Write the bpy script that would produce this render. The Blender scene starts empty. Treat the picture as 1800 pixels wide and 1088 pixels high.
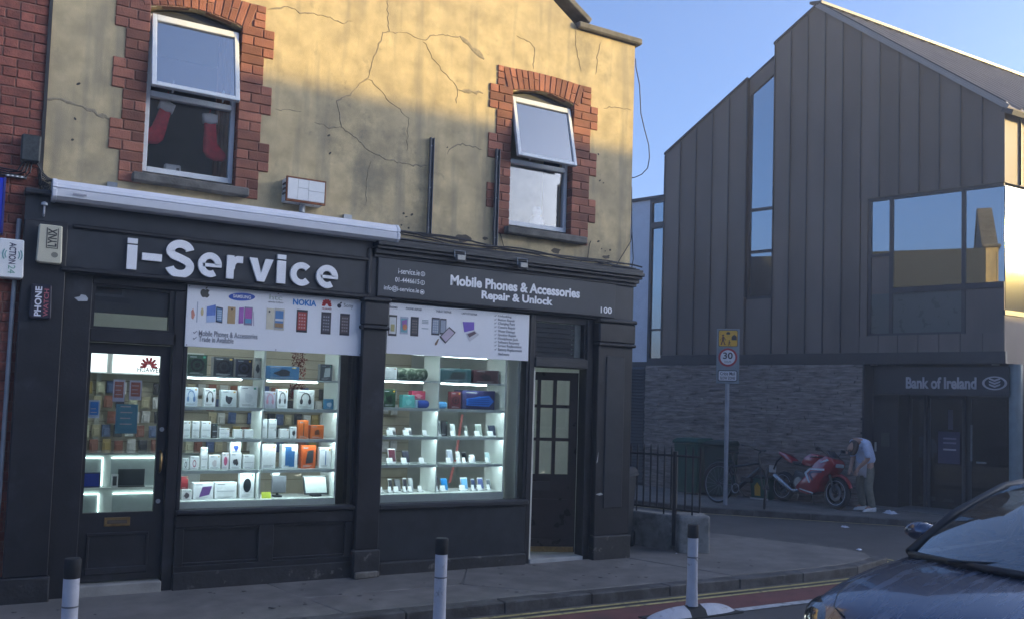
import bpy, bmesh, math, random
from mathutils import Vector, Matrix, Euler
from mathutils.geometry import tessellate_polygon
rnd = random.Random(7)
scene = bpy.context.scene
COL = scene.collection
R = math.radians

# ---------------------------------------------------------------- camera
cam_d = bpy.data.cameras.new('camera')
cam = bpy.data.objects.new('camera', cam_d)
COL.objects.link(cam)
ax = Vector((0.85895726, -0.51111198, 0.03093484))
ay = Vector((-0.05567316, -0.03316503, 0.99789808))
az = Vector((-0.50901171, -0.85887404, -0.05694256))
M = Matrix.Identity(4)
for i in range(3):
    M[i][0], M[i][1], M[i][2] = ax[i], ay[i], az[i]
M.translation = Vector((-0.5996, -8.3571, 1.65))
cam.matrix_world = M
cam_d.sensor_fit = 'HORIZONTAL'
cam_d.sensor_width = 36
cam_d.lens = 32.0
cam_d.shift_y = 71 / 1800
cam_d.clip_start = 0.05
cam_d.clip_end = 3000
scene.camera = cam

# ---------------------------------------------------------------- sky and sun
SUN_EL, SUN_AZ = R(10.1), math.atan2(-0.508, 0.861)
sun_vec = Vector((math.cos(SUN_EL) * math.cos(SUN_AZ), math.cos(SUN_EL) * math.sin(SUN_AZ), math.sin(SUN_EL)))
world = bpy.data.worlds.new('World')
scene.world = world
world.use_nodes = True
wn = world.node_tree.nodes
sky = wn.new('ShaderNodeTexSky')
sky.sky_type = 'NISHITA'
sky.sun_disc = False
sky.sun_elevation = SUN_EL
sky.sun_rotation = math.pi / 2 - SUN_AZ
sky.air_density = 0.55
sky.dust_density = 4.4
sky.ozone_density = 3.5
bg = wn['Background']
bg.inputs['Strength'].default_value = 0.15
world.node_tree.links.new(sky.outputs[0], bg.inputs[0])
sl = bpy.data.lights.new('sun', 'SUN')
sl.energy = 2.4
sl.angle = R(0.53)
sl.color = (1.0, 0.71, 0.18)
sun = bpy.data.objects.new('sun', sl)
sun.rotation_euler = sun_vec.to_track_quat('Z', 'Y').to_euler()
COL.objects.link(sun)
vs = scene.view_settings
vs.view_transform = 'Standard'
vs.look = 'None'
vs.exposure = 1.88
vs.gamma = 1
scene.cycles.max_bounces = 8
scene.cycles.transparent_max_bounces = 16
scene.cycles.use_denoising = True
scene.cycles.sample_clamp_indirect = 6

# ---------------------------------------------------------------- materials
def pm(name, col, rough=0.6, metal=0.0, var=0.15, scale=6.0, bump=0.0, bscale=60.0, col2=None, mix2=(0.5, 0.7), scale2=2.0, coat=0.0, spec=0.5, rand=0.0, rvar=0.1, stretch=None):
    m = bpy.data.materials.new(name)
    m.use_nodes = True
    nt = m.node_tree
    N, L = nt.nodes, nt.links
    b = N['Principled BSDF']
    tc = N.new('ShaderNodeNewGeometry')
    vec = tc.outputs['Position']
    if stretch:
        mp = N.new('ShaderNodeMapping')
        mp.inputs['Scale'].default_value = stretch
        L.new(vec, mp.inputs['Vector'])
        vec = mp.outputs[0]
    n = N.new('ShaderNodeTexNoise')
    n.inputs['Scale'].default_value = scale
    n.inputs['Detail'].default_value = 6
    L.new(vec, n.inputs['Vector'])
    r = N.new('ShaderNodeValToRGB')
    r.color_ramp.elements[0].position = 0.3
    r.color_ramp.elements[1].position = 0.7
    r.color_ramp.elements[0].color = [min(1, c * (1 - var)) for c in col] + [1]
    r.color_ramp.elements[1].color = [min(1, c * (1 + var)) for c in col] + [1]
    L.new(n.outputs['Fac'], r.inputs[0])
    out = r.outputs[0]
    if col2:
        n2 = N.new('ShaderNodeTexNoise')
        n2.inputs['Scale'].default_value = scale2
        n2.inputs['Detail'].default_value = 8
        n2.inputs['Roughness'].default_value = 0.65
        L.new(vec, n2.inputs['Vector'])
        r2 = N.new('ShaderNodeValToRGB')
        r2.color_ramp.elements[0].position = mix2[0]
        r2.color_ramp.elements[1].position = mix2[1]
        L.new(n2.outputs['Fac'], r2.inputs[0])
        mx = N.new('ShaderNodeMix')
        mx.data_type = 'RGBA'
        L.new(r2.outputs[0], mx.inputs[0])
        L.new(out, mx.inputs[6])
        mx.inputs[7].default_value = list(col2) + [1]
        out = mx.outputs[2]
    if rand:
        oi = N.new('ShaderNodeObjectInfo')
        hs = N.new('ShaderNodeHueSaturation')
        mr = N.new('ShaderNodeMapRange')
        mr.inputs['To Min'].default_value = 1 - rand
        mr.inputs['To Max'].default_value = 1 + rand
        L.new(oi.outputs['Random'], mr.inputs['Value'])
        L.new(mr.outputs[0], hs.inputs['Value'])
        L.new(out, hs.inputs['Color'])
        out = hs.outputs[0]
    L.new(out, b.inputs['Base Color'])
    mr = N.new('ShaderNodeMapRange')
    mr.inputs['To Min'].default_value = max(0.02, rough - rvar)
    mr.inputs['To Max'].default_value = min(1, rough + rvar)
    L.new(n.outputs['Fac'], mr.inputs['Value'])
    L.new(mr.outputs[0], b.inputs['Roughness'])
    b.inputs['Metallic'].default_value = metal
    b.inputs['Coat Weight'].default_value = coat
    b.inputs['Specular IOR Level'].default_value = spec
    if bump:
        nb = N.new('ShaderNodeTexNoise')
        nb.inputs['Scale'].default_value = bscale
        nb.inputs['Detail'].default_value = 5
        L.new(vec, nb.inputs['Vector'])
        bp = N.new('ShaderNodeBump')
        bp.inputs['Strength'].default_value = bump
        bp.inputs['Distance'].default_value = 0.01
        L.new(nb.outputs['Fac'], bp.inputs['Height'])
        L.new(bp.outputs[0], b.inputs['Normal'])
    return m

_flat = {}
def fl(col, rough=0.5, metal=0.0):
    k = (tuple(round(c, 3) for c in col), rough, metal)
    if k not in _flat:
        _flat[k] = pm('printed_%02d' % len(_flat), col, rough, metal, var=0.06, scale=20)
    return _flat[k]

def emis(name, col, s):
    m = bpy.data.materials.new(name)
    m.use_nodes = True
    N = m.node_tree.nodes
    N.remove(N['Principled BSDF'])
    e = N.new('ShaderNodeEmission')
    e.inputs[0].default_value = list(col) + [1]
    e.inputs[1].default_value = s
    m.node_tree.links.new(e.outputs[0], N['Material Output'].inputs[0])
    return m

def glass(name, ior=1.5, tint=(1, 1, 1), base=0.0, rough=0.0, dark=None):
    # thin pane: clear straight-through light plus a surface reflection
    m = bpy.data.materials.new(name)
    m.use_nodes = True
    nt = m.node_tree
    N, L = nt.nodes, nt.links
    N.remove(N['Principled BSDF'])
    t = N.new('ShaderNodeBsdfTransparent')
    t.inputs[0].default_value = list(tint) + [1]
    g = N.new('ShaderNodeBsdfGlossy')
    g.inputs['Roughness'].default_value = rough
    fr = N.new('ShaderNodeFresnel')
    fr.inputs[0].default_value = ior
    ma = N.new('ShaderNodeMath')
    ma.operation = 'MULTIPLY_ADD'
    ma.inputs[1].default_value = 1 - base
    ma.inputs[2].default_value = base
    ma.use_clamp = True
    L.new(fr.outputs[0], ma.inputs[0])
    mx = N.new('ShaderNodeMixShader')
    L.new(ma.outputs[0], mx.inputs[0])
    L.new(t.outputs[0], mx.inputs[1])
    L.new(g.outputs[0], mx.inputs[2])
    L.new(mx.outputs[0], N['Material Output'].inputs[0])
    return m

# ---------------------------------------------------------------- mesh helpers
OFF = {}
def link(name, me, mat=None, parent=None):
    o = bpy.data.objects.new(name, me)
    COL.objects.link(o)
    if mat is not None and me is not None and len(me.materials) == 0:
        me.materials.append(mat)
    if parent is not None:
        o.parent = parent
        if parent.name in OFF:
            o.matrix_parent_inverse = Matrix.Translation(-OFF[parent.name])
    return o

def tag(o, label=None, cat=None, group=None, kind=None):
    if label: o['label'] = label
    if cat: o['category'] = cat
    if group: o['group'] = group
    if kind: o['kind'] = kind
    return o

def thing(name, label, cat, loc=(0, 0, 0), rotz=None, group=None):
    """Empty at the base; without rotz its children are given in world metres, with rotz in local ones."""
    o = bpy.data.objects.new(name, None)
    o.empty_display_size = 0.1
    COL.objects.link(o)
    o.location = loc
    if rotz is None:
        OFF[o.name] = Vector(loc)
    else:
        o.rotation_euler = (0, 0, rotz)
    return tag(o, label, cat, group)

class MB:
    def __init__(s):
        s.v, s.f = [], []
    def add(s, vs, fs):
        b = len(s.v)
        s.v += [tuple(v) for v in vs]
        s.f += [tuple(i + b for i in f) for f in fs]
        return s
    def box(s, x0, x1, y0, y1, z0, z1):
        return s.add([(x0, y0, z0), (x1, y0, z0), (x1, y1, z0), (x0, y1, z0), (x0, y0, z1), (x1, y0, z1), (x1, y1, z1), (x0, y1, z1)],
                     [(0, 3, 2, 1), (4, 5, 6, 7), (0, 1, 5, 4), (1, 2, 6, 5), (2, 3, 7, 6), (3, 0, 4, 7)])
    def prism(s, poly, y0, y1):
        """polygon given as (x, z), extruded from y0 to y1"""
        n = len(poly)
        a = sum(poly[i][0] * poly[(i + 1) % n][1] - poly[(i + 1) % n][0] * poly[i][1] for i in range(n))
        if a < 0: poly = poly[::-1]
        vs = [(p[0], y0, p[1]) for p in poly] + [(p[0], y1, p[1]) for p in poly]
        fs = [tuple(range(n)), tuple(range(2 * n - 1, n - 1, -1))]
        fs += [(i, i + n, (i + 1) % n + n, (i + 1) % n) for i in range(n)]
        return s.add(vs, fs)
    def slab(s, poly, z0, z1):
        """polygon given as (x, y), extruded from z0 to z1"""
        n = len(poly)
        a = sum(poly[i][0] * poly[(i + 1) % n][1] - poly[(i + 1) % n][0] * poly[i][1] for i in range(n))
        if a < 0: poly = poly[::-1]
        vs = [(p[0], p[1], z0) for p in poly] + [(p[0], p[1], z1) for p in poly]
        fs = [tuple(range(n - 1, -1, -1)), tuple(range(n, 2 * n))]
        fs += [(i, (i + 1) % n, (i + 1) % n + n, i + n) for i in range(n)]
        return s.add(vs, fs)
    def tube(s, path, r, n=8, closed=False):
        P = [Vector(p) for p in path]
        m = len(P)
        rr = r if isinstance(r, (list, tuple)) else [r] * m
        rings = []
        up = None
        for i in range(m):
            a = P[i - 1] if (i > 0 or closed) else P[i]
            b = P[(i + 1) % m] if (i < m - 1 or closed) else P[i]
            d = (b - a)
            if d.length < 1e-9: d = Vector((0, 0, 1))
            d.normalize()
            if up is None:
                up = Vector((0, 0, 1)) if abs(d.z) < 0.9 else Vector((1, 0, 0))
            u = d.cross(up)
            if u.length < 1e-6: u = d.cross(Vector((0, 1, 0)))
            u.normalize()
            w = u.cross(d).normalized()
            up = w
            rings.append([P[i] + (u * math.cos(2 * math.pi * k / n) + w * math.sin(2 * math.pi * k / n)) * rr[i] for k in range(n)])
        vs = [v for g in rings for v in g]
        fs = []
        for i in range(m if closed else m - 1):
            j = (i + 1) % m
            for k in range(n):
                fs.append((i * n + k, i * n + (k + 1) % n, j * n + (k + 1) % n, j * n + k))
        if not closed:
            fs.append(tuple(range(n - 1, -1, -1)))
            fs.append(tuple(range((m - 1) * n, m * n)))
        return s.add(vs, fs)
    def cyl(s, a, b, r, n=16, r2=None):
        return s.tube([a, b], [r, r if r2 is None else r2], n)
    def lathe(s, prof, c=(0, 0, 0), axis='z', n=24):
        """profile of (radius, height) turned about an axis through c"""
        vs, fs = [], []
        m = len(prof)
        for k in range(n):
            a = 2 * math.pi * k / n
            for r, h in prof:
                p = (r * math.cos(a), r * math.sin(a), h)
                if axis == 'y': p = (p[0], h, p[1])
                if axis == 'x': p = (h, p[0], p[1])
                vs.append((p[0] + c[0], p[1] + c[1], p[2] + c[2]))
        for k in range(n):
            for i in range(m - 1):
                q = (k * m + i, ((k + 1) % n) * m + i, ((k + 1) % n) * m + i + 1, k * m + i + 1)
                fs.append(q if axis == 'z' else q[::-1])
        return s.add(vs, fs)
    def grid(s, rows):
        m, n = len(rows), len(rows[0])
        vs = [p for r in rows for p in r]
        return s.add(vs, [(i * n + j, i * n + j + 1, (i + 1) * n + j + 1, (i + 1) * n + j) for i in range(m - 1) for j in range(n - 1)])
    def mesh(s, name, bevel=0.0, smooth=False, fix=False, weld=False, segs=1):
        me = bpy.data.meshes.new(name)
        me.from_pydata(s.v, [], s.f)
        if bevel or fix or weld:
            bm = bmesh.new()
            bm.from_mesh(me)
            if weld: bmesh.ops.remove_doubles(bm, verts=bm.verts, dist=1e-4)
            if fix: bmesh.ops.recalc_face_normals(bm, faces=bm.faces)
            if bevel:
                es = [e for e in bm.edges if len(e.link_faces) == 2 and e.calc_face_angle(0) > 0.5]
                bmesh.ops.bevel(bm, geom=es, offset=bevel, segments=segs, affect='EDGES', profile=0.5, clamp_overlap=True)
            bm.to_mesh(me)
            bm.free()
        if smooth:
            me.shade_smooth()
            if smooth != 'all':
                me.set_sharp_from_angle(angle=R(40))
        return me
    def build(s, name, mat, parent=None, bevel=0.0, smooth=False, fix=False, weld=False, segs=1):
        return link(name, s.mesh(name, bevel, smooth, fix, weld, segs), mat, parent)

def box(name, x0, x1, y0, y1, z0, z1, mat, parent=None, bevel=0.0):
    return MB().box(min(x0, x1), max(x0, x1), min(y0, y1), max(y0, y1), min(z0, z1), max(z0, z1)).build(name, mat, parent, bevel)

def holed(outline, holes, y0, y1):
    """vertical wall in the x-z plane with openings: front, back, reveals and edges"""
    loops = [outline] + holes
    flat = [p for l in loops for p in l]
    tris = tessellate_polygon([[Vector((p[0], p[1], 0)) for p in l] for l in loops])
    mb = MB()
    n = len(flat)
    vs = [(p[0], y0, p[1]) for p in flat] + [(p[0], y1, p[1]) for p in flat]
    fs = []
    for t in tris:
        a, b, c = [flat[i] for i in t]
        s = (b[0] - a[0]) * (c[1] - a[1]) - (c[0] - a[0]) * (b[1] - a[1])
        t = t if s > 0 else t[::-1]
        fs.append(tuple(t))
        fs.append(tuple(i + n for i in t[::-1]))
    k = 0
    for li, l in enumerate(loops):
        m = len(l)
        a = sum(l[i][0] * l[(i + 1) % m][1] - l[(i + 1) % m][0] * l[i][1] for i in range(m))
        ccw = a > 0
        for i in range(m):
            p, q = k + i, k + (i + 1) % m
            f = (p, p + n, q + n, q)
            if (li == 0) != ccw: f = f[::-1]
            fs.append(f)
        k += m
    return mb.add(vs, fs)

_tx = {}
def text(name, body, x0, x1, z0, z1, y, mat, parent, off=0.0, ext=0.003, rot=0, space=1.0):
    """flat lettering facing -y, fitted into the box x0..x1, z0..z1, its back on the plane y"""
    key = (body, off, space)
    if key not in _tx:
        cu = bpy.data.curves.new('t', 'FONT')
        cu.body = body
        cu.offset = off
        cu.extrude = 0.5
        cu.space_character = space
        cu.resolution_u = 3
        cu.align_x = 'CENTER'
        o = bpy.data.objects.new('t', cu)
        COL.objects.link(o)
        dg = bpy.context.evaluated_depsgraph_get()
        me = bpy.data.meshes.new_from_object(o.evaluated_get(dg))
        _tx[key] = ([tuple(v.co) for v in me.vertices], [tuple(p.vertices) for p in me.polygons])
        bpy.data.objects.remove(o)
        bpy.data.curves.remove(cu)
        bpy.data.meshes.remove(me)
    vs, fs = _tx[key]
    xs = [v[0] for v in vs]; ys = [v[1] for v in vs]
    ax0, ax1, ay0, ay1 = min(xs), max(xs), min(ys), max(ys)
    w, h = x1 - x0, z1 - z0
    out = []
    for v in vs:
        u, t = (v[0] - ax0) / (ax1 - ax0), (v[1] - ay0) / (ay1 - ay0)
        if rot == 1: u, t = 1 - t, u
        elif rot == -1: u, t = t, 1 - u
        out.append((x0 + u * w, y - (v[2] + 0.5) * ext, z0 + t * h))
    return MB().add(out, fs).build(name, mat, parent)

def patch(name, poly, y, mat, parent, t=0.002):
    return MB().prism(list(poly), y - t, y).build(name, mat, parent, fix=True)
def rect(x0, x1, z0, z1): return [(x0, z0), (x1, z0), (x1, z1), (x0, z1)]
def ell(cx, cz, a, b, n=28, rot=0.0):
    c, s = math.cos(rot), math.sin(rot)
    return [(cx + a * math.cos(t) * c - b * math.sin(t) * s, cz + a * math.cos(t) * s + b * math.sin(t) * c) for t in [2 * math.pi * i / n for i in range(n)]]

def copy_tree(o, parent=None):
    c = o.copy()
    COL.objects.link(c)
    if parent is not None: c.parent = parent
    for ch in o.children: copy_tree(ch, c)
    return c

# shared materials
M_black = pm('black_gloss_paint', (0.013, 0.013, 0.016), 0.42, var=0.35, scale=5, bump=0.12, bscale=35, col2=(0.035, 0.038, 0.045), mix2=(0.58, 0.75), scale2=3.5)
M_black2 = pm('black_panel_paint', (0.02, 0.023, 0.029), 0.42, var=0.25, scale=9, bump=0.08, bscale=60)
M_worn = pm('worn_black_timber', (0.016, 0.018, 0.022), 0.5, var=0.3, scale=14, bump=0.35, bscale=25, col2=(0.16, 0.13, 0.12), mix2=(0.66, 0.72), scale2=14, stretch=(0.4, 1, 2))
M_scuff = pm('scuffed_black_paint', (0.018, 0.018, 0.02), 0.55, var=0.4, scale=12, bump=0.4, bscale=30, col2=(0.13, 0.12, 0.11), mix2=(0.6, 0.68), scale2=9)
M_white = pm('white_paint', (0.75, 0.75, 0.74), 0.4, var=0.05)
M_pvc = pm('white_pvc', (0.62, 0.64, 0.66), 0.3, var=0.06, col2=(0.42, 0.42, 0.42), mix2=(0.6, 0.8), scale2=6)
M_clear = glass('clear_glass')
M_metal = pm('galvanised_steel', (0.32, 0.34, 0.36), 0.45, 0.7, var=0.2, scale=12)
M_rubber = pm('black_rubber', (0.015, 0.015, 0.016), 0.75, var=0.3, scale=20)
M_cable = pm('black_cable', (0.02, 0.02, 0.022), 0.6, var=0.3)
# ---------------------------------------------------------------- ground, roads, pavements
PAV, ROAD = -0.06, -0.16
M_asphalt = pm('asphalt', (0.078, 0.073, 0.072), 0.75, var=0.3, scale=3, bump=0.5, bscale=220, col2=(0.105, 0.098, 0.094), mix2=(0.5, 0.75), scale2=0.9, rvar=0.15)
M_conc = pm('pavement_concrete', (0.165, 0.15, 0.137), 0.7, var=0.28, scale=5, bump=0.4, bscale=130, col2=(0.1, 0.092, 0.087), mix2=(0.5, 0.72), scale2=1.3, rvar=0.15)
M_kerb = pm('granite_kerb', (0.095, 0.09, 0.088), 0.7, var=0.35, scale=9, bump=0.6, bscale=50, col2=(0.05, 0.046, 0.043), mix2=(0.45, 0.6), scale2=5, rand=0.06)
M_red = pm('red_cycle_surface', (0.17, 0.06, 0.052), 0.75, var=0.25, scale=6, bump=0.4, bscale=200, col2=(0.09, 0.055, 0.052), mix2=(0.52, 0.7), scale2=3)
M_yel = pm('yellow_road_paint', (0.5, 0.4, 0.16), 0.6, var=0.2, scale=15, col2=(0.12, 0.1, 0.07), mix2=(0.56, 0.66), scale2=16)
M_wline = pm('white_road_paint', (0.5, 0.5, 0.5), 0.6, var=0.2, scale=15, col2=(0.14, 0.14, 0.14), mix2=(0.54, 0.66), scale2=14)
M_gum = pm('trodden_gum', (0.09, 0.083, 0.078), 0.8)
tag(MB().slab([(-900, -900), (900, -900), (900, 900), (-900, 900)], -0.6, -0.3).build('ground', M_asphalt), kind='structure')
tag(MB().slab([(-60, -9.4), (70, -9.4), (70, 60), (-60, 60)], -0.29, ROAD).build('road', M_asphalt), kind='structure')

# near pavement outline (kerb line): along the shop front, round the corner, up the side street
near_edge = [(-9, -1.55), (7.3, -1.55)] + [(7.9, -1.53), (8.45, -1.45), (8.9, -1.25), (9.1, -0.95), (9.12, -0.6), (8.98, -0.2), (8.72, 0.45), (8.4, 1.2), (7.4, 4.3), (5.9, 9.0)]
far_edge = [(9.0, 8.0), (9.75, 5.2), (10.4, 3.54), (11.69, 2.14), (12.9, 0.83), (13.9, -0.35), (15.0, -1.25), (16.5, -1.6), (40, -1.6)]
def offset_line(P, d):
    out = []
    for i, p in enumerate(P):
        a = P[max(i - 1, 0)]; b = P[min(i + 1, len(P) - 1)]
        t = Vector((b[0] - a[0], b[1] - a[1])).normalized()
        out.append((p[0] - t.y * d, p[1] + t.x * d))
    return out
def kerb_stones(edge, d, parent, step=0.92, w=0.16):
    # walk the line and lay one stone after another
    pts = [Vector(p) for p in edge]
    seg = [(pts[i + 1] - pts[i]).length for i in range(len(pts) - 1)]
    tot = sum(seg)
    def at(s):
        for i, l in enumerate(seg):
            if s <= l or i == len(seg) - 1: return pts[i].lerp(pts[i + 1], max(0, min(1, s / l)))
            s -= l
    s = 0
    while s < tot - 0.05:
        e = min(s + step, tot)
        a, b = at(s + 0.003), at(e - 0.003)
        t = (b - a).normalized()
        n = Vector((-t.y, t.x)) * d
        h = PAV + rnd.uniform(-0.004, 0.003)
        MB().slab([a[:], b[:], (b + n * w)[:], (a + n * w)[:]], ROAD - 0.1, h).build('kerb_stone', M_kerb, parent, bevel=0.009)
        s = e
pav = tag(MB().slab(offset_line(near_edge, 0.16) + [(-9, 9)], -0.28, PAV - 0.012).build('pavement', M_conc), kind='structure')
kerb_stones([(-3.0, -1.55)] + near_edge[1:-1] + [(6.9, 5.8)], 1, pav)
# concrete bays with open joints, laid over the pavement bed
bays = [[(-3, -1.38), (-0.45, -1.38), (-0.45, 0.3), (-3, 0.3)], [(-0.44, -1.38), (2.05, -1.38), (1.8, 0.02), (-0.44, 0.02)],
        [(2.06, -1.38), (4.05, -1.38), (3.45, -0.75), (1.93, -0.75)], [(1.93, -0.742), (3.44, -0.742), (3.9, 0.02), (1.81, 0.02)],
        [(4.06, -1.38), (6.25, -1.38), (5.86, -0.1), (5.86, 0.02), (3.91, 0.02), (3.46, -0.74)],
        [(6.26, -1.38), (7.3, -1.38), (7.9, -1.36), (8.4, -1.29), (8.76, -1.12), (8.93, -0.9), (8.95, -0.6), (8.82, -0.25), (8.57, 0.38), (8.3, 1.02), (6.9, 1.02), (5.87, 0.3), (5.87, -0.1)],
        [(6.9, 1.03), (8.3, 1.03), (7.3, 4.0), (6.0, 4.0), (5.95, 1.03)]]
for q in bays:
    MB().slab(q, PAV - 0.03, PAV + rnd.uniform(-0.002, 0.003)).build('paving_bay', M_conc, pav, bevel=0.006, fix=True)
mb = MB()
for k in range(70):
    x, y = rnd.uniform(-2.5, 7.2), rnd.uniform(-1.3, -0.16)
    r_ = rnd.uniform(0.008, 0.022)
    mb.slab([(x + r_ * rnd.uniform(.7, 1.2) * math.cos(a), y + r_ * rnd.uniform(.7, 1.2) * math.sin(a)) for a in [k2 * 0.785 for k2 in range(8)]], PAV + 0.003, PAV + 0.0055)
tag(mb.build('gum_spots', M_gum, pav), kind='stuff')
fpav = tag(MB().slab(offset_line(far_edge, 0.16) + [(40, 30), (9.5, 30)], -0.28, PAV - 0.004).build('pavement', M_conc), kind='structure')
kerb_stones(far_edge[:-1] + [(19, -1.6)], 1, fpav)
opp = tag(MB().slab([(-60, -60), (70, -60), (70, -9.6), (-60, -9.6)], -0.28, PAV).build('pavement', M_conc), kind='structure')
# painted lines and the red strip, thin sheets on the road
def strip(name, line, d0, d1, z, mat, lab):
    a, b = offset_line(line, d0), offset_line(line, d1)
    mb = MB()
    mb.add([(p[0], p[1], z) for p in a] + [(p[0], p[1], z) for p in b],
           [(i, i + 1, i + 1 + len(a), i + len(a)) for i in range(len(a) - 1)])
    return tag(mb.build(name, mat, fix=True), lab, kind='structure')
front = [(-9 + i * 0.5, -1.55) for i in range(33)] + near_edge[2:]
main = [(-9 + i * 1.0, -1.55) for i in range(45)]
strip('cycle_lane', main, -0.66, -0.19, ROAD + 0.004, M_red, 'red surfaced strip beside the shop kerb')
strip('yellow_line', front, -0.13, -0.08, ROAD + 0.008, M_yel, 'inner yellow line along the shop kerb')
strip('yellow_line', front, -0.25, -0.20, ROAD + 0.008, M_yel, 'outer yellow line along the shop kerb')
strip('white_line', main, -0.78, -0.68, ROAD + 0.008, M_wline, 'white edge line beside the red strip')
strip('yellow_line', far_edge[:-1], -0.14, -0.09, ROAD + 0.008, M_yel, 'yellow line along the kerb across the side street')
# ---------------------------------------------------------------- the shop building
def render_material():
    m = pm('cement_render', (0.5, 0.395, 0.222), 0.85, var=0.24, scale=5.5, bump=0.3, bscale=140, col2=(0.3, 0.25, 0.165), mix2=(0.46, 0.72), scale2=0.9)
    nt = m.node_tree
    N, L = nt.nodes, nt.links
    b = N['Principled BSDF']
    src = b.inputs['Base Color'].links[0].from_socket
    geo = N.new('ShaderNodeNewGeometry')
    # vertical run-off streaks
    mp = N.new('ShaderNodeMapping')
    mp.inputs['Scale'].default_value = (5.0, 5.0, 0.45)
    L.new(geo.outputs['Position'], mp.inputs['Vector'])
    ns = N.new('ShaderNodeTexNoise')
    ns.inputs['Scale'].default_value = 1.3
    ns.inputs['Detail'].default_value = 7
    L.new(mp.outputs[0], ns.inputs['Vector'])
    rs = N.new('ShaderNodeValToRGB')
    rs.color_ramp.elements[0].position = 0.52
    rs.color_ramp.elements[1].position = 0.74
    L.new(ns.outputs['Fac'], rs.inputs[0])
    mul = N.new('ShaderNodeMath')
    mul.operation = 'MULTIPLY'
    mul.inputs[1].default_value = 0.72
    L.new(rs.outputs[0], mul.inputs[0])
    mx = N.new('ShaderNodeMix')
    mx.data_type = 'RGBA'
    L.new(mul.outputs[0], mx.inputs[0])
    L.new(src, mx.inputs[6])
    mx.inputs[7].default_value = (0.2, 0.185, 0.145, 1)
    # blotchy sooty growth
    n3 = N.new('ShaderNodeTexNoise')
    n3.inputs['Scale'].default_value = 3.2
    n3.inputs['Detail'].default_value = 10
    n3.inputs['Roughness'].default_value = 0.75
    L.new(geo.outputs['Position'], n3.inputs['Vector'])
    r3 = N.new('ShaderNodeValToRGB')
    r3.color_ramp.elements[0].position = 0.58
    r3.color_ramp.elements[1].position = 0.72
    L.new(n3.outputs['Fac'], r3.inputs[0])
    m3 = N.new('ShaderNodeMath')
    m3.operation = 'MULTIPLY'
    m3.inputs[1].default_value = 0.62
    L.new(r3.outputs[0], m3.inputs[0])
    mx2 = N.new('ShaderNodeMix')
    mx2.data_type = 'RGBA'
    L.new(m3.outputs[0], mx2.inputs[0])
    L.new(mx.outputs[2], mx2.inputs[6])
    mx2.inputs[7].default_value = (0.13, 0.125, 0.1, 1)
    # old damp stains: ragged patches round a few spots on the wall
    last = mx2.outputs[2]
    for (px_, pz_, rad, st) in ((2.7, 3.85, 1.0, 0.6), (3.3, 3.3, 0.8, 0.55), (2.3, 4.3, 0.7, 0.4), (5.5, 3.35, 0.5, 0.5), (5.2, 5.7, 0.7, 0.45), (1.9, 3.5, 0.6, 0.45), (0.2, 3.5, 0.5, 0.4), (4.5, 3.2, 0.6, 0.45)):
        vd = N.new('ShaderNodeVectorMath'); vd.operation = 'DISTANCE'
        vd.inputs[1].default_value = (px_, 0, pz_)
        L.new(geo.outputs['Position'], vd.inputs[0])
        fall = N.new('ShaderNodeMapRange')
        fall.inputs['From Min'].default_value = 0.0; fall.inputs['From Max'].default_value = rad
        fall.inputs['To Min'].default_value = 0.32; fall.inputs['To Max'].default_value = -0.05
        L.new(vd.outputs['Value'], fall.inputs['Value'])
        ad = N.new('ShaderNodeMath'); ad.operation = 'ADD'
        L.new(fall.outputs[0], ad.inputs[0]); L.new(n3.outputs['Fac'], ad.inputs[1])
        rr_ = N.new('ShaderNodeMapRange')
        rr_.inputs['From Min'].default_value = 0.62; rr_.inputs['From Max'].default_value = 0.85
        rr_.inputs['To Max'].default_value = st
        L.new(ad.outputs[0], rr_.inputs['Value'])
        mm = N.new('ShaderNodeMix'); mm.data_type = 'RGBA'
        L.new(rr_.outputs[0], mm.inputs[0]); L.new(last, mm.inputs[6])
        mm.inputs[7].default_value = (0.15, 0.14, 0.105, 1)
        last = mm.outputs[2]
    L.new(last, b.inputs['Base Color'])
    return m
M_render = render_material()
M_brick = pm('red_brick', (0.3, 0.115, 0.07), 0.85, var=0.25, scale=14, bump=0.5, bscale=70, col2=(0.16, 0.06, 0.045), mix2=(0.42, 0.72), scale2=7, rand=0.38)
M_brick_dk = pm('dark_red_brick', (0.24, 0.075, 0.05), 0.88, var=0.3, scale=12, bump=0.5, bscale=70, col2=(0.1, 0.045, 0.04), mix2=(0.5, 0.75), scale2=4, rand=0.3)
M_mortar = pm('mortar', (0.24, 0.13, 0.095), 0.9, var=0.2, scale=20, bump=0.4, bscale=100)
M_stone = pm('weathered_stone', (0.15, 0.14, 0.125), 0.9, var=0.3, scale=10, bump=0.6, bscale=60, col2=(0.06, 0.058, 0.05), mix2=(0.48, 0.7), scale2=4)
M_crack = pm('crack_filler', (0.27, 0.225, 0.15), 0.9, var=0.25, scale=30, bump=0.5, bscale=80)
M_slate = pm('roof_slate', (0.07, 0.075, 0.085), 0.6, var=0.3, scale=8)
M_intw = pm('interior_wall', (0.62, 0.66, 0.62), 0.7, var=0.06)
M_dkroom = pm('dim_room', (0.16, 0.14, 0.12), 0.8, var=0.1)

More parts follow.
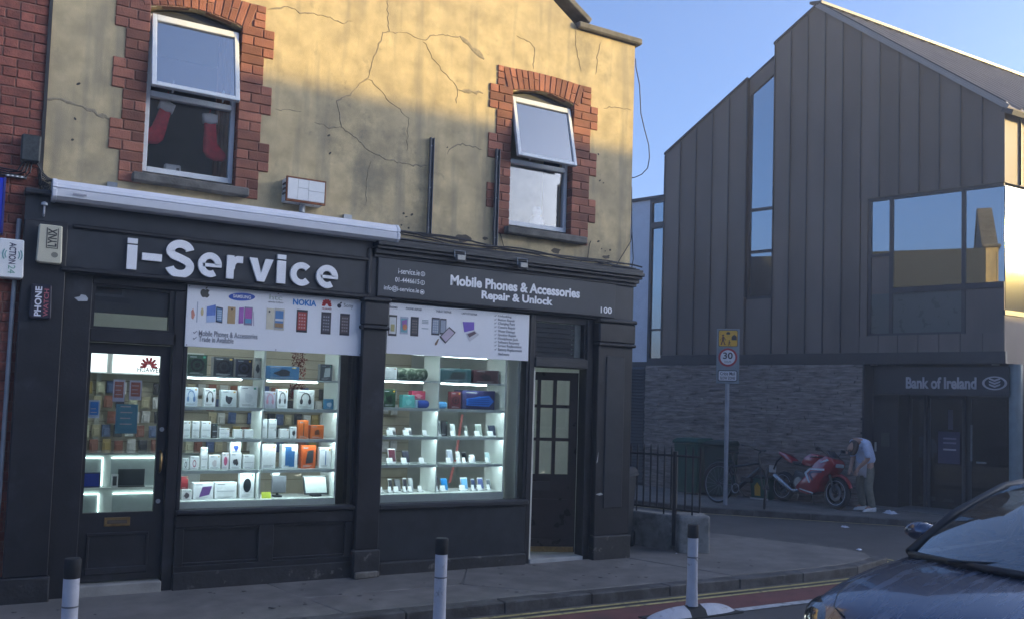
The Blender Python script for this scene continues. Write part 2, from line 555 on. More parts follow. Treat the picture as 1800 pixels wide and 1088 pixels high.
shop = thing('shop_building', 'two storey shop with stained yellow render, brick window surrounds and black shopfront', 'building', (2.86, 0, PAV))
WIN = [(0.575, 1.365), (4.26, 5.06)]
def arch(x0, x1, z0, zs, rise, n=10):
    pts = [(x0, z0), (x1, z0)]
    for i in range(n + 1):
        t = i / n
        pts.append((x1 + (x0 - x1) * t, zs + rise * (1 - (2 * t - 1) ** 2)))
    return pts
outline = [(-0.19, 3.08), (5.91, 3.08), (5.91, 5.88), (5.12, 5.88), (2.86, 7.4), (0.6, 5.88), (-0.19, 5.88)]
holed(outline, [arch(a - 0.02, b + 0.02, 3.5, 4.99, 0.08) for a, b in WIN], 0.0, 0.28).build('wall', M_render, shop)
# side and back walls, roof
box('side_wall', 5.63, 5.91, 0.281, 8.5, -0.3, 5.88, pm('shade_blue_wall', (0.03, 0.04, 0.058), 0.8, var=0.25, scale=2), shop)  # dark blue in the colour stands in for shade on the wall's reflection
box('side_wall', -0.19, 0.05, 0.281, 8.5, -0.3, 5.88, M_render, shop)
box('back_wall', 0.051, 5.629, 8.2, 8.5, -0.3, 5.88, M_render, shop)
for s in (-1, 1):
    e, r_ = 2.86 + s * 3.0, 2.86
    q = [(e - s * .1, 5.70), (r_, 5.75), (r_, 5.85), (e - s * .1, 5.79)]
    MB().prism(q, 0.29, 8.6).build('roof', M_slate, shop, fix=True)
MB().prism([(5.05, 5.75), (2.86, 7.3), (0.67, 5.75)], 0.2815, 0.3).build('gable_dark_sheet', M_slate, shop, fix=True)  # added dark sheet so the gable's rear reflects as shaded in bank glass
# coping stones on the parapet and rake
box('coping_stone', 5.07, 5.98, -0.06, 0.36, 5.885, 5.96, M_stone, shop, 0.015)
box('coping_stone', -0.26, 0.65, -0.06, 0.36, 5.885, 5.96, M_stone, shop, 0.015)
d = Vector((2.86 - 5.22, 7.4 - 5.9)).normalized()
for k in range(4):
    a = Vector((5.22, 5.965)) + d * (k * 0.69)
    b = a + d * 0.68
    n_ = Vector((-d.y, d.x)) * -0.07
    MB().prism([a[:], b[:], (b + n_)[:], (a + n_)[:]], -0.05, 0.33).build('coping_stone', M_stone, shop, bevel=0.01, fix=True)
    MB().prism([(5.72 - a.x, a.y), (5.72 - b.x, b.y), (5.72 - b.x - n_.x, b.y + n_.y), (5.72 - a.x - n_.x, a.y + n_.y)], -0.05, 0.33).build('coping_stone', M_stone, shop, bevel=0.01, fix=True)

# repaired cracks: irregular filler ribbons standing slightly proud
cracks = [[(1.6, 5.23), (1.78, 5.3), (1.9, 5.28), (2.03, 5.3), (2.2, 5.3), (2.32, 5.27), (2.42, 5.32)],
 [(2.77, 5.63), (2.79, 5.48), (2.81, 5.32), (2.75, 5.28), (2.71, 5.15), (2.65, 4.98), (2.61, 4.8), (2.45, 4.62), (2.3, 4.49), (2.33, 4.36), (2.36, 4.25)],
 [(2.81, 5.3), (3.0, 5.34), (3.17, 5.31), (3.33, 5.4), (3.61, 5.45)], [(3.61, 5.45), (3.75, 5.36), (3.9, 5.27)],
 [(3.19, 5.3), (3.29, 5.15), (3.43, 5.03), (3.59, 4.9), (3.59, 4.73)], [(3.6, 4.88), (3.73, 4.89), (3.9, 4.9)],
 [(2.61, 4.79), (2.75, 4.68), (2.92, 4.56), (3.05, 4.48), (3.05, 4.14)],
 [(2.09, 4.26), (2.23, 4.23), (2.37, 4.25), (2.51, 4.18), (2.64, 4.08), (2.83, 4.02), (3.05, 4.0), (3.29, 4.02)],
 [(4.28, 5.62), (4.42, 5.6), (4.52, 5.54), (4.52, 5.3)], [(5.06, 5.87), (5.08, 5.64), (5.15, 5.41)], [(5.41, 5.8), (5.37, 5.62), (5.35, 5.42)],
 [(5.48, 5.05), (5.67, 5.1), (5.88, 5.1)], [(3.5, 4.19), (3.61, 4.31), (3.76, 4.32), (3.91, 4.3)], [(2.66, 3.98), (2.63, 3.77), (2.64, 3.55)],
 [(1.71, 4.31), (1.95, 4.33)], [(-0.19, 4.02), (-0.12, 4.04), (0.03, 4.02), (0.13, 4.0), (0.23, 3.96), (0.29, 3.94)]]
wid = [0.010, 0.009, 0.007, 0.034, 0.006, 0.026, 0.006, 0.011, 0.010, 0.006, 0.007, 0.009, 0.008, 0.006, 0.005, 0.022]
def ribbon(P, w, y):
    pts = []
    for i in range(len(P) - 1):
        a, b = Vector(P[i]), Vector(P[i + 1])
        n = max(2, int((b - a).length / 0.035))
        for k in range(n):
            q = a.lerp(b, k / n)
            pts.append(q + Vector((rnd.uniform(-1, 1), rnd.uniform(-1, 1))) * 0.012)
    pts.append(Vector(P[-1]))
    rows = []
    m = len(pts)
    for i, p in enumerate(pts):
        t = (pts[min(i + 1, m - 1)] - pts[max(i - 1, 0)]).normalized()
        ww = w * rnd.uniform(0.2, 1.1) * (0.35 if i in (0, m - 1) else 1)
        nn = Vector((-t.y, t.x)) * ww
        rows.append([(p.x + nn.x, y + 0.003, p.y + nn.y), (p.x + nn.x * 0.5, y, p.y + nn.y * 0.5), (p.x - nn.x * 0.5, y, p.y - nn.y * 0.5), (p.x - nn.x, y + 0.003, p.y - nn.y)])
    return MB().grid(rows)
for P, w in zip(cracks, wid):
    ribbon(P, w, -0.0032).build('crack_repair', M_crack, shop, fix=False)
# rawl-plug holes and chipped spots left by old fixings
mb_h = MB()
for x, z in [(3.04, 3.5), (3.07, 3.47), (3.13, 3.5), (3.02, 3.38), (3.1, 3.36), (5.45, 3.5), (5.5, 3.42), (5.55, 3.4), (5.62, 3.42), (5.6, 3.35), (5.45, 4.2), (5.5, 4.18), (5.42, 4.5), (0.02, 3.72), (0.03, 3.9), (0.04, 4.2), (3.5, 4.25), (2.25, 3.98), (2.23, 4.15)]:
    mb_h.prism(ell(x, z, rnd.uniform(0.008, 0.02), rnd.uniform(0.006, 0.014), 9, rnd.random()), -0.002, 0.004)
tag(mb_h.build('fixing_holes', fl((0.03, 0.028, 0.025), 0.9), shop, fix=True), kind='stuff')
for x, z, a in [(3.72, 3.33, 0.09), (4.88, 3.33, 0.07), (3.98, 3.36, 0.035), (5.56, 3.33, 0.05)]:
    pts = [(x + a * rnd.uniform(0.6, 1.2) * math.cos(t), z + 0.5 * a * rnd.uniform(0.6, 1.2) * math.sin(t)) for t in [k * 0.57 for k in range(11)]]
    MB().prism(pts, -0.003, 0.006).build('chipped_patch', pm('exposed_mortar', (0.09, 0.075, 0.06), 0.95, bump=0.8, bscale=40), shop, fix=True)

# brick surrounds
_bm = {}
def brick(x0, x1, z0, z1, parent, mat, y0=-0.014, y1=0.09, name='brick'):
    k = (round(x1 - x0, 3), round(z1 - z0, 3), round(y1 - y0, 3), mat.name)
    if k not in _bm:
        _bm[k] = MB().box(-k[0] / 2, k[0] / 2, 0, k[2], -k[1] / 2, k[1] / 2).mesh('brick', bevel=0.005)
        _bm[k].materials.append(mat)
    o = link(name, _bm[k], None, parent)
    o.location = ((x0 + x1) / 2, y0 + rnd.uniform(-0.003, 0.003), (z0 + z1) / 2)
    o.rotation_euler = (0, rnd.uniform(-0.006, 0.006), 0)
    return o
BL = [3.43, 3.697, 3.964, 4.231, 4.498, 4.765, 5.032, 5.25]
J = 0.009
def surround(a, b, wl, nl, wr, nr):
    s = link('brick_surround', bpy.data.meshes.new('brick_surround'), M_mortar, shop)   # the mortar bed; its bricks are children
    mb = MB()
    for i in range(7):
        z0, z1 = BL[i], BL[i + 1]
        wide = i % 2 == 1
        L0, R1 = (wl, wr) if wide else (nl, nr)
        if i == 6: L0, R1 = nl, nr
        for (u, v, side) in ((L0, a, 0), (b, R1, 1)):
            mb.box(u + 0.002, v - 0.006 if side == 0 else v - 0.002, -0.006 + 0.0007 * i, 0.07, z0, z1) if side == 0 else mb.box(u + 0.006, v - 0.002, -0.006 + 0.0007 * i, 0.07, z0, z1)
            n = 3 if i < 6 else 2
            if i == 6: continue
            h = (z1 - z0) / n
            for c in range(n):
                za, zb = z0 + c * h + J / 2, z0 + (c + 1) * h - J / 2
                w = v - u
                if w > 0.24:
                    cut = u + (0.105 if (c % 2 == 0) == (side == 0) else w - 0.105)
                    brick(u, cut - J / 2, za, zb, s, M_brick); brick(cut + J / 2, v, za, zb, s, M_brick)
                elif c % 2 == 1:
                    cut = u + w / 2
                    brick(u, cut - J / 2, za, zb, s, M_brick); brick(cut + J / 2, v, za, zb, s, M_brick)
                else:
                    brick(u, v, za, zb, s, M_brick)
    # voussoirs of the flat segmental head, running from jamb to jamb
    n = 14
    x0, x1 = a - 0.06, b + 0.06
    for k in range(n):
        t0, t1 = k / n, (k + 1) / n
        def lo(t): return 4.995 + 0.075 * (1 - (2 * t - 1) ** 2)
        def hi(t): return 5.235 + 0.03 * (1 - (2 * t - 1) ** 2)
        f = 0.05
        xa0, xa1 = x0 + (x1 - x0) * t0 + J / 2, x0 + (x1 - x0) * t1 - J / 2
        mid = (x0 + x1) / 2
        xb0, xb1 = mid + (xa0 - mid) * 1.16, mid + (xa1 - mid) * 1.16
        if rnd.random() < 0.4:
            zs = rnd.choice((0.55, 0.45))
            zl = lo((t0 + t1) / 2) * (1 - zs) + hi((t0 + t1) / 2) * zs
            xm0, xm1 = xa0 + (xb0 - xa0) * zs, xa1 + (xb1 - xa1) * zs
            MB().prism([(xa0, lo(t0)), (xa1, lo(t1)), (xm1, zl - J / 2), (xm0, zl - J / 2)], -0.016, 0.08).build('brick', M_brick, s, bevel=0.004, fix=True)
            MB().prism([(xm0, zl + J / 2), (xm1, zl + J / 2), (xb1, hi(t1)), (xb0, hi(t0))], -0.016, 0.08).build('brick', M_brick, s, bevel=0.004, fix=True)
        else:
            MB().prism([(xa0, lo(t0)), (xa1, lo(t1)), (xb1, hi(t1)), (xb0, hi(t0))], -0.016 + rnd.uniform(-0.003, 0.003), 0.08).build('brick', M_brick, s, bevel=0.004, fix=True)
    mb.prism([(x0, 5.0), (mid, 5.08), (x1, 5.0), (mid + (x1 - mid) * 1.16, 5.235), (mid, 5.262), (mid + (x0 - mid) * 1.16, 5.235)], -0.0075, 0.06)
    # bricks beside the arch, up to its top
    for (u, v) in ((nl, mid + (x0 - mid) * 1.1 - 0.008), (mid + (x1 - mid) * 1.1 + 0.008, nr)):
        for c in range(3):
            h = 0.218 / 3
            sh = (c - 1) * 0.012 * (-1 if u == nl else 1)
            if u == nl: brick(u, v + sh, 5.032 + c * h + J / 2, 5.032 + (c + 1) * h - J / 2, s, M_brick)
            else: brick(u + sh, v, 5.032 + c * h + J / 2, 5.032 + (c + 1) * h - J / 2, s, M_brick)
    s.data.from_pydata(mb.v, [], mb.f)
    return s
surround(WIN[0][0], WIN[0][1], 0.295, 0.385, 1.662, 1.575)
surround(WIN[1][0], WIN[1][1], 3.977, 4.068, 5.392, 5.295)

M_wglass = glass('upper_window_glass', 1.55, base=0.04)
M_wglass2 = glass('obscured_window_glass', 1.6, base=0.34)
def upper_window(a, b, ang, gm_lo, gm_up):
    z0, z1, t = 3.56, 4.97, 0.045
    mb = MB()
    mb.box(a + 0.006, a + t, 0.075, 0.14, z0, z1).box(b - t, b - 0.006, 0.075, 0.14, z0, z1)
    mb.box(a + t, b - t, 0.075, 0.14, z0, z0 + 0.05).box(a + t, b - t, 0.075, 0.14, z1 - 0.03, z1)
    w = mb.build('window', M_pvc, shop, bevel=0.004)
    box('transom', a + t, b - t, 0.07, 0.142, 4.235, 4.285, M_pvc, w, 0.004)
    box('pane', a + t - 0.005, b - t + 0.005, 0.105, 0.111, z0 + 0.048, 4.237, gm_lo, w)
    MB().prism([(a + 0.0, 4.972), (b, 4.972), (b, 4.99), ((a + b) / 2, 5.075), (a, 4.99)], 0.09, 0.13).build('head_packer', M_worn, w, fix=True)
    # top hung sash pushed open
    ca, sa = math.cos(ang), math.sin(ang)
    def turn(mb_):
        out = []
        for x, y, z in mb_.v:
            dz, dy = z - 4.95, y - 0.075
            out.append((x, 0.075 + dy * ca + dz * sa, 4.95 + dz * ca - dy * sa))
        mb_.v = out
        return mb_
    s = MB()
    q = 0.04
    A, B, zb, zt = a + 0.02, b - 0.02, 4.245, 4.95
    s.box(A, A + q, 0.03, 0.075, zb, zt).box(B - q, B, 0.03, 0.075, zb, zt).box(A + q, B - q, 0.03, 0.075, zb, zb + q).box(A + q, B - q, 0.03, 0.075, zt - 0.06, zt)
    sash = turn(s).build('sash', M_pvc, w, bevel=0.004)
    turn(MB().box(A + q - 0.004, B - q + 0.004, 0.05, 0.056, zb + q - 0.004, zt - 0.056)).build('sash_pane', gm_up, w)
    for xx in (a + 0.2, b - 0.16):
        turn(MB().box(xx, xx + 0.012, 0.06, 0.12, zb + 0.0, zb + 0.09)).build('window_stay', M_white, w)
    return w
upper_window(WIN[0][0], WIN[0][1], R(14), M_wglass, M_wglass2)
upper_window(WIN[1][0], WIN[1][1], R(14), M_wglass, M_wglass2)
for a, b in ((0.49, 1.478), (4.2, 5.235)):
    MB().prism([(a, 3.435), (b, 3.43), (b, 3.51), (a, 3.515)], -0.1, 0.09).build('window_sill', M_stone, shop, bevel=0.012, fix=True)
# rooms behind the upper windows
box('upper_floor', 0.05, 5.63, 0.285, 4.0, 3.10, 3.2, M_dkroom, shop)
box('upper_ceiling', 0.05, 5.63, 0.285, 4.0, 5.5, 5.6, M_white, shop)
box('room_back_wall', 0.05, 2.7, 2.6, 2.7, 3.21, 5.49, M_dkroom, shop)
box('room_back_wall', 2.82, 5.63, 1.5, 1.6, 3.21, 5.49, pm('cream_room', (0.75, 0.7, 0.55), 0.8), shop)
box('room_divider', 2.71, 2.81, 0.285, 4.0, 3.21, 5.49, M_white, shop)
mb = MB()
cur = [(1.24 + i * 0.012, 0.36 + 0.018 * math.sin(i * 1.7)) for i in range(18)]
mb.grid([[(x, y, 3.3), (x, y, 5.2)] for x, y in cur])
tag(mb.build('curtain', pm('tan_curtain', (0.36, 0.16, 0.07), 0.8, var=0.2), None, smooth=True), 'tan curtain at the right side behind the stocking window', 'curtain')

# stockings and the small box on the inner sill
M_felt = pm('red_felt', (0.62, 0.03, 0.05), 0.9, var=0.2, scale=30, bump=0.3, bscale=150)
M_cuff = pm('white_fleece', (0.75, 0.75, 0.78), 0.95, var=0.08, scale=40, bump=0.6, bscale=120)
def stocking(x, z, flip, tilt, lab):
    K = 0.92
    t = thing('christmas_stocking', lab, 'stocking', (x, 0.2, z - 0.5), group='stockings hung in the upper window')
    prof = [(-0.055, -0.06), (0.055, -0.06), (0.06, -0.2), (0.065, -0.3), (0.11, -0.36), (0.15, -0.4), (0.155, -0.44), (0.11, -0.47), (0.03, -0.47), (-0.04, -0.44), (-0.075, -0.38), (-0.07, -0.28), (-0.06, -0.18)]
    c, s_ = math.cos(tilt), math.sin(tilt)
    def T(p):
        u, v = p[0] * flip * K, p[1] * K
        return (x + u * c - v * s_, z + u * s_ + v * c)
    def puff(poly, d, name, mat):
        mb = MB()
        n = len(poly)
        cx_ = sum(p[0] for p in poly) / n; cz_ = sum(p[1] for p in poly) / n
        ring = lambda k, y: [(cx_ + (p[0] - cx_) * k, y, cz_ + (p[1] - cz_) * k) for p in poly]
        rows = [ring(0.75, 0.17 - d), ring(0.95, 0.17 - d * 0.6), ring(1, 0.17), ring(0.95, 0.17 + d * 0.6), ring(0.75, 0.17 + d)]
        vs = [v for r_ in rows for v in r_]
        fs = [(i * n + j, i * n + (j + 1) % n, (i + 1) * n + (j + 1) % n, (i + 1) * n + j) for i in range(4) for j in range(n)]
        fs += [tuple(range(n)), tuple(range(4 * n, 5 * n))[::-1]]
        mb.add(vs, fs)
        return mb.build(name, mat, t, smooth='all', fix=True)
    puff([T(p) for p in prof], 0.03, 'foot_and_leg', M_felt)
    puff([T(p) for p in [(-0.07, -0.1), (0.0, -0.115), (0.075, -0.1), (0.078, -0.01), (0.0, 0.0), (-0.073, -0.01)]], 0.045, 'cuff', M_cuff)
    MB().tube([(x, 0.2, z - 0.01), (x + 0.01, 0.19, z + 0.04), (x - 0.01, 0.17, z + 0.09)], 0.004, 6).build('hanging_loop', M_felt, t)
stocking(0.79, 4.24, -1, R(-16), 'red stocking with white cuff, left one of the pair in the upper window')
stocking(1.15, 4.2, 1, R(4), 'red stocking with white cuff, right one of the pair in the upper window')
t = thing('alarm_clock', 'small pale box standing on the inner sill below the stockings', 'clock', (0.85, 0.25, 3.61))
box('stand', 0.79, 0.93, 0.22, 0.34, 3.2, 3.6, M_dkroom, t)
box('case', 0.79, 0.93, 0.2, 0.26, 3.6, 3.69, M_white, t, 0.01)
box('dial', 0.89, 0.915, 0.195, 0.2, 3.63, 3.66, fl((0.1, 0.1, 0.1)), t)
t = thing('window_toy', 'small white soft toy on the inner sill of the right upper window', 'toy', (4.78, 0.25, 3.6))
MB().lathe([(0.0, 0), (0.07, 0.01), (0.085, 0.06), (0.06, 0.13), (0.03, 0.15)], (4.78, 0.27, 3.6)).build('body', M_cuff, t, smooth='all')
MB().lathe([(0.0, 0), (0.05, 0.02), (0.06, 0.055), (0.04, 0.1), (0.0, 0.115)], (4.78, 0.26, 3.74)).build('head', M_cuff, t, smooth='all')
box('shelf', 4.28, 5.05, 0.2, 0.42, 3.56, 3.6, M_white, t)

# ---------------------------------------------------------------- shopfront joinery
box('pilaster', -0.3, 0.02, -0.10, 0.28, 0.14, 3.0, M_black, shop, 0.008)
box('plinth_block', -0.32, 0.035, -0.125, 0.28, PAV - 0.03, 0.139, M_scuff, shop, 0.01)
box('door_jamb', 0.021, 0.235, -0.03, 0.2, PAV - 0.03, 2.6, M_black, shop, 0.006)
box('corner_reveal', -0.19, 0.049, 0.29, 0.5, -0.3, 3.08, M_black, shop)
# central and right pilasters with caps and bases
for (a, b, nm) in ((2.625, 2.865, 'c'), (5.42, 5.905, 'r')):
    box('pilaster', a, b, -0.10, 0.25, 0.2, 2.62, M_black, shop, 0.008)
    box('plinth_block', a - 0.02, b + 0.012, -0.13, 0.25, PAV - 0.03, 0.199, M_scuff, shop, 0.012)
    box('capital', a - 0.015, b + 0.012, -0.135, 0.0, 2.35, 2.575, M_black, shop, 0.015)
    box('capital_moulding', a - 0.03, b + 0.02, -0.155, 0.0, 2.576, 2.618, M_black, shop, 0.012)
    box('capital_moulding', a - 0.025, b + 0.018, -0.145, 0.0, 2.31, 2.349, M_black, shop, 0.012)
box('pilaster_panel', 5.53, 5.79, -0.112, -0.09, 0.5, 2.2, M_black2, shop, 0.008)
# fascia boards and cornice
box('fascia_board', -0.3, 2.69, -0.085, 0.0, 2.619, 3.2, M_black2, shop)
box('fascia_board', 2.691, 5.905, -0.085, 0.0, 2.619, 3.05, M_black2, shop)
box('fascia_moulding', -0.02, 2.66, -0.125, -0.086, 2.60, 2.645, M_black, shop, 0.012)
box('fascia_moulding', 0.05, 2.66, -0.115, -0.086, 2.965, 3.0, M_black, shop, 0.01)
box('fascia_moulding', 2.64, 2.68, -0.12, -0.086, 2.646, 3.1, M_black, shop, 0.01)
for i, (y, z0, z1) in enumerate(((-0.115, 3.012, 3.045), (-0.15, 3.046, 3.09), (-0.19, 3.091, 3.12), (-0.215, 3.121, 3.16), (-0.17, 3.161, 3.2))):
    box('cornice_course', 2.70 - 0.0 * i, 5.93 + 0.012 * i, y, -0.001, z0, z1, M_worn, shop, 0.006)
box('cornice_course', -0.31, 2.699, -0.17, -0.001, 3.201, 3.235, M_worn, shop, 0.006)
MB().prism([(-0.3, 3.236), (5.93, 3.201), (5.93, 3.215), (-0.3, 3.25)], -0.12, -0.001).build('lead_flashing', pm('lead', (0.06, 0.063, 0.07), 0.6, var=0.3, bump=0.4, bscale=20), shop, fix=True)

box('head_beam', -0.18, 5.62, 0.001, 0.27, 2.6005, 3.07, M_black2, shop)
# left door
box('door_head', 0.236, 0.99, -0.02, 0.12, 2.53, 2.6, M_black, shop, 0.006)
box('transom_rail', 0.236, 0.93, -0.02, 0.12, 2.05, 2.16, M_black, shop, 0.008)
box('door_post', 0.9, 0.99, -0.02, 0.13, PAV - 0.03, 2.529, M_black, shop, 0.006)
dw = holed(rect(0.236, 0.899, 2.161, 2.529), [rect(0.262, 0.86, 2.18, 2.515)], 0.0, 0.08).build('transom_window', M_black, shop)
box('pane', 0.262, 0.86, 0.04, 0.046, 2.161, 2.529, M_clear, dw)
box('blind', 0.262, 0.86, 0.08, 0.09, 2.3, 2.529, pm('grey_blind', (0.06, 0.065, 0.07), 0.6), dw)
door = holed([(0.24, 0.04), (0.896, 0.04), (0.896, 2.045), (0.24, 2.045)], [[(0.262, 0.615), (0.818, 0.615), (0.818, 1.955), (0.262, 1.955)]], 0.03, 0.085).build('door', M_black, shop)
box('pane', 0.255, 0.825, 0.055, 0.061, 0.607, 1.962, M_clear, door)
for z0, z1 in ((0.1, 0.16), (0.42, 0.45)):
    box('rail_moulding', 0.3, 0.79, 0.016, 0.0295, z0, z1, M_black, door, 0.006)
for x0 in (0.3, 0.765):
    box('rail_moulding', x0, x0 + 0.025, 0.017, 0.0295, 0.161, 0.419, M_black, door, 0.005)
M_brass = pm('tarnished_brass', (0.34, 0.22, 0.09), 0.35, 0.9, var=0.25, scale=30)
box('letter_plate', 0.43, 0.635, 0.015, 0.0295, 0.5, 0.575, M_brass, door, 0.004)
box('letter_slot', 0.455, 0.61, 0.012, 0.0149, 0.522, 0.553, fl((0.08, 0.06, 0.04)), door)
MB().tube([(0.85, 0.03, 1.13), (0.85, -0.02, 1.11), (0.85, -0.03, 1.04), (0.85, -0.02, 0.97), (0.85, 0.03, 0.95)], 0.011, 8).build('pull_handle', M_brass, door, smooth='all')
for z in (1.32, 0.7):
    MB().lathe([(0, -0.008), (0.018, -0.008), (0.02, 0)], (0.853, 0.0295, z), 'y', 16).build('lock', M_metal, door, fix=True)
box('door_step', 0.236, 0.9, -0.06, 0.2, PAV - 0.02, 0.03, pm('pale_step', (0.25, 0.24, 0.22), 0.7, var=0.2, bump=0.3), shop, 0.008)

# shop windows
def shop_window(x0, x1, z0, z1, nm):
    w = MB().box(x0, x0 + 0.035, -0.02, 0.09, z0, z1).box(x1 - 0.035, x1, -0.02, 0.09, z0, z1).box(x0 + 0.035, x1 - 0.035, -0.02, 0.09, z1 - 0.03, z1).build('shop_window', M_black, shop, bevel=0.005)
    box('pane', x0 + 0.03, x1 - 0.03, 0.02, 0.028, z0 - 0.003, z1 - 0.025, M_clear, w)
    return w
shop_window(0.991, 2.624, 0.625, 2.599, 'a')
shop_window(2.866, 4.56, 0.625, 2.6, 'b')
box('window_sill', 0.991, 2.624, -0.075, 0.09, 0.578, 0.622, M_black, shop, 0.012)
box('window_sill', 2.866, 4.575, -0.085, 0.09, 0.565, 0.622, M_worn, shop, 0.014)
box('stall_riser', 0.991, 2.624, -0.01, 0.09, PAV - 0.03, 0.577, M_black, shop)
for z0, z1, x0, x1 in ((0.47, 0.576, 0.992, 2.623), (PAV - 0.02, 0.14, 0.992, 2.623), (0.141, 0.469, 0.992, 1.07), (0.141, 0.469, 1.72, 1.86), (0.141, 0.469, 2.54, 2.623)):
    box('riser_rail', x0, x1, -0.045, -0.0101, z0, z1, M_black, shop, 0.006)
box('skirting', 0.992, 2.623, -0.06, -0.0451, PAV - 0.02, 0.09, M_scuff, shop, 0.006)
for x0, x1 in ((1.071, 1.719), (1.861, 2.539)):
    box('riser_bead', x0, x1, -0.035, -0.0101, 0.142, 0.165, M_black, shop, 0.005)
    box('riser_bead', x0, x1, -0.035, -0.0101, 0.445, 0.468, M_black, shop, 0.005)
box('stall_riser', 2.866, 4.56, -0.04, 0.09, 0.06, 0.564, M_black2, shop, 0.004)
box('skirting', 2.866, 4.56, -0.075, 0.09, PAV - 0.03, 0.059, M_scuff, shop, 0.012)
MB().slab([(2.6, -0.2), (2.86, -0.14), (2.84, -0.1), (2.62, -0.132)], PAV, 0.0).build('broken_plinth', M_stone, shop, bevel=0.01, fix=True)

# right doorway
box('door_post', 4.561, 4.625, -0.03, 0.12, PAV - 0.03, 2.6, M_black, shop, 0.006)
box('door_post', 5.315, 5.419, -0.03, 0.12, PAV - 0.03, 2.6, M_black, shop, 0.006)
box('transom_rail', 4.626, 5.314, -0.05, 0.12, 2.04, 2.15, M_worn, shop, 0.01)
tw = holed(rect(4.626, 5.314, 2.151, 2.6), [rect(4.65, 5.29, 2.165, 2.54)], 0.0, 0.08).build('transom_window', M_black, shop)
box('pane', 4.65, 5.29, 0.03, 0.036, 2.151, 2.54, M_clear, tw)
for k in range(7):
    box('louvre_slat', 4.65, 5.2, 0.07, 0.11, 2.16 + k * 0.054, 2.2 + k * 0.054, fl((0.04, 0.042, 0.05), 0.5), tw)
box('light_stop_board', 4.65, 5.2, 0.125, 0.135, 2.151, 2.539, M_black2, tw)  # added board, stops shop light reaching the slats from behind
box('side_reveal', 5.21, 5.29, 0.07, 0.12, 2.151, 2.539, pm('grey_green', (0.28, 0.32, 0.3), 0.6), tw)
M_cream = pm('cream_gloss', (0.66, 0.66, 0.58), 0.4, var=0.08)
box('inner_frame', 4.626, 4.66, 0.0, 0.25, PAV, 2.039, M_cream, shop, 0.004)
box('inner_frame', 4.661, 4.74, 0.2, 0.3, PAV, 2.039, M_cream, shop, 0.004)
box('light_switch', 4.735, 4.7399, 0.225, 0.275, 1.15, 1.35, M_white, shop)
box('threshold', 4.626, 5.314, -0.05, 1.6, PAV - 0.03, -0.02, pm('pale_tile', (0.42, 0.42, 0.4), 0.4, var=0.15), shop, 0.004)
M_ddoor = pm('dark_brown_door', (0.03, 0.023, 0.022), 0.3, var=0.25, scale=8, bump=0.1, bscale=40)
piv, ang = Vector((5.305, 0.1, 0)), R(-24)
def swing(mb):
    out = []
    for x, y, z in mb.v:
        dx, dy = x, y
        out.append((piv.x + dx * math.cos(ang) - dy * math.sin(ang), piv.y + dx * math.sin(ang) + dy * math.cos(ang), z))
    mb.v = out
    return mb
gx = [(-0.62, -0.47), (-0.43, -0.29), (-0.25, -0.1)]
gz = [(0.86, 1.23), (1.265, 1.60), (1.635, 1.91)]
W_ = -0.69
holes = [rect(a, b, c, d_) for a, b in gx for c, d_ in gz]
leaf = swing(holed([(W_, 0.0), (-0.005, 0.0), (-0.005, 2.0), (W_, 2.0)], holes, 0.0, 0.045)).build('door', M_ddoor, shop)
for a, b in gx:
    for c, d_ in gz:
        swing(MB().box(a - 0.003, b + 0.003, 0.02, 0.025, c - 0.003, d_ + 0.003)).build('pane', M_clear, leaf)
swing(MB().box(-0.5, -0.3, -0.012, -0.0005, 0.68, 0.78)).build('letter_plate', fl((0.05, 0.045, 0.045), 0.35), leaf)
swing(MB().box(-0.62, -0.575, -0.012, -0.0005, 1.24, 1.4)).build('lock_case', M_metal, leaf)
swing(MB().box(W_ + 0.02, -0.02, -0.012, -0.0005, 0.005, 0.06)).build('weather_bar', M_brass, leaf)
for zz in (0.12, 0.56):
    swing(MB().box(-0.6, -0.1, -0.01, -0.0005, zz, zz + 0.025)).build('panel_bead', M_ddoor, leaf)

# interior shell
box('interior_floor', 0.06, 5.62, 0.13, 4.2, PAV - 0.05, -0.03, pm('floor_tile', (0.3, 0.3, 0.29), 0.4), shop)
box('interior_ceiling', 0.06, 5.62, 0.13, 4.2, 2.72, 2.9, M_white, shop)
box('interior_back_wall', 0.06, 5.62, 3.6, 3.7, -0.03, 2.72, M_intw, shop)
box('interior_side_wall', 0.05, 0.07, 0.21, 3.6, -0.03, 2.72, M_intw, shop)
box('interior_side_wall', 5.6, 5.62, 0.13, 3.6, -0.03, 2.72, M_intw, shop)
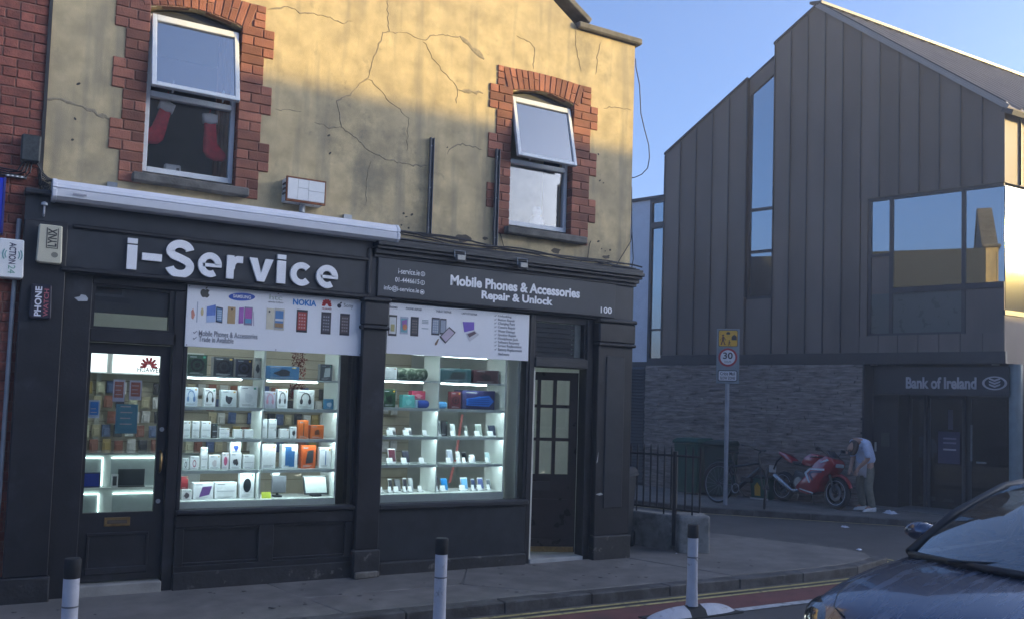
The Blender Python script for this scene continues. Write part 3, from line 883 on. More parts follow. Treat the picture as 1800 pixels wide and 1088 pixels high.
# ---------------------------------------------------------------- signs and fixtures on the shop
M_let = pm('white_acrylic', (0.8, 0.8, 0.82), 0.35, var=0.05)
sg = thing('shop_sign', 'large raised white letters reading i-Service on the black fascia', 'sign', (1.4, -0.09, 2.66))
def stroke(P, w, y0, y1):
    """constant width band along a polyline, flat ended, as a solid"""
    L_, R_ = [], []
    m = len(P)
    for i in range(m):
        a, b = Vector(P[max(i - 1, 0)]), Vector(P[min(i + 1, m - 1)])
        t_ = (b - a).normalized()
        nv = Vector((-t_.y, t_.x)) * w / 2
        L_.append((P[i][0] + nv.x, P[i][1] + nv.y)); R_.append((P[i][0] - nv.x, P[i][1] - nv.y))
    vs = [(p[0], y0, p[1]) for p in L_] + [(p[0], y0, p[1]) for p in R_] + [(p[0], y1, p[1]) for p in L_] + [(p[0], y1, p[1]) for p in R_]
    fs = []
    for i in range(m - 1):
        a, b, c, d_ = i, i + 1, m + i + 1, m + i
        fs += [(a, b, c, d_), (2 * m + d_, 2 * m + c, 2 * m + b, 2 * m + a), (a, 2 * m + a, 2 * m + b, b), (c, 2 * m + c, 2 * m + d_, d_)]
    for i in (0, m - 1): fs.append((i, m + i, 3 * m + i, 2 * m + i))
    return MB().add(vs, fs)
def earc(cx, cz, a, b, t0, t1, n=22): return [(cx + a * math.cos(R(t0 + (t1 - t0) * i / n)), cz + b * math.sin(R(t0 + (t1 - t0) * i / n))) for i in range(n + 1)]
ZB, XH, CH, SW = 2.668, 0.208, 0.264, 0.07
Y0, Y1 = -0.117, -0.0855
def letter(mb): mb.build('letter', M_let, sg, fix=True)
def lrect(mb, x0, x1, z0, z1): return mb.prism(rect(x0, x1, z0, z1), Y0, Y1)
def glyph_i(x0, x1):
    letter(lrect(MB(), x0, x1, ZB, ZB + XH)); letter(lrect(MB(), x0, x1, ZB + XH + 0.014, ZB + CH))
def bowl(x0, x1, t0, t1):
    cx, a = (x0 + x1) / 2, (x1 - x0) / 2
    return stroke(earc(cx, ZB + XH / 2, a - .03, (XH + 0.008) / 2 - .027, t0, t1, 30), .057, Y0, Y1)
def glyph_e(x0, x1):
    mb = bowl(x0, x1, 4, 305)
    lrect(mb, x0 + SW * .6, x1 - 0.002, ZB + XH * .42, ZB + XH * .56)
    letter(mb)
glyph_i(0.477, 0.556)
letter(lrect(MB(), 0.597, 0.756, 2.757, 2.819))
cx, a_, zc = 0.907, 0.082, ZB + CH / 2
S = earc(cx, zc + .062, a_, .068, 12, 200, 20)[:-1] + [(cx - .06, zc + .026), (cx, zc + .004), (cx + .06, zc - .02)] + earc(cx, zc - .064, a_ + .003, .07, 22, -168, 20)[1:]
letter(stroke(S, .068, Y0, Y1))
glyph_e(1.058, 1.263)
mb = lrect(MB(), 1.305, 1.368, ZB, ZB + XH)
mb2 = stroke([(1.345, ZB + .09), (1.352, ZB + .135), (1.372, ZB + .165), (1.4, ZB + .178), (1.446, ZB + .178)], .06, Y0 + .0004, Y1)
mb.add(mb2.v, mb2.f); letter(mb)
letter(MB().prism([(1.504, ZB + XH), (1.575, ZB + XH), (1.6125, ZB + .075), (1.65, ZB + XH), (1.721, ZB + XH), (1.645, ZB), (1.58, ZB)], Y0, Y1))
glyph_i(1.757, 1.838)
letter(bowl(1.881, 2.096, 42, 318))
glyph_e(2.129, 2.343)
M_sign2 = pm('charcoal_sign_panel', (0.028, 0.033, 0.042), 0.4, var=0.12, scale=4)
s2 = thing('fascia_sign', 'charcoal fascia panel lettered Mobile Phones & Accessories Repair & Unlock', 'sign', (4.18, -0.09, 2.63))
box('panel', 2.745, 5.62, -0.12, -0.086, 2.635, 3.01, M_sign2, s2, 0.003)
text('lettering', 'Mobile Phones & Accessories', 3.53, 5.13, 2.812, 2.918, -0.1201, M_let, s2, off=0.035)
text('lettering', 'Repair & Unlock', 3.895, 4.775, 2.68, 2.79, -0.1201, M_let, s2, off=0.035)
text('lettering', '100', 5.42, 5.575, 2.675, 2.745, -0.1201, M_let, s2, off=0.018)
text('lettering', 'i-service.ie', 2.955, 3.185, 2.872, 2.925, -0.1201, M_let, s2, off=0.003)
text('lettering', '01-4446615', 2.925, 3.185, 2.788, 2.835, -0.1201, M_let, s2, off=0.003)
text('lettering', 'info@i-service.ie', 2.81, 3.185, 2.688, 2.748, -0.1201, M_let, s2, off=0.003)
for z in (2.893, 2.806, 2.712):
    o = MB()
    n = 20
    o.add([(3.22 + r_ * math.cos(2 * math.pi * k / n), -0.1225, z + r_ * math.sin(2 * math.pi * k / n)) for r_ in (0.024, 0.019) for k in range(n)], [(k, (k + 1) % n, n + (k + 1) % n, n + k) for k in range(n)])
    o.build('icon_ring', M_let, s2, fix=False)
text('icon', '(', 3.213, 3.225, 2.794, 2.818, -0.1201, M_let, s2, off=0.02)
patch('icon', rect(3.208, 3.232, 2.704, 2.72), -0.1201, M_let, s2)
patch('icon', ell(3.22, 2.893, 0.011, 0.017), -0.1201, fl((0.3, 0.3, 0.33)), s2)

M_board = pm('white_sign_board', (0.82, 0.82, 0.84), 0.35, var=0.04, scale=2)
_n, _l = M_board.node_tree.nodes, M_board.node_tree.links
_t = _n.new('ShaderNodeBsdfTranslucent'); _t.inputs[0].default_value = (0.8, 0.82, 0.85, 1)
_m = _n.new('ShaderNodeMixShader'); _m.inputs[0].default_value = 0.1
_l.new(_n['Principled BSDF'].outputs[0], _m.inputs[1]); _l.new(_t.outputs[0], _m.inputs[2]); _l.new(_m.outputs[0], _n['Material Output'].inputs[0])
b1 = thing('window_signboard', 'white printed board of phone makers and handsets over the left display window', 'sign', (1.8, -0.03, 2.05))
box('board', 0.995, 2.635, -0.04, -0.021, 2.05, 2.592, M_board, b1, 0.002)
YB = -0.0401
grey = fl((0.22, 0.22, 0.25)); dark = fl((0.035, 0.03, 0.03))
apple = [(0, .62), (.09, .68), (.2, .7), (.33, .64), (.4, .54), (.3, .44), (.28, .32), (.33, .2), (.42, .13), (.36, 0), (.27, -.13), (.17, -.18), (.06, -.14), (0, -.13), (-.07, -.14), (-.17, -.18), (-.27, -.12), (-.37, .03), (-.44, .22), (-.44, .42), (-.37, .58), (-.25, .68), (-.12, .69)]
patch('emblem', [(1.146 + x * 0.092, 2.487 + (y + .18) * 0.085) for x, y in apple], YB, fl((0.06, 0.055, 0.045)), b1)
patch('emblem', [(1.145, 2.563), (1.152, 2.578), (1.163, 2.586), (1.163, 2.575), (1.155, 2.566)], YB, fl((0.06, 0.055, 0.045)), b1)
patch('emblem', ell(1.469, 2.522, 0.118, 0.036, 36, R(4)), YB, fl((0.03, 0.09, 0.42)), b1)
text('lettering', 'SAMSUNG', 1.39, 1.55, 2.508, 2.538, YB - 0.002, M_let, b1, off=0.025)
text('lettering', 'htc', 1.72, 1.838, 2.52, 2.567, YB, fl((0.45, 0.5, 0.45)), b1)
text('lettering', 'quietly brilliant', 1.71, 1.85, 2.488, 2.507, YB, grey, b1)
text('lettering', 'NOKIA', 1.941, 2.166, 2.489, 2.546, YB, fl((0.02, 0.2, 0.55)), b1, off=0.03)
for k in range(8):
    a = R(-3 + k * 26.6)
    cx_, cz_ = 2.268, 2.512
    dx, dz = math.cos(a), math.sin(a)
    L_ = 0.056 if 2 <= k <= 5 else 0.048
    P = []
    for t, w in ((0.012, 0.003), (0.5 * L_, 0.011), (0.85 * L_, 0.01), (L_, 0.004)):
        P.append((cx_ + dx * t - dz * w, cz_ + dz * t + dx * w))
    for t, w in ((L_, -0.004), (0.85 * L_, -0.01), (0.5 * L_, -0.011), (0.012, -0.003)):
        P.append((cx_ + dx * t - dz * w, cz_ + dz * t + dx * w))
    patch('petal', P, YB, fl((0.5, 0.03, 0.03)), b1)
text('lettering', 'HUAWEI', 2.225, 2.315, 2.47, 2.486, YB, fl((0.3, 0.05, 0.05)), b1, off=0.01)
patch('emblem', ell(2.392, 2.515, 0.02, 0.02), YB, fl((0.02, 0.025, 0.05)), b1)
patch('emblem', ell(2.408, 2.543, 0.012, 0.007, 16, 0.6), YB, fl((0.02, 0.025, 0.05)), b1)
text('lettering', 'Sony', 2.438, 2.533, 2.495, 2.545, YB, grey, b1)
text('lettering', 'Mobile Phones & Accessories', 1.109, 1.626, 2.15, 2.2, YB, grey, b1, off=0.004)
text('lettering', 'Trade in Available', 1.111, 1.414, 2.098, 2.146, YB, grey, b1, off=0.004)
for z in (2.176, 2.123):
    patch('tick', [(1.06, z), (1.07, z - 0.012), (1.095, z + 0.014), (1.09, z + 0.016), (1.07, z - 0.002), (1.064, z + 0.006)], YB, grey, b1)
def handset(x0, x1, z0, z1, body, screen, parent, y, lean=0.0, dots=None):
    patch('handset', [(x0, z0), (x1, z0 + lean), (x1, z1), (x0, z1 - lean)], y, fl(body), parent)
    if screen:
        m = (x1 - x0) * 0.1; h = (z1 - z0) * 0.1
        patch('handset_screen', [(x0 + m, z0 + h), (x1 - m, z0 + h + lean), (x1 - m, z1 - h), (x0 + m, z1 - h - lean)], y - 0.002, fl(screen), parent, 0.001)
        if dots:
            mb = MB()
            for i in range(3):
                for j in range(5):
                    px, pz = x0 + m * 1.6 + (x1 - x0 - 3.2 * m) * (i + .5) / 3, z0 + h * 1.4 + (z1 - z0 - 2.8 * h) * (j + .5) / 5
                    mb.prism(rect(px - 0.006, px + 0.006, pz - 0.007, pz + 0.007), y - 0.004, y - 0.003)
            mb.build('handset_icons', fl(dots), parent, fix=True)
patch('print', [(1.04, 2.3), (1.055, 2.29), (1.068, 2.33), (1.05, 2.385), (1.035, 2.36)], YB, fl((0.6, 0.25, 0.18)), b1)
patch('print', rect(1.082, 1.09, 2.265, 2.445), YB, fl((0.4, 0.42, 0.5)), b1)
patch('print', ell(1.128, 2.36, 0.012, 0.035), YB, fl((0.6, 0.48, 0.25)), b1)
patch('print', [(1.167, 2.29), (1.243, 2.3), (1.243, 2.434), (1.167, 2.41)], YB, fl((0.12, 0.2, 0.5)), b1)
patch('print', [(1.167, 2.27), (1.243, 2.28), (1.243, 2.34), (1.167, 2.33)], YB - 0.002, fl((0.4, 0.5, 0.7)), b1, 0.001)
handset(1.248, 1.306, 2.28, 2.41, (0.03, 0.04, 0.07), (0.1, 0.2, 0.35), b1, YB, -0.008, (0.4, 0.5, 0.6))
handset(1.35, 1.418, 2.275, 2.425, (0.4, 0.27, 0.13), None, b1, YB)
patch('print', ell(1.386, 2.405, 0.008, 0.008), YB - 0.002, dark, b1)
handset(1.45, 1.492, 2.28, 2.43, (0.3, 0.1, 0.35), (0.35, 0.12, 0.4), b1, YB, 0.006)
handset(1.498, 1.572, 2.272, 2.436, (0.25, 0.2, 0.3), (0.4, 0.1, 0.35), b1, YB)
patch('print', rect(1.507, 1.563, 2.29, 2.33), YB - 0.004, fl((0.1, 0.3, 0.45)), b1)
patch('print', [(1.577, 2.4), (1.58, 2.4), (1.59, 2.27), (1.586, 2.27)], YB, fl((0.25, 0.15, 0.3)), b1)
handset(1.7, 1.768, 2.248, 2.44, (0.6, 0.55, 0.42), None, b1, YB)
patch('print', ell(1.725, 2.41, 0.008, 0.01), YB - 0.002, dark, b1)
handset(1.772, 1.865, 2.245, 2.444, (0.5, 0.47, 0.4), (0.08, 0.2, 0.4), b1, YB)
patch('print', rect(1.781, 1.856, 2.27, 2.31), YB - 0.004, fl((0.3, 0.18, 0.08)), b1)
patch('print', rect(1.781, 1.856, 2.33, 2.35), YB - 0.004, fl((0.6, 0.62, 0.65)), b1)
handset(1.982, 2.086, 2.24, 2.45, (0.02, 0.02, 0.03), (0.35, 0.05, 0.04), b1, YB, 0, (0.55, 0.3, 0.3))
handset(2.22, 2.316, 2.238, 2.446, (0.025, 0.022, 0.03), (0.06, 0.055, 0.07), b1, YB, 0, (0.3, 0.3, 0.33))
handset(2.406, 2.502, 2.238, 2.446, (0.025, 0.022, 0.03), (0.1, 0.07, 0.07), b1, YB, 0, (0.33, 0.28, 0.28))
for x in (1.01, 1.8, 2.62):
    for z in (2.064, 2.578):
        patch('screw', ell(x, z, 0.005, 0.005, 8), YB, dark, b1)

b2 = thing('window_signboard', 'white printed board listing repairs over the right display window', 'sign', (3.7, -0.03, 2.08))
MB().prism([(2.893, 2.09), (4.535, 2.095), (4.535, 2.592), (2.93, 2.592), (2.897, 2.575)], -0.04, -0.0205).build('board', M_board, b2, bevel=0.002, fix=True)
handset(2.906, 2.994, 2.266, 2.472, (0.03, 0.03, 0.03), (0.6, 0.62, 0.62), b2, YB)
patch('print', rect(2.93, 2.97, 2.31, 2.38), YB - 0.004, fl((0.4, 0.36, 0.15)), b2)
handset(3.03, 3.116, 2.292, 2.463, (0.4, 0.42, 0.5), (0.15, 0.35, 0.4), b2, YB)
patch('print', [(3.045, 2.42), (3.1, 2.44), (3.1, 2.36), (3.06, 2.34)], YB - 0.004, fl((0.3, 0.12, 0.35)), b2)
patch('print', ell(3.08, 2.36, 0.024, 0.03), YB - 0.0045, fl((0.55, 0.2, 0.08)), b2)
handset(3.144, 3.23, 2.278, 2.47, (0.02, 0.02, 0.025), (0.05, 0.05, 0.06), b2, YB, 0, (0.2, 0.16, 0.14))
for z in (2.44, 2.425, 2.41, 2.357):
    patch('print', rect(3.266, 3.338, z, z + 0.008), YB, fl((0.3, 0.36, 0.38)), b2)
handset(3.375, 3.463, 2.303, 2.48, (0.03, 0.03, 0.04), (0.25, 0.3, 0.38), b2, YB, 0, (0.5, 0.52, 0.56))
handset(3.468, 3.54, 2.315, 2.476, (0.05, 0.05, 0.06), (0.3, 0.34, 0.4), b2, YB)
tb = [(3.466, 2.29), (3.535, 2.225), (3.65, 2.345), (3.575, 2.398)]
patch('print', tb, YB - 0.002, dark, b2)
cx_ = sum(p[0] for p in tb) / 4; cz_ = sum(p[1] for p in tb) / 4
patch('print', [(cx_ + (p[0] - cx_) * .82, cz_ + (p[1] - cz_) * .82) for p in tb], YB - 0.004, fl((0.5, 0.42, 0.5)), b2)
patch('print', [(3.45, 2.265), (3.465, 2.27), (3.44, 2.205), (3.42, 2.2), (3.418, 2.22)], YB, fl((0.2, 0.13, 0.08)), b2)
patch('print', [(3.75, 2.355), (3.865, 2.385), (3.862, 2.467), (3.728, 2.46)], YB, fl((0.16, 0.09, 0.45)), b2)
patch('print', [(3.77, 2.34), (3.865, 2.385), (3.925, 2.34), (3.815, 2.262)], YB - 0.002, fl((0.55, 0.55, 0.58)), b2)
patch('print', [(3.785, 2.338), (3.865, 2.372), (3.89, 2.352), (3.81, 2.305)], YB - 0.004, fl((0.1, 0.06, 0.08)), b2)
for body, (a, b, c, d_) in zip(['Unlocking', 'Button Repair', 'Charging Port', 'Camera Repair', 'Water Damage', 'Speaker Repair', 'Headphone Jack', 'Software Recovery', 'Screen Replacement', 'Battery Replacement', 'And more'],
        [(4.146, 4.309, 2.536, 2.564), (4.147, 4.354, 2.494, 2.526), (4.149, 4.355, 2.455, 2.489), (4.15, 4.362, 2.416, 2.449), (4.152, 4.358, 2.373, 2.408), (4.153, 4.376, 2.336, 2.369), (4.155, 4.4, 2.296, 2.33), (4.156, 4.418, 2.257, 2.293), (4.157, 4.447, 2.22, 2.256), (4.159, 4.454, 2.178, 2.216), (4.16, 4.296, 2.139, 2.169)]):
    text('lettering', body, a, b, c, d_, YB, grey, b2, off=0.004)
    if body != 'And more':
        z = (c + d_) / 2
        patch('tick', [(a - 0.045, z), (a - 0.037, z - 0.009), (a - 0.018, z + 0.01), (a - 0.021, z + 0.013), (a - 0.037, z), (a - 0.041, z + 0.004)], YB, grey, b2)
for body, (a, b) in zip(['PHONES', 'PHONE REPAIR', 'TABLET REPAIR', 'LAPTOP REPAIR'], [(2.911, 2.995), (3.087, 3.261), (3.415, 3.595), (3.714, 3.895)]):
    text('lettering', body, a, b, 2.536, 2.557, YB, grey, b2, off=0.01)

# awning cassette
aw = thing('awning_cassette', 'long white closed awning case fixed under the upper left window', 'awning', (1.4, 0, 3.16))
prof = [(-0.005, 3.335), (-0.1, 3.345), (-0.19, 3.33), (-0.235, 3.29), (-0.24, 3.262), (-0.225, 3.256), (-0.225, 3.25), (-0.245, 3.245), (-0.235, 3.19), (-0.2, 3.165), (-0.1, 3.16), (-0.005, 3.2)]
def xprism(prof, x0, x1):
    n = len(prof)
    vs = [(x0, p[0], p[1]) for p in prof] + [(x1, p[0], p[1]) for p in prof]
    return MB().add(vs, [tuple(range(n)), tuple(range(2 * n - 1, n - 1, -1))] + [(i, (i + 1) % n, (i + 1) % n + n, i + n) for i in range(n)])
M_awn = pm('white_powder_coat', (0.68, 0.69, 0.74), 0.35, var=0.05, scale=2, col2=(0.45, 0.46, 0.5), mix2=(0.6, 0.85), scale2=5)
xprism(prof, -0.085, 2.88).build('cassette', M_awn, aw, fix=True)
for x0, x1 in ((-0.12, -0.086), (2.881, 2.91)):
    xprism([(p[0] * 1.03 + 0.002, (p[1] - 3.25) * 1.06 + 3.25) for p in prof], x0, x1).build('end_cap', M_awn, aw, bevel=0.006, fix=True)
patch('maker_plate', rect(0.03, 0.13, 3.21, 3.226), -0.2465, fl((0.3, 0.3, 0.34)), aw, 0.001)
for x in (0.3, 2.4):
    box('bracket', x, x + 0.08, -0.05, -0.001, 3.345, 3.4, M_metal, aw)

# rusty vent box
vb = thing('wall_vent', 'rusty edged white boxed vent on the render beside the awning', 'vent', (1.98, 0, 3.43))
M_rust = pm('rust', (0.2, 0.07, 0.03), 0.85, var=0.4, scale=20, bump=0.5)
box('case', 1.8, 2.165, -0.16, 0.0, 3.435, 3.655, pm('rusty_white_enamel', (0.6, 0.6, 0.6), 0.5, var=0.1, col2=(0.25, 0.09, 0.04), mix2=(0.62, 0.68), scale2=9), vb, 0.006)
for (x0, x1, z0, z1) in ((1.795, 2.17, 3.43, 3.448), (1.795, 2.17, 3.646, 3.66), (1.795, 1.805, 3.449, 3.645), (2.16, 2.17, 3.449, 3.645)):
    box('rusted_edge', x0, x1, -0.166, -0.14, z0, z1, M_rust, vb)
for x0, x1, z0, z1 in ((1.808, 1.899, 3.45, 3.644), (1.9015, 2.0, 3.45, 3.56), (1.9015, 2.0, 3.5625, 3.644), (2.0025, 2.157, 3.45, 3.545), (2.0025, 2.157, 3.5475, 3.644)):
    box('enamel_tile', x0, x1, -0.168, -0.1601, z0, z1, M_white, vb, 0.002)
for k in range(3):
    box('louvre', 1.79, 1.799, -0.13, -0.05, 3.5 + k * 0.045, 3.515 + k * 0.045, dark, vb)
MB().cyl((1.98, -0.06, 3.36), (1.98, -0.06, 3.44), 0.03, 12).build('spout', M_metal, vb)

# two upright steel channels
for x, z0, z1, lab in ((3.31, 3.285, 4.31, 'grey steel upright channel on the render, nearer the wall vent'), (4.083, 3.275, 4.325, 'grey steel upright channel overlapping the right window bricks')):
    t = thing('wall_channel', lab, 'bracket', (x, 0, z0), group='steel channels on the render')
    MB().box(x - 0.022, x - 0.016, -0.055, -0.017, z0, z1).box(x + 0.016, x + 0.022, -0.055, -0.017, z0, z1).box(x - 0.016, x + 0.016, -0.024, -0.0175, z0, z1).build('channel', pm('dull_zinc', (0.13, 0.135, 0.15), 0.5, 0.4, var=0.3, scale=9), t)
    for zz in (z0 + 0.1, (z0 + z1) / 2, z1 - 0.08):
        MB().lathe([(0, -0.006), (0.009, -0.006), (0.009, 0)], (x, -0.0245, zz), 'y', 8).build('bolt', M_metal, t, fix=True)

# two floodlights on the cornice
for x, lab in ((3.57, 'small grey spotlight on the cornice above the phone number'), (4.31, 'small grey spotlight on the cornice above the word Accessories')):
    t = thing('spotlight', lab, 'lamp', (x, -0.2, 3.1), group='spotlights on the cornice')
    MB().prism([(x - 0.05, 3.045), (x + 0.05, 3.045), (x + 0.055, 3.11), (x - 0.055, 3.11)], -0.27, -0.216).build('housing', fl((0.12, 0.12, 0.12), 0.5), t, bevel=0.008, fix=True)
    box('lens', x - 0.04, x + 0.04, -0.274, -0.2701, 3.055, 3.1, fl((0.3, 0.3, 0.28), 0.2), t)
    MB().tube([(x - 0.06, -0.24, 3.08), (x - 0.06, -0.23, 3.15), (x + 0.06, -0.23, 3.15), (x + 0.06, -0.24, 3.08)], 0.006, 6).build('yoke', M_metal, t)

# cables along the cornice and at the corner
def wavy(x0, x1, z0, z1, y, amp, seed, n=40):
    r_ = random.Random(seed)
    ph, f1 = r_.uniform(0, 6), r_.uniform(2, 5)
    return [(x0 + (x1 - x0) * i / n, y + r_.uniform(-0.006, 0.006), z0 + (z1 - z0) * i / n + amp * math.sin(f1 * (x0 + (x1 - x0) * i / n) + ph) + r_.uniform(-0.004, 0.004)) for i in range(n + 1)]
t = thing('cable_bundle', 'sagging black cables running along the top of the shop cornice', 'cable', (4.3, -0.1, 3.25))
for k, (z0, z1, y, a) in enumerate(((3.3, 3.22, -0.13, 0.012), (3.27, 3.23, -0.18, 0.018), (3.26, 3.21, -0.1, 0.02), (3.33, 3.24, -0.06, 0.015), (3.3, 3.26, -0.04, 0.02))):
    MB().tube(wavy(2.6 - 0.1 * k, 5.95, z0, z1, y, a, k), 0.007 + 0.002 * (k % 2), 6).build('cable', M_cable, t)
MB().tube([(5.2, -0.02, 3.24), (5.3, -0.015, 3.3), (5.32, -0.012, 3.45), (5.34, -0.01, 3.49)], 0.005, 6).build('cable', M_cable, t)
MB().tube([(5.7, -0.02, 3.25), (5.8, -0.02, 3.4), (5.9, -0.02, 3.55), (5.93, 0.0, 3.7)], 0.005, 6).build('cable', M_cable, t)
MB().tube([(5.93, 0.0, 3.2), (5.95, -0.01, 3.35), (5.925, 0.0, 3.7), (5.925, 0.02, 4.2)], 0.006, 6).build('cable', M_cable, t)
MB().tube([(4.1, -0.02, 3.25), (4.2, -0.015, 3.3), (4.17, -0.012, 3.4), (4.15, -0.01, 3.44)], 0.004, 6).build('cable', M_cable, t)
t = MB().tube([(5.96, 0.05, 5.75), (5.97, 0.05, 5.65), (6.03, 0.05, 5.45), (6.06, 0.05, 5.11), (6.12, 0.05, 4.93), (6.19, 0.05, 4.75), (6.205, 0.05, 4.6), (6.18, 0.05, 4.47), (6.09, 0.05, 4.38), (5.99, 0.05, 4.33), (5.92, 0.05, 4.31)], 0.006, 6).build('hanging_cable', M_cable, smooth='all')
tag(t, 'loose dark cable looping off the shop corner against the sky', 'cable')

# alarm boxes, junction box, camera on the left pier
def alarm(name, lab, x0, x1, z0, z1, y0, y1, mat, words):
    t = thing(name, lab, 'alarm box', ((x0 + x1) / 2, y1, z0))
    MB().prism([(x0, z0 + 0.012), (x0 + 0.02, z0), (x1 - 0.012, z0), (x1, z0 + 0.012), (x1 - 0.008, z1), (x0 + 0.008, z1)], y0, y1).build('case', mat, t, bevel=0.01, fix=True)
    box('back_plate', x0 + 0.02, x1 - 0.02, y1, y1 + 0.02, z0 + 0.02, z1 - 0.02, fl((0.1, 0.1, 0.1)), t)
    for w in words:
        text('lettering', w[0], w[1], w[2], w[3], w[4], y0 - 0.0001, fl(w[5]), t, off=w[7] if len(w) > 7 else 0.02, rot=w[6], ext=0.002)
    return t
M_bei = pm('yellowed_plastic', (0.5, 0.47, 0.36), 0.5, var=0.1, scale=4)
a1 = alarm('alarm_box', 'yellowed alarm box marked LYNX above the left shop pier', -0.205, -0.02, 2.645, 2.955, -0.2, -0.121, M_bei, [('LYNX', -0.13, -0.065, 2.78, 2.925, (0.03, 0.03, 0.03), 1, 0.03)])
MB().box(-0.14, -0.134, -0.2025, -0.2, 2.765, 2.93).box(-0.06, -0.054, -0.2025, -0.2, 2.765, 2.93).box(-0.134, -0.06, -0.2025, -0.2, 2.765, 2.771).build('lettering_frame', fl((0.03, 0.03, 0.03)), a1)
MB().prism(ell(-0.075, 2.715, 0.025, 0.022), -0.2025, -0.2).build('emblem', fl((0.2, 0.19, 0.15)), a1, fix=True)
a2 = alarm('alarm_box', 'dark alarm plate marked PHONE WATCH on the left shop pier', -0.228, -0.07, 2.2, 2.475, -0.155, -0.121, pm('navy_plastic', (0.02, 0.02, 0.035), 0.35), [('PHONE', -0.195, -0.145, 2.22, 2.455, (0.7, 0.7, 0.75), 1, 0.03), ('WATCH', -0.13, -0.095, 2.22, 2.44, (0.45, 0.12, 0.14), 1, 0.015)])
a3 = alarm('alarm_box', 'white alarm box marked ACTION24 on the red brick at the left edge', -0.475, -0.285, 2.505, 2.815, -0.16, -0.021, M_white, [('ACTION', -0.395, -0.345, 2.615, 2.785, (0.03, 0.03, 0.08), -1, 0.02), ('24', -0.395, -0.345, 2.54, 2.605, (0.15, 0.35, 0.25), -1, 0.0)])
for r0 in (0.05, 0.068):
    for s in (-1, 1):
        mb = MB()
        mb.tube([(-0.37 + s * r0 * math.cos(R(q)), -0.161, 2.69 + r0 * math.sin(R(q))) for q in range(-35, 36, 10)], 0.004, 5)
        mb.build('signal_arc', fl((0.15, 0.35, 0.33)), a3)
cc = thing('camera_bracket', 'small pale lamp on a hooked bracket at the top of the left pier', 'lamp', (-0.17, -0.1, 3.03))
MB().lathe([(0.0, 0.03), (0.022, 0.02), (0.026, 0.0), (0.0, -0.005)], (-0.165, -0.13, 3.12), 'z', 14).build('lamp_head', fl((0.5, 0.52, 0.55)), cc, fix=True)
MB().tube([(-0.165, -0.13, 3.115), (-0.165, -0.13, 3.05), (-0.165, -0.1, 3.035)], 0.008, 8).build('arm', fl((0.35, 0.36, 0.4)), cc)
pt = thing('torn_label', 'torn scrap of pale tape on the black door frame', 'sticker', (0.15, -0.035, 2.37))
MB().prism([(0.1, 2.4), (0.125, 2.38), (0.13, 2.372), (0.2, 2.378), (0.205, 2.4), (0.185, 2.425), (0.15, 2.43), (0.14, 2.41)], -0.034, -0.031).build('tape', fl((0.4, 0.42, 0.46)), pt, fix=True)
# paint chips on the right pilaster
ch = fl((0.5, 0.5, 0.48), 0.7)
for P in ([(5.65, 0.86), (5.69, 0.89), (5.77, 0.88), (5.78, 0.85), (5.71, 0.825)], [(5.43, 1.0), (5.445, 1.08), (5.455, 1.13), (5.447, 1.02)], [(5.43, 0.66), (5.5, 0.675), (5.54, 0.655), (5.48, 0.645)]):
    MB().prism(P, -0.1015, -0.0985).build('paint_chip', ch, shop, fix=True)

# ---------------------------------------------------------------- brick neighbour on the left
nb = thing('brick_neighbour', 'dark red brick house wall adjoining the shop at the left edge', 'building', (-1.0, 0, PAV))
w_ = box('wall', -6.0, -0.2, 0.0, 0.4, -0.3, 5.95, M_mortar, nb)
box('side_wall', -6.0, -5.7, 0.401, 8.5, -0.3, 5.8, M_brick_dk, nb)
box('roof', -6.0, -0.2, 0.401, 8.5, 5.6, 5.78, M_slate, nb)
hc = 0.0795
z, c = -0.06, 0
while z < 5.25:
    x = -0.205
    off_ = 0.11 if c % 2 else 0.0
    first = True
    xmin = -0.95 if z > 2.9 else -0.62
    while x > xmin:
        L_ = (0.215 if (not first or not off_) else 0.105)
        if c % 3 == 2: L_ = 0.105
        first = False
        brick(x - L_ + J / 2, x - J / 2, z + J / 2, z + hc - J / 2, w_, M_brick_dk, -0.01, 0.05)
        x -= L_
    z += hc; c += 1
# beyond the countable bricks the wall carries a brick pattern
mbk = bpy.data.materials.new('far_brickwork')
mbk.use_nodes = True
nn = mbk.node_tree.nodes
bt = nn.new('ShaderNodeTexBrick')
bt.inputs['Color1'].default_value = (0.26, 0.062, 0.042, 1)
bt.inputs['Color2'].default_value = (0.17, 0.05, 0.04, 1)
bt.inputs['Mortar'].default_value = (0.2, 0.14, 0.11, 1)
bt.inputs['Scale'].default_value = 1.0
bt.inputs['Brick Width'].default_value = 0.225
bt.inputs['Row Height'].default_value = 0.08
bt.inputs['Mortar Size'].default_value = 0.006
gg = nn.new('ShaderNodeNewGeometry')
sx = nn.new('ShaderNodeSeparateXYZ'); cx2 = nn.new('ShaderNodeCombineXYZ')
mbk.node_tree.links.new(gg.outputs['Position'], sx.inputs[0])
mbk.node_tree.links.new(sx.outputs[0], cx2.inputs[0]); mbk.node_tree.links.new(sx.outputs[2], cx2.inputs[1])
mbk.node_tree.links.new(cx2.outputs[0], bt.inputs['Vector'])
mbk.node_tree.links.new(bt.outputs[0], nn['Principled BSDF'].inputs['Base Color'])
nn['Principled BSDF'].inputs['Roughness'].default_value = 0.9
box('wall_face', -5.98, -0.96, -0.009, -0.0005, -0.2, 5.9, mbk, nb)
box('wall_face', -0.955, -0.203, -0.009, -0.0005, 5.3, 5.9, mbk, nb)
box('wall_face', -0.955, -0.635, -0.009, -0.0005, -0.2, 2.88, mbk, nb)
box('party_wall_strip', -0.212, -0.186, -0.03, -0.001, 3.3, 5.9, fl((0.03, 0.028, 0.03), 0.8), nb)
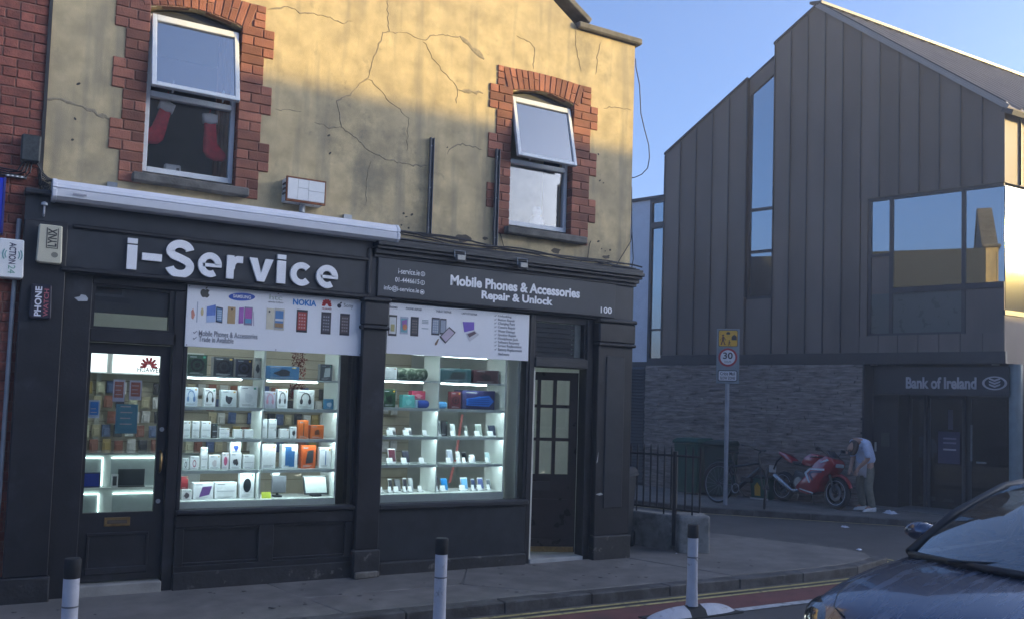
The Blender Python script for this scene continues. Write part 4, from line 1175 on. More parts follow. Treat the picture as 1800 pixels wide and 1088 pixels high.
# pipe, junction box, wires
MB().tube([(-0.335, -0.035, 3.0), (-0.345, -0.035, 2.2), (-0.35, -0.035, 1.2), (-0.36, -0.035, 0.3), (-0.38, -0.035, PAV)], 0.018, 10).build('conduit_pipe', pm('grey_pvc', (0.22, 0.24, 0.27), 0.5), nb, smooth='all')
jb = thing('junction_box', 'black telecom junction box with wires on the red brick', 'junction box', (-0.28, -0.02, 3.45))
box('case', -0.355, -0.215, -0.13, -0.021, 3.46, 3.68, pm('black_mottled_plastic', (0.03, 0.035, 0.035), 0.5, var=0.6, scale=40), jb, 0.012)
for k in range(4):
    z1_ = 3.36 - k * 0.03
    MB().tube([(-0.24 + 0.01 * k, -0.08, 3.47), (-0.2, -0.09, 3.40 - 0.02 * k), (-0.15, -0.07, 3.36 - 0.01 * k), (-0.05 - 0.03 * k, -0.05, 3.33)], 0.006, 6).build('wire', M_cable, jb)
    MB().tube([(-0.27 - 0.02 * k, -0.07, 3.46), (-0.28 - 0.03 * k, -0.08, 3.38), (-0.32 - 0.05 * k, -0.05, 3.33 + 0.02 * k), (-0.6, -0.03, 3.35 + 0.02 * k)], 0.007, 6).build('wire', M_cable, jb)
for k in range(6):
    MB().tube([(-0.23 + 0.008 * k, -0.07, 3.42), (-0.2 + 0.02 * k, -0.06, 3.28 - 0.02 * k), (-0.16 + 0.01 * k, -0.06, 3.24 + 0.01 * k), (-0.2, -0.05, 3.34)], 0.003, 5).build('wire', M_cable, jb)
MB().box(-0.45, -0.3, -0.06, -0.021, 3.33, 3.345).build('terminal_strip', fl((0.2, 0.2, 0.2)), jb)
for k in range(4):
    box('terminal', -0.44 + k * 0.033, -0.425 + k * 0.033, -0.066, -0.0601, 3.332, 3.343, M_white, jb)
bs = thing('blue_sign', 'edge of a bright blue shop sign at the left of the picture', 'sign', (-0.7, -0.05, 2.9))
MB().box(-2.4, -0.46, -0.12, -0.021, 2.86, 3.3).build('panel', pm('blue_acrylic', (0.01, 0.03, 0.5), 0.3), bs, bevel=0.005)
box('frame_edge', -0.46, -0.445, -0.125, -0.021, 2.855, 3.305, fl((0.02, 0.03, 0.2)), bs)
# ---------------------------------------------------------------- lit display shelving and stock
M_shelf = pm('white_laminate', (0.7, 0.74, 0.72), 0.35, var=0.03)
M_led = emis('cool_led', (0.76, 0.97, 1.0), 8.0)
M_gshelf = pm('frosted_shelf', (0.55, 0.62, 0.61), 0.2, var=0.04)
SH1 = [0.685, 0.955, 1.24, 1.525, 1.803]
SH2 = [0.70, 0.99, 1.272, 1.562, 1.844]
def shelving(x0, xd, x1, xe, zs, lab, dark_side):
    t = thing('display_shelving', lab, 'shelving', ((x0 + x1) / 2, 0.2, 0.6), group='lit display shelving in the windows')
    box('plinth', x0 - 0.02, x1, 0.1, 0.55, 0.6, zs[0] - 0.002, M_shelf, t, 0.004)
    for z in zs[1:]:
        for a, b in ((x0 - 0.02, xd - 0.008), (xd + 0.008, x1 - 0.012)):
            box('shelf', a, b, 0.12, 0.5, z - 0.016, z - 0.002, M_gshelf, t)
    box('divider', xd - 0.008, xd + 0.008, 0.13, 0.5, zs[0], 2.5, M_shelf, t)
    box('side_panel', x1 - 0.012, x1 + 0.006, 0.11, 0.52, zs[0] - 0.08, 2.5, M_shelf, t)
    box('side_panel', x0 - 0.045, x0 - 0.022, 0.11, 0.52, 0.6, 2.5, M_shelf, t)
    box('top_panel', x0 - 0.02, x1 - 0.013, 0.13, 0.5, 2.13, 2.15, M_shelf, t)
    for i, z in enumerate(zs[1:] + [2.13]):
        for a, b in ((x0, xd), (xd + 0.02, x1)):
            low = i < 3  # lower strips are added, hidden by the lip, to light the stock fronts
            box('led_strip', a + 0.01, a + (b - a) * (0.96 if low else 0.7), 0.134, 0.152, z - 0.03, z - 0.018, M_led, t)
            if low: box('shelf_lip', a - 0.01, b - 0.014, 0.117, 0.1245, z - 0.031, z - 0.001, M_gshelf, t)
    return t
shelving(1.06, 1.755, 2.48, 2.6, SH1, 'lit white shelving full of boxed gadgets in the left window', True)
shelving(2.96, 3.57, 4.36, 4.6, SH2, 'lit white shelving of phones and speakers in the right window', False)
box('display_end_wall', 2.56, 2.6, 0.1, 0.6, 0.5, 2.6, M_black, shop)
box('display_end_wall', 4.5, 4.53, 0.1, 0.3, 0.5, 2.7, M_shelf, shop)
box('display_end_wall', 2.88, 2.905, 0.1, 0.6, 0.5, 2.6, M_shelf, shop)
box('display_base', 0.99, 4.53, 0.1, 0.55, 0.1, 0.598, M_black2, shop)

WHITE = (0.72, 0.74, 0.76)
def ring_poly(mb, cx, cz, a, b, w, y, t0=0.0, t1=2 * math.pi, n=22):
    vs, fs = [], []
    for i in range(n + 1):
        t_ = t0 + (t1 - t0) * i / n
        for k in (1.0, 1 - w):
            for yy in (y, y - 0.002):
                vs.append((cx + a * k * math.cos(t_), yy, cz + b * k * math.sin(t_)))
    for i in range(n):
        p, q = i * 4, i * 4 + 4
        fs += [(p + 1, q + 1, q + 3, p + 3), (p, p + 1, q + 1, q)[::-1], (p + 2, p + 3, q + 3, q + 2)]
    mb.add(vs, fs)
def product(name, cat, lab, x0, x1, h, z, col=WHITE, pr=None, pc=(0.05, 0.05, 0.06), d=None, y=0.2, dy=0.0):
    d = d or min(0.2, max(0.04, (x1 - x0) * 0.6))
    g = 0.004
    y += dy
    t = thing(name, lab, cat, ((x0 + x1) / 2, y, z), group='stock on the lit shelves')
    box('carton', x0 + g, x1 - g, y, y + d, z, z + h, fl(col, 0.4), t, 0.003)
    w, cx, cz, Y = x1 - x0 - 2 * g, (x0 + x1) / 2, z + h / 2, y - 0.0002
    mb = MB()
    if pr == 'hp':
        ring_poly(mb, cx, cz + h * 0.05, w * 0.27, h * 0.3, 0.2, Y, R(-10), R(190))
        mb.prism(ell(cx - w * 0.24, cz - h * 0.12, w * 0.09, h * 0.15, 14), Y - 0.003, Y).prism(ell(cx + w * 0.24, cz - h * 0.12, w * 0.09, h * 0.15, 14), Y - 0.003, Y)
    elif pr == 'ring':
        ring_poly(mb, cx, cz, min(w, h) * 0.36, min(w, h) * 0.36, 0.3, Y)
        mb.prism(ell(cx, cz, min(w, h) * 0.14, min(w, h) * 0.14, 16), Y - 0.002, Y)
    elif pr == 'watch':
        ring_poly(mb, cx, cz - h * 0.05, w * 0.2, h * 0.27, 0.3, Y)
    elif pr == 'oval':
        mb.prism(ell(cx, cz, w * 0.27, h * 0.27), Y - 0.002, Y)
        mb.prism(ell(cx, cz + h * 0.02, w * 0.17, h * 0.19), Y - 0.004, Y - 0.0021)
    elif pr == 'phone':
        mb.prism(rect(cx - w * 0.28, cx + w * 0.1, cz - h * 0.38, cz + h * 0.4), Y - 0.002, Y)
        mb.prism(rect(cx - w * 0.05, cx + w * 0.3, cz - h * 0.42, cz + h * 0.22), Y - 0.004, Y - 0.0021)
    elif pr == 'tablet':
        mb.prism([(cx - w * 0.2, cz - h * 0.36), (cx + w * 0.3, cz - h * 0.22), (cx + w * 0.42, cz + h * 0.3), (cx - w * 0.05, cz + h * 0.26)], Y - 0.002, Y)
    elif pr == 'slab':
        mb.prism([(cx - w * 0.2, cz - h * 0.3), (cx + w * 0.3, cz - h * 0.25), (cx + w * 0.33, cz + h * 0.3), (cx - w * 0.1, cz + h * 0.25)], Y - 0.002, Y)
    elif pr == 'line':
        mb.prism(rect(cx - w * 0.02, cx + w * 0.06, cz - h * 0.35, cz + h * 0.35), Y - 0.002, Y)
    elif pr == 'bar':
        mb.prism(rect(cx - w * 0.4, cx + w * 0.4, cz - h * 0.06, cz), Y - 0.002, Y)
    elif pr == 'blob':
        mb.prism([(cx + w * 0.26 * rnd.uniform(0.6, 1.2) * math.cos(a), cz - h * 0.05 + h * 0.28 * rnd.uniform(0.5, 1.2) * math.sin(a)) for a in [k * 0.57 for k in range(11)]], Y - 0.002, Y)
    if mb.v: mb.build('print', fl(pc, 0.4), t, fix=(pr not in ('hp', 'ring', 'watch')))
    if pr != 'plain' and h > 0.08:
        box('print', cx - w * 0.38, cx - w * 0.05, Y - 0.001, Y, z + h * 0.86, z + h * 0.91, fl((0.25, 0.27, 0.3)), t)
    if h > 0.07 and pr:
        lines = MB()
        for k in range(2):
            lines.prism(rect(cx - w * .36, cx + w * (.12 + .1 * ((k + int(x0 * 100)) % 3)), z + h * (.07 + .05 * k), z + h * (.09 + .05 * k)), Y - .001, Y)
        lines.build('fine_print', fl((.3, .31, .33) if sum(col) > 1 else (.4, .4, .42)), t, fix=True)
        if int(x0 * 50) % 2: box('corner_mark', cx + w * .28, cx + w * .4, Y - .001, Y, z + h * .84, z + h * .93, fl([(.5, .05, .05), (.05, .15, .45), (.5, .3, .04), (.05, .3, .2)][int(x0 * 100) % 4]), t)
    return t
def gadget(k, x0, x1, h, z, scr, lab, y=0.2, stand=True, case=(0.03, 0.03, 0.035)):
    """a handset leaning on a white ticket stand"""
    t = thing('display_phone' if stand else 'price_stand', lab, 'phone' if stand else 'stand', ((x0 + x1) / 2, y, z), group='phones on stands')
    w = x1 - x0
    box('stand_foot', x0, x0 + w * 0.9, y, y + 0.05, z, z + 0.012, fl(WHITE, 0.3), t, 0.003)
    MB().add([(x0, y + 0.004, z + 0.012), (x0 + w * 0.6, y + 0.004, z + 0.012), (x0 + w * 0.6, y + 0.03, z + 0.06), (x0, y + 0.03, z + 0.06), (x0, y + 0.007, z + 0.012), (x0 + w * 0.6, y + 0.007, z + 0.012), (x0 + w * 0.6, y + 0.033, z + 0.06), (x0, y + 0.033, z + 0.06)],
             [(0, 1, 2, 3), (7, 6, 5, 4), (0, 4, 5, 1), (1, 5, 6, 2), (2, 6, 7, 3), (3, 7, 4, 0)]).build('price_ticket', fl((0.8, 0.82, 0.84), 0.5), t)
    if stand:
        a, b = x0 + w * 0.25, x1
        ln = 0.045
        def lean(q0, q1, e, p0, p1):
            return MB().add([(q0, y + e + 0.02 + ln * p0, z + 0.012 + (h - 0.012) * p0), (q1, y + e + 0.02 + ln * p0, z + 0.012 + (h - 0.012) * p0), (q1, y + e + 0.02 + ln * p1, z + 0.012 + (h - 0.012) * p1), (q0, y + e + 0.02 + ln * p1, z + 0.012 + (h - 0.012) * p1)] +
                            [(q0, y + e + 0.028 + ln * p0, z + 0.012 + (h - 0.012) * p0), (q1, y + e + 0.028 + ln * p0, z + 0.012 + (h - 0.012) * p0), (q1, y + e + 0.028 + ln * p1, z + 0.012 + (h - 0.012) * p1), (q0, y + e + 0.028 + ln * p1, z + 0.012 + (h - 0.012) * p1)],
                            [(0, 1, 2, 3), (7, 6, 5, 4), (0, 4, 5, 1), (1, 5, 6, 2), (2, 6, 7, 3), (3, 7, 4, 0)])
        lean(a, b, 0.004, 0, 1).build('body', fl(case, 0.25), t)
        lean(a + w * 0.06, b - w * 0.06, -0.0055, 0.08, 0.92).build('screen', fl(scr, 0.12), t)
    return t
L1 = 'left window'
z = SH1[4]
DK = (0.03, 0.035, 0.04)
product('speaker_carton', 'box', 'black and green speaker box at the left end of the top shelf, left window', 1.07, 1.25, 0.19, z, (0.02, 0.05, 0.035), 'ring', (0.006, 0.006, 0.008))
product('speaker_carton', 'box', 'black speaker box in the middle of the top shelf, left window', 1.3, 1.49, 0.18, z, DK, 'ring', (0.008, 0.008, 0.01))
product('speaker_carton', 'box', 'black speaker box with blue edge near the divider, left window top shelf', 1.5, 1.66, 0.17, z, (0.03, 0.035, 0.06), 'ring', (0.008, 0.008, 0.01))
product('gadget_carton', 'box', 'narrow grey carton against the divider on the top shelf, left window', 1.67, 1.745, 0.19, z, (0.35, 0.35, 0.33), 'blob')
product('gadget_carton', 'box', 'wide blue carton with black gadgets on the top shelf, left window', 1.78, 2.11, 0.12, z, (0.05, 0.16, 0.32), 'blob', (0.02, 0.02, 0.03))
product('gadget_carton', 'box', 'dark and silver carton at the right end of the top shelf, left window', 2.31, 2.44, 0.16, z, (0.1, 0.11, 0.12), 'slab', (0.5, 0.55, 0.55))
z = SH1[3]
product('headphone_carton', 'box', 'white carton with blue headphones at the left end of the second shelf', 1.06, 1.18, 0.17, z, (0.6, 0.66, 0.75), 'hp', (0.12, 0.25, 0.5))
product('headphone_carton', 'box', 'white carton with black headphones, second from left on the second shelf', 1.23, 1.34, 0.165, z, WHITE, 'hp')
product('headphone_carton', 'box', 'grey white carton with black earphones left of the big white carton', 1.38, 1.53, 0.155, z, (0.55, 0.6, 0.62), 'blob')
product('headphone_carton', 'box', 'largest plain white carton beside the divider on the second shelf', 1.55, 1.72, 0.2, z, WHITE, 'blob', (0.6, 0.63, 0.66))
product('headphone_carton', 'box', 'lilac grey carton with pink headphones just right of the divider', 1.78, 1.895, 0.155, z, (0.42, 0.42, 0.52), 'hp', (0.5, 0.22, 0.3))
product('headphone_carton', 'box', 'narrow white carton with black headphones beside the lilac one', 1.9, 2.01, 0.18, z, WHITE, 'hp')
product('headphone_carton', 'box', 'wide pale carton with large black headphones, right half of the second shelf', 2.09, 2.27, 0.18, z, (0.6, 0.63, 0.62), 'hp', (0.015, 0.015, 0.018))
product('gadget_carton', 'box', 'small blue carton at the right end of the second shelf, left window', 2.37, 2.465, 0.1, z, (0.06, 0.25, 0.45), 'blob', (0.5, 0.6, 0.7))
z = SH1[2]
C = [(1.06, 1.13, .15, 'leftmost of the three tall white cartons on the third shelf'), (1.14, 1.21, .15, 'middle one of the three tall white cartons on the third shelf'), (1.22, 1.31, .15, 'rightmost of the three tall white cartons on the third shelf')]
for a, b, h, lab in C: product('accessory_carton', 'box', lab + ', left window', a, b, h, z, WHITE, 'bar', (0.5, 0.53, 0.56))
product('accessory_carton', 'box', 'slim black carton among white ones on the third shelf, left window', 1.315, 1.37, .13, z, DK, 'bar', (0.4, 0.42, 0.45))
product('accessory_carton', 'box', 'low white carton right of the slim black carton on the third shelf', 1.38, 1.48, .09, z, WHITE, 'bar', (0.55, 0.57, 0.6))
product('accessory_carton', 'box', 'left one of two low white cartons before the divider, third shelf', 1.51, 1.6, .08, z, WHITE, 'plain')
product('accessory_carton', 'box', 'right one of two low white cartons before the divider, third shelf', 1.61, 1.7, .08, z, WHITE, 'plain')
product('accessory_carton', 'box', 'lower left white carton of the block of four right of the divider', 1.765, 1.825, .09, z, WHITE, 'plain')
product('accessory_carton', 'box', 'upper left white carton of the block of four right of the divider', 1.765, 1.825, .09, z + .09, (.68, .72, .74), 'plain')
product('accessory_carton', 'box', 'lower right white carton of the block of four right of the divider', 1.83, 1.915, .09, z, WHITE, 'plain')
product('accessory_carton', 'box', 'upper right white carton of the block of four right of the divider', 1.83, 1.915, .09, z + .09, (.7, .72, .74), 'bar', (0.5, 0.5, 0.55))
product('accessory_carton', 'box', 'low white carton beside the block of four on the third shelf', 1.94, 2.035, .09, z, WHITE, 'plain')
product('accessory_carton', 'box', 'small white carton with black earbuds beside the tall orange carton', 2.04, 2.11, .11, z, WHITE, 'blob')
product('cable_carton', 'box', 'tall orange carton on the third shelf, left window', 2.12, 2.225, .175, z, (.55, .12, .02), 'line', (.05, .03, .02))
product('cable_carton', 'box', 'wide orange carton at the right end of the third shelf', 2.24, 2.38, .13, z, (.5, .11, .02), 'blob', (.12, .04, .02))
z = SH1[1]
product('watch_carton', 'box', 'white carton with dark watch at the left end of the fourth shelf', 1.075, 1.13, .1, z, WHITE, 'watch')
product('watch_carton', 'box', 'white carton with pink watch on the fourth shelf, left window', 1.135, 1.22, .12, z, WHITE, 'watch', (.35, .05, .12))
product('accessory_carton', 'box', 'tall slim white carton on the fourth shelf, left window', 1.23, 1.295, .2, z, WHITE, 'bar', (.5, .52, .56))
product('accessory_carton', 'box', 'white carton with a small round speaker on the fourth shelf', 1.3, 1.41, .13, z, WHITE, 'blob', (.55, .5, .52))
product('accessory_carton', 'box', 'slim white carton with pink dot on the fourth shelf', 1.42, 1.485, .15, z, (.7, .68, .72), 'oval', (.5, .08, .2))
product('earbud_carton', 'box', 'lower white carton with dark earbuds beneath the blue earbud carton', 1.49, 1.6, .15, z, WHITE, 'blob')
product('earbud_carton', 'box', 'upper white carton with blue earbuds on the fourth shelf', 1.49, 1.59, .11, z + .15, WHITE, 'blob', (.05, .1, .4))
product('accessory_carton', 'box', 'white carton at the divider on the fourth shelf, left side', 1.61, 1.72, .13, z, WHITE, 'bar', (.5, .52, .55))
product('tablet_carton', 'box', 'big plain white carton right of the divider on the fourth shelf', 1.78, 1.92, .23, z, WHITE, 'plain')
product('phone_carton', 'box', 'white carton with blue phones on the fourth shelf, left window', 1.97, 2.13, .23, z, (.7, .73, .75), 'phone', (.03, .13, .32))
product('phone_case_carton', 'box', 'orange carton with dark rugged case on the fourth shelf', 2.16, 2.31, .22, z, (.55, .1, .02), 'slab', (.05, .05, .055))
product('tablet_carton', 'box', 'white carton with thin blue tablet at the right end of the fourth shelf', 2.34, 2.465, .2, z, WHITE, 'line', (.1, .2, .4))
z = SH1[0]
product('ink_carton', 'box', 'dark red carton standing on top at the bottom left of the left window', 1.07, 1.14, .11, z + .095, (.2, .02, .025), 'plain', dy=.02)
product('camera_carton', 'box', 'small white carton with grey gadget at the bottom left of the left window', 1.075, 1.17, .09, z, (.6, .6, .62), 'blob', (.1, .08, .1))
product('tablet_carton', 'box', 'white carton with purple tablet on the bottom ledge, left window', 1.175, 1.36, .15, z, WHITE, 'tablet', (.13, .06, .22))
product('laptop_carton', 'box', 'white laptop carton with grey bar on the bottom ledge', 1.365, 1.57, .15, z, WHITE, 'bar', (.45, .48, .52))
product('watch_carton', 'box', 'tall white carton with dark smartwatch beside the divider, bottom ledge', 1.59, 1.73, .24, z, WHITE, 'oval', (.02, .025, .03))
t = thing('card_reader', 'grey till screen with white top on the bottom ledge, left window', 'till', (1.96, .25, z))
MB().box(1.93, 2.0, .22, .32, z, z + .015).box(1.955, 1.975, .26, .28, z + .015, z + .05).build('stand', fl(DK), t)
MB().prism(rect(1.895, 2.035, z + .04, z + .2), .22, .24).build('screen', fl((.14, .15, .17), .2), t, bevel=.006, fix=True)
box('paper_roll', 1.9, 1.97, .23, .3, z + .201, z + .25, fl(WHITE), t, .004)
t = thing('note_card', 'small yellow green note card on the bottom ledge', 'card', (1.83, .17, z))
MB().add([(1.79, .16, z), (1.875, .16, z), (1.88, .19, z + .055), (1.792, .19, z + .055), (1.79, .163, z), (1.875, .163, z), (1.88, .193, z + .055), (1.792, .193, z + .055)], [(0, 1, 2, 3), (7, 6, 5, 4), (0, 4, 5, 1), (1, 5, 6, 2), (2, 6, 7, 3), (3, 7, 4, 0)]).build('card', fl((.5, .6, .03)), t)
t = thing('display_tablet', 'tablet with pale screen tilted on a stand, bottom right of the left window', 'tablet', (2.33, .22, z))
def tilt_panel(x0, x1, z0, z1, y0, y1, th, sk):
    return MB().add([(x0 + sk, y0, z0), (x1, y0, z0), (x1 - sk, y1, z1), (x0, y1, z1), (x0 + sk, y0 + th, z0), (x1, y0 + th, z0), (x1 - sk, y1 + th, z1), (x0, y1 + th, z1)], [(0, 1, 2, 3), (7, 6, 5, 4), (0, 4, 5, 1), (1, 5, 6, 2), (2, 6, 7, 3), (3, 7, 4, 0)])
tilt_panel(2.2, 2.45, z + .02, z + .195, .2, .25, .012, .01).build('bezel', fl(DK, .2), t)
tilt_panel(2.215, 2.435, z + .035, z + .183, .2015, .2435, .002, .009).build('screen', fl((.6, .66, .62), .15), t)
box('stand', 2.29, 2.38, .2, .3, z, z + .019, fl(DK), t)
# red tinsel curtain hanging behind the top shelves
t = thing('tinsel_garland', 'red tinsel strip hanging behind the upper shelves of the left window', 'garland', (2.2, .55, 1.6))
mb = MB()
for k in range(420):
    x, zz = rnd.uniform(2.13, 2.26), rnd.uniform(1.62, 2.1)
    a = rnd.uniform(0, 6.28); l = .025
    y = .53 + rnd.uniform(-.02, .02)
    mb.add([(x, y, zz), (x + l * math.cos(a), y - .012, zz + l * math.sin(a)), (x + l * math.cos(a + .3), y, zz + l * math.sin(a + .3))], [(0, 1, 2)])
tag(mb.build('tinsel', pm('red_foil', (.35, .02, .03), .25, .7, var=.3), t), kind='stuff')

# right window stock
z = SH2[4]
product('gadget_carton', 'box', 'white carton at the left end of the top shelf, right window', 2.98, 3.125, .12, z, WHITE, 'plain')
def cyl_speaker(lab, x0, x1, r, z, col, end, y=.27):
    t = thing('portable_speaker', lab, 'speaker', ((x0 + x1) / 2, y, z), group='portable speakers in the right window')
    MB().lathe([(0, x0 + .004), (r * .8, x0 + .004), (r, x0 + .02), (r, x1 - .02), (r * .8, x1 - .004), (0, x1 - .004)], (0, y, z + r), 'x', 24).build('body', col, t, smooth=True, fix=True)
    for xx in (x0, x1 - .006):
        MB().lathe([(0, xx), (r * .7, xx), (r * .7, xx + .006), (0, xx + .006)], (0, y, z + r), 'x', 20).build('end_cone', end, t, fix=True)
M_camo = pm('camouflage_fabric', (.03, .06, .035), .8, var=.5, scale=30, col2=(.25, .28, .22), mix2=(.5, .55), scale2=22)
cyl_speaker('camouflage patterned cylinder speaker on the top shelf, right window', 3.14, 3.48, .062, z, M_camo, fl(DK))
product('speaker_carton', 'box', 'long dark teal speaker box on the top shelf, right window', 3.6, 3.98, .14, z, (.02, .07, .08), 'slab', (.01, .02, .02))
product('speaker_carton', 'box', 'long dark brown red speaker box on the top shelf, right window', 4.0, 4.32, .14, z, (.06, .02, .025), 'blob', (.015, .008, .01))
z = SH2[3]
product('speaker_carton', 'box', 'green camouflage speaker box at the left end of the second shelf, right window', 2.98, 3.12, .18, z, (.02, .06, .03), 'blob', (.008, .02, .012))
product('speaker_carton', 'box', 'teal speaker box on the second shelf, right window', 3.19, 3.335, .13, z, (.08, .35, .35), 'blob', (.2, .5, .5))
product('speaker_carton', 'box', 'pale blue low box under the pink speaker box', 3.34, 3.37, .08, z, (.3, .45, .6), 'plain')
cyl_speaker('short blue cylinder speaker under the pink box, right window', 3.375, 3.5, .04, z, pm('blue_fabric', (.03, .08, .4), .8), fl((.01, .02, .1)), .24)
product('speaker_carton', 'box', 'pink and red speaker box resting above the blue speaker', 3.34, 3.5, .09, z + .085, (.5, .04, .1), 'blob', (.7, .3, .35), y=.3)
cyl_speaker('small pale blue speaker right of the divider, second shelf right window', 3.6, 3.71, .036, z, pm('sky_blue_fabric', (.08, .3, .6), .8), fl((.5, .6, .65)), .24)
product('speaker_carton', 'box', 'dark red speaker box on the second shelf, right window', 3.74, 3.865, .18, z, (.12, .02, .025), 'ring', (.03, .01, .01))
bb = product('speaker_carton', 'box', 'large navy box with bright blue speaker on the second shelf, right window', 3.875, 4.28, .2, z, (.03, .03, .1), None)
MB().prism([(3.93, z + .04), (4.2, z + .03), (4.26, z + .09), (4.2, z + .15), (3.93, z + .11)], .192, .1998).build('print', fl((.02, .15, .6)), bb, fix=True)
for k in range(4):
    MB().prism([(3.95, z + .048 + .018 * k), (4.2, z + .055 + .022 * k), (4.2, z + .06 + .022 * k), (3.95, z + .052 + .018 * k)], .189, .1919).build('print', fl((.005, .04, .22)), bb, fix=True)
z = SH2[2]
R2 = 'third shelf of the right window'
gadget(0, 3.04, 3.15, .085, z, (.1, .1, .11), 'grey phone lying low on a stand, leftmost on the ' + R2)
gadget(1, 3.22, 3.33, .085, z, (.12, .12, .14), 'grey phone on a stand, second from left, ' + R2)
gadget(2, 3.44, 3.52, .06, z, (.3, .3, .3), 'empty ticket stand left of the divider, ' + R2, stand=False)
gadget(3, 3.58, 3.66, .15, z, (.12, .14, .14), 'white framed phone just right of the divider on the ' + R2, case=(.7, .72, .72))
product('phone_carton', 'box', 'black phone carton beside the white framed phone, right window', 3.67, 3.75, .16, z, (.02, .02, .022), 'plain', y=.26)
gadget(4, 3.76, 3.83, .13, z, (.55, .6, .6), 'pale phone in the middle right of the ' + R2, case=(.6, .62, .62))
gadget(5, 3.93, 3.98, .11, z, (.2, .22, .2), 'slim dark phone right of the pale one on the ' + R2)
gadget(6, 4.05, 4.15, .13, z, (.3, .36, .33), 'greenish phone second from right on the ' + R2, case=(.6, .65, .6))
gadget(7, 4.21, 4.32, .12, z, (.02, .03, .07), 'navy phone at the right end of the ' + R2, case=(.02, .03, .06))
z = SH2[1]
R2 = 'fourth shelf of the right window'
gadget(0, 3.05, 3.16, .15, z, (.1, .02, .03), 'white framed phone with dark red screen on the ' + R2, case=(.75, .76, .76))
gadget(1, 3.21, 3.31, .13, z, (.05, .05, .07), 'dark phone second from left, ' + R2)
gadget(2, 3.41, 3.5, .07, z, (0, 0, 0), 'empty ticket stand left of the divider, ' + R2, stand=False)
gadget(3, 3.72, 3.81, .14, z, (.35, .38, .45), 'silver phone right of the divider on the ' + R2, case=(.6, .6, .62))
gadget(4, 3.84, 3.9, .12, z, (.6, .6, .6), 'white phone left of the black one on the ' + R2, case=(.7, .7, .7))
gadget(5, 3.91, 3.975, .115, z, (.008, .008, .01), 'black phone in the middle right of the ' + R2)
gadget(6, 3.99, 4.08, .085, z, (.3, .33, .4), 'small grey phone on the ' + R2, case=(.5, .5, .5))
gadget(7, 4.19, 4.26, .11, z, (.4, .55, .58), 'pale teal phone at the right end of the ' + R2, case=(.5, .6, .6))
z = SH2[0]
R2 = 'bottom ledge of the right window'
gadget(0, 2.985, 3.04, .055, z, (0, 0, 0), 'empty ticket stand, far left, ' + R2, stand=False)
gadget(1, 3.08, 3.135, .135, z, (.03, .03, .03), 'black phone, first of the row of four on the ' + R2, case=(.6, .6, .6))
gadget(2, 3.14, 3.225, .13, z, (.15, .16, .17), 'grey phone, second of the row of four on the ' + R2)
gadget(3, 3.24, 3.295, .14, z, (.02, .02, .025), 'black phone, third of the row of four on the ' + R2, case=(.5, .5, .5))
gadget(4, 3.3, 3.365, .135, z, (.35, .38, .4), 'silver phone, last of the row of four on the ' + R2, case=(.5, .5, .52))
gadget(5, 3.41, 3.48, .06, z, (0, 0, 0), 'empty ticket stand left of the divider, ' + R2, stand=False)
gadget(6, 3.6, 3.655, .17, z, (.03, .03, .025), 'tall black phone just right of the divider on the ' + R2)
gadget(7, 3.665, 3.76, .13, z, (.03, .25, .6), 'bright blue phone on the ' + R2, case=(.05, .3, .65))
gadget(8, 3.89, 4.0, .135, z, (.15, .4, .65), 'light blue phone on a white card on the ' + R2, case=(.7, .72, .74))
gadget(9, 4.03, 4.09, .12, z, (.05, .07, .15), 'dark phone beside the light blue one on the ' + R2, case=(.5, .52, .55))
gadget(10, 4.1, 4.19, .13, z, (.1, .13, .3), 'indigo phone second from right on the ' + R2, case=(.55, .57, .6))
gadget(11, 4.22, 4.28, .11, z, (.12, .14, .17), 'dark grey phone at the right end of the ' + R2, case=(.4, .42, .45))
for (x0, z0, z1, lab) in ((3.93, .75, 1.0, 'lower red and white ribbon card behind the right window shelves'), (4.0, 1.05, 1.5, 'upper red ribbon card behind the right window shelves')):
    tag(MB().prism([(x0, z0), (x0 + .03, z0), (x0 + .09, z1), (x0 + .06, z1)], .56, .565).build('ribbon_card', fl((.35, .09, .08)), None, fix=True), lab, 'card')

# ---------------------------------------------------------------- shop interior seen through the glass
M_slat = pm('slatwall', (.46, .43, .33), .6, var=.08)
sw = thing('slatwall_unit', 'pale yellow slatwall behind the counter at the back of the shop', 'wall unit', (2.4, 3.0, 0))
box('panel', .3, 4.5, 2.9, 2.95, 0.0, 2.3, M_slat, sw)
for k in range(14):
    box('slat_groove', .3, 4.5, 2.895, 2.8999, .6 + k * .115, .606 + k * .115, fl((.15, .13, .09)), sw)
for x in (.62, 1.5, 2.4, 3.3):
    box('upright', x, x + .05, 2.86, 2.8949, 0, 2.3, fl((.45, .47, .42)), sw)
lb = thing('lightbox', 'lit white lightbox with red fan emblem lettered HUAWEI seen through the left door', 'sign', (.95, 2.7, 2.0))
M_lb = emis('lightbox_face', (.8, .98, 1.0), 0.6)
box('case', .42, 1.75, 2.72, 2.85, 1.83, 2.11, M_shelf, lb)
box('face', .76, 1.4, 2.71, 2.7199, 1.845, 2.095, M_lb, lb)
box('face', .44, .7, 2.71, 2.7199, 1.845, 2.095, M_lb, lb)
for k in range(8):
    a = R(-3 + k * 26.6); cx_, cz_ = 1.14, 1.925
    dx, dz = math.cos(a), math.sin(a); L_ = .11 if 2 <= k <= 5 else .095
    P = [(cx_ + dx * t_ - dz * w, cz_ + dz * t_ + dx * w) for t_, w in ((.02, .003), (.5 * L_, .014), (.85 * L_, .014), (L_, .006), (L_, -.006), (.85 * L_, -.014), (.5 * L_, -.014), (.02, -.003))]
    patch('petal', P, 2.7095, fl((.45, .02, .03)), lb)
text('lettering', 'HUAWEI', 1.02, 1.26, 1.86, 1.915, 2.7095, fl((.05, .05, .06)), lb, off=.02)
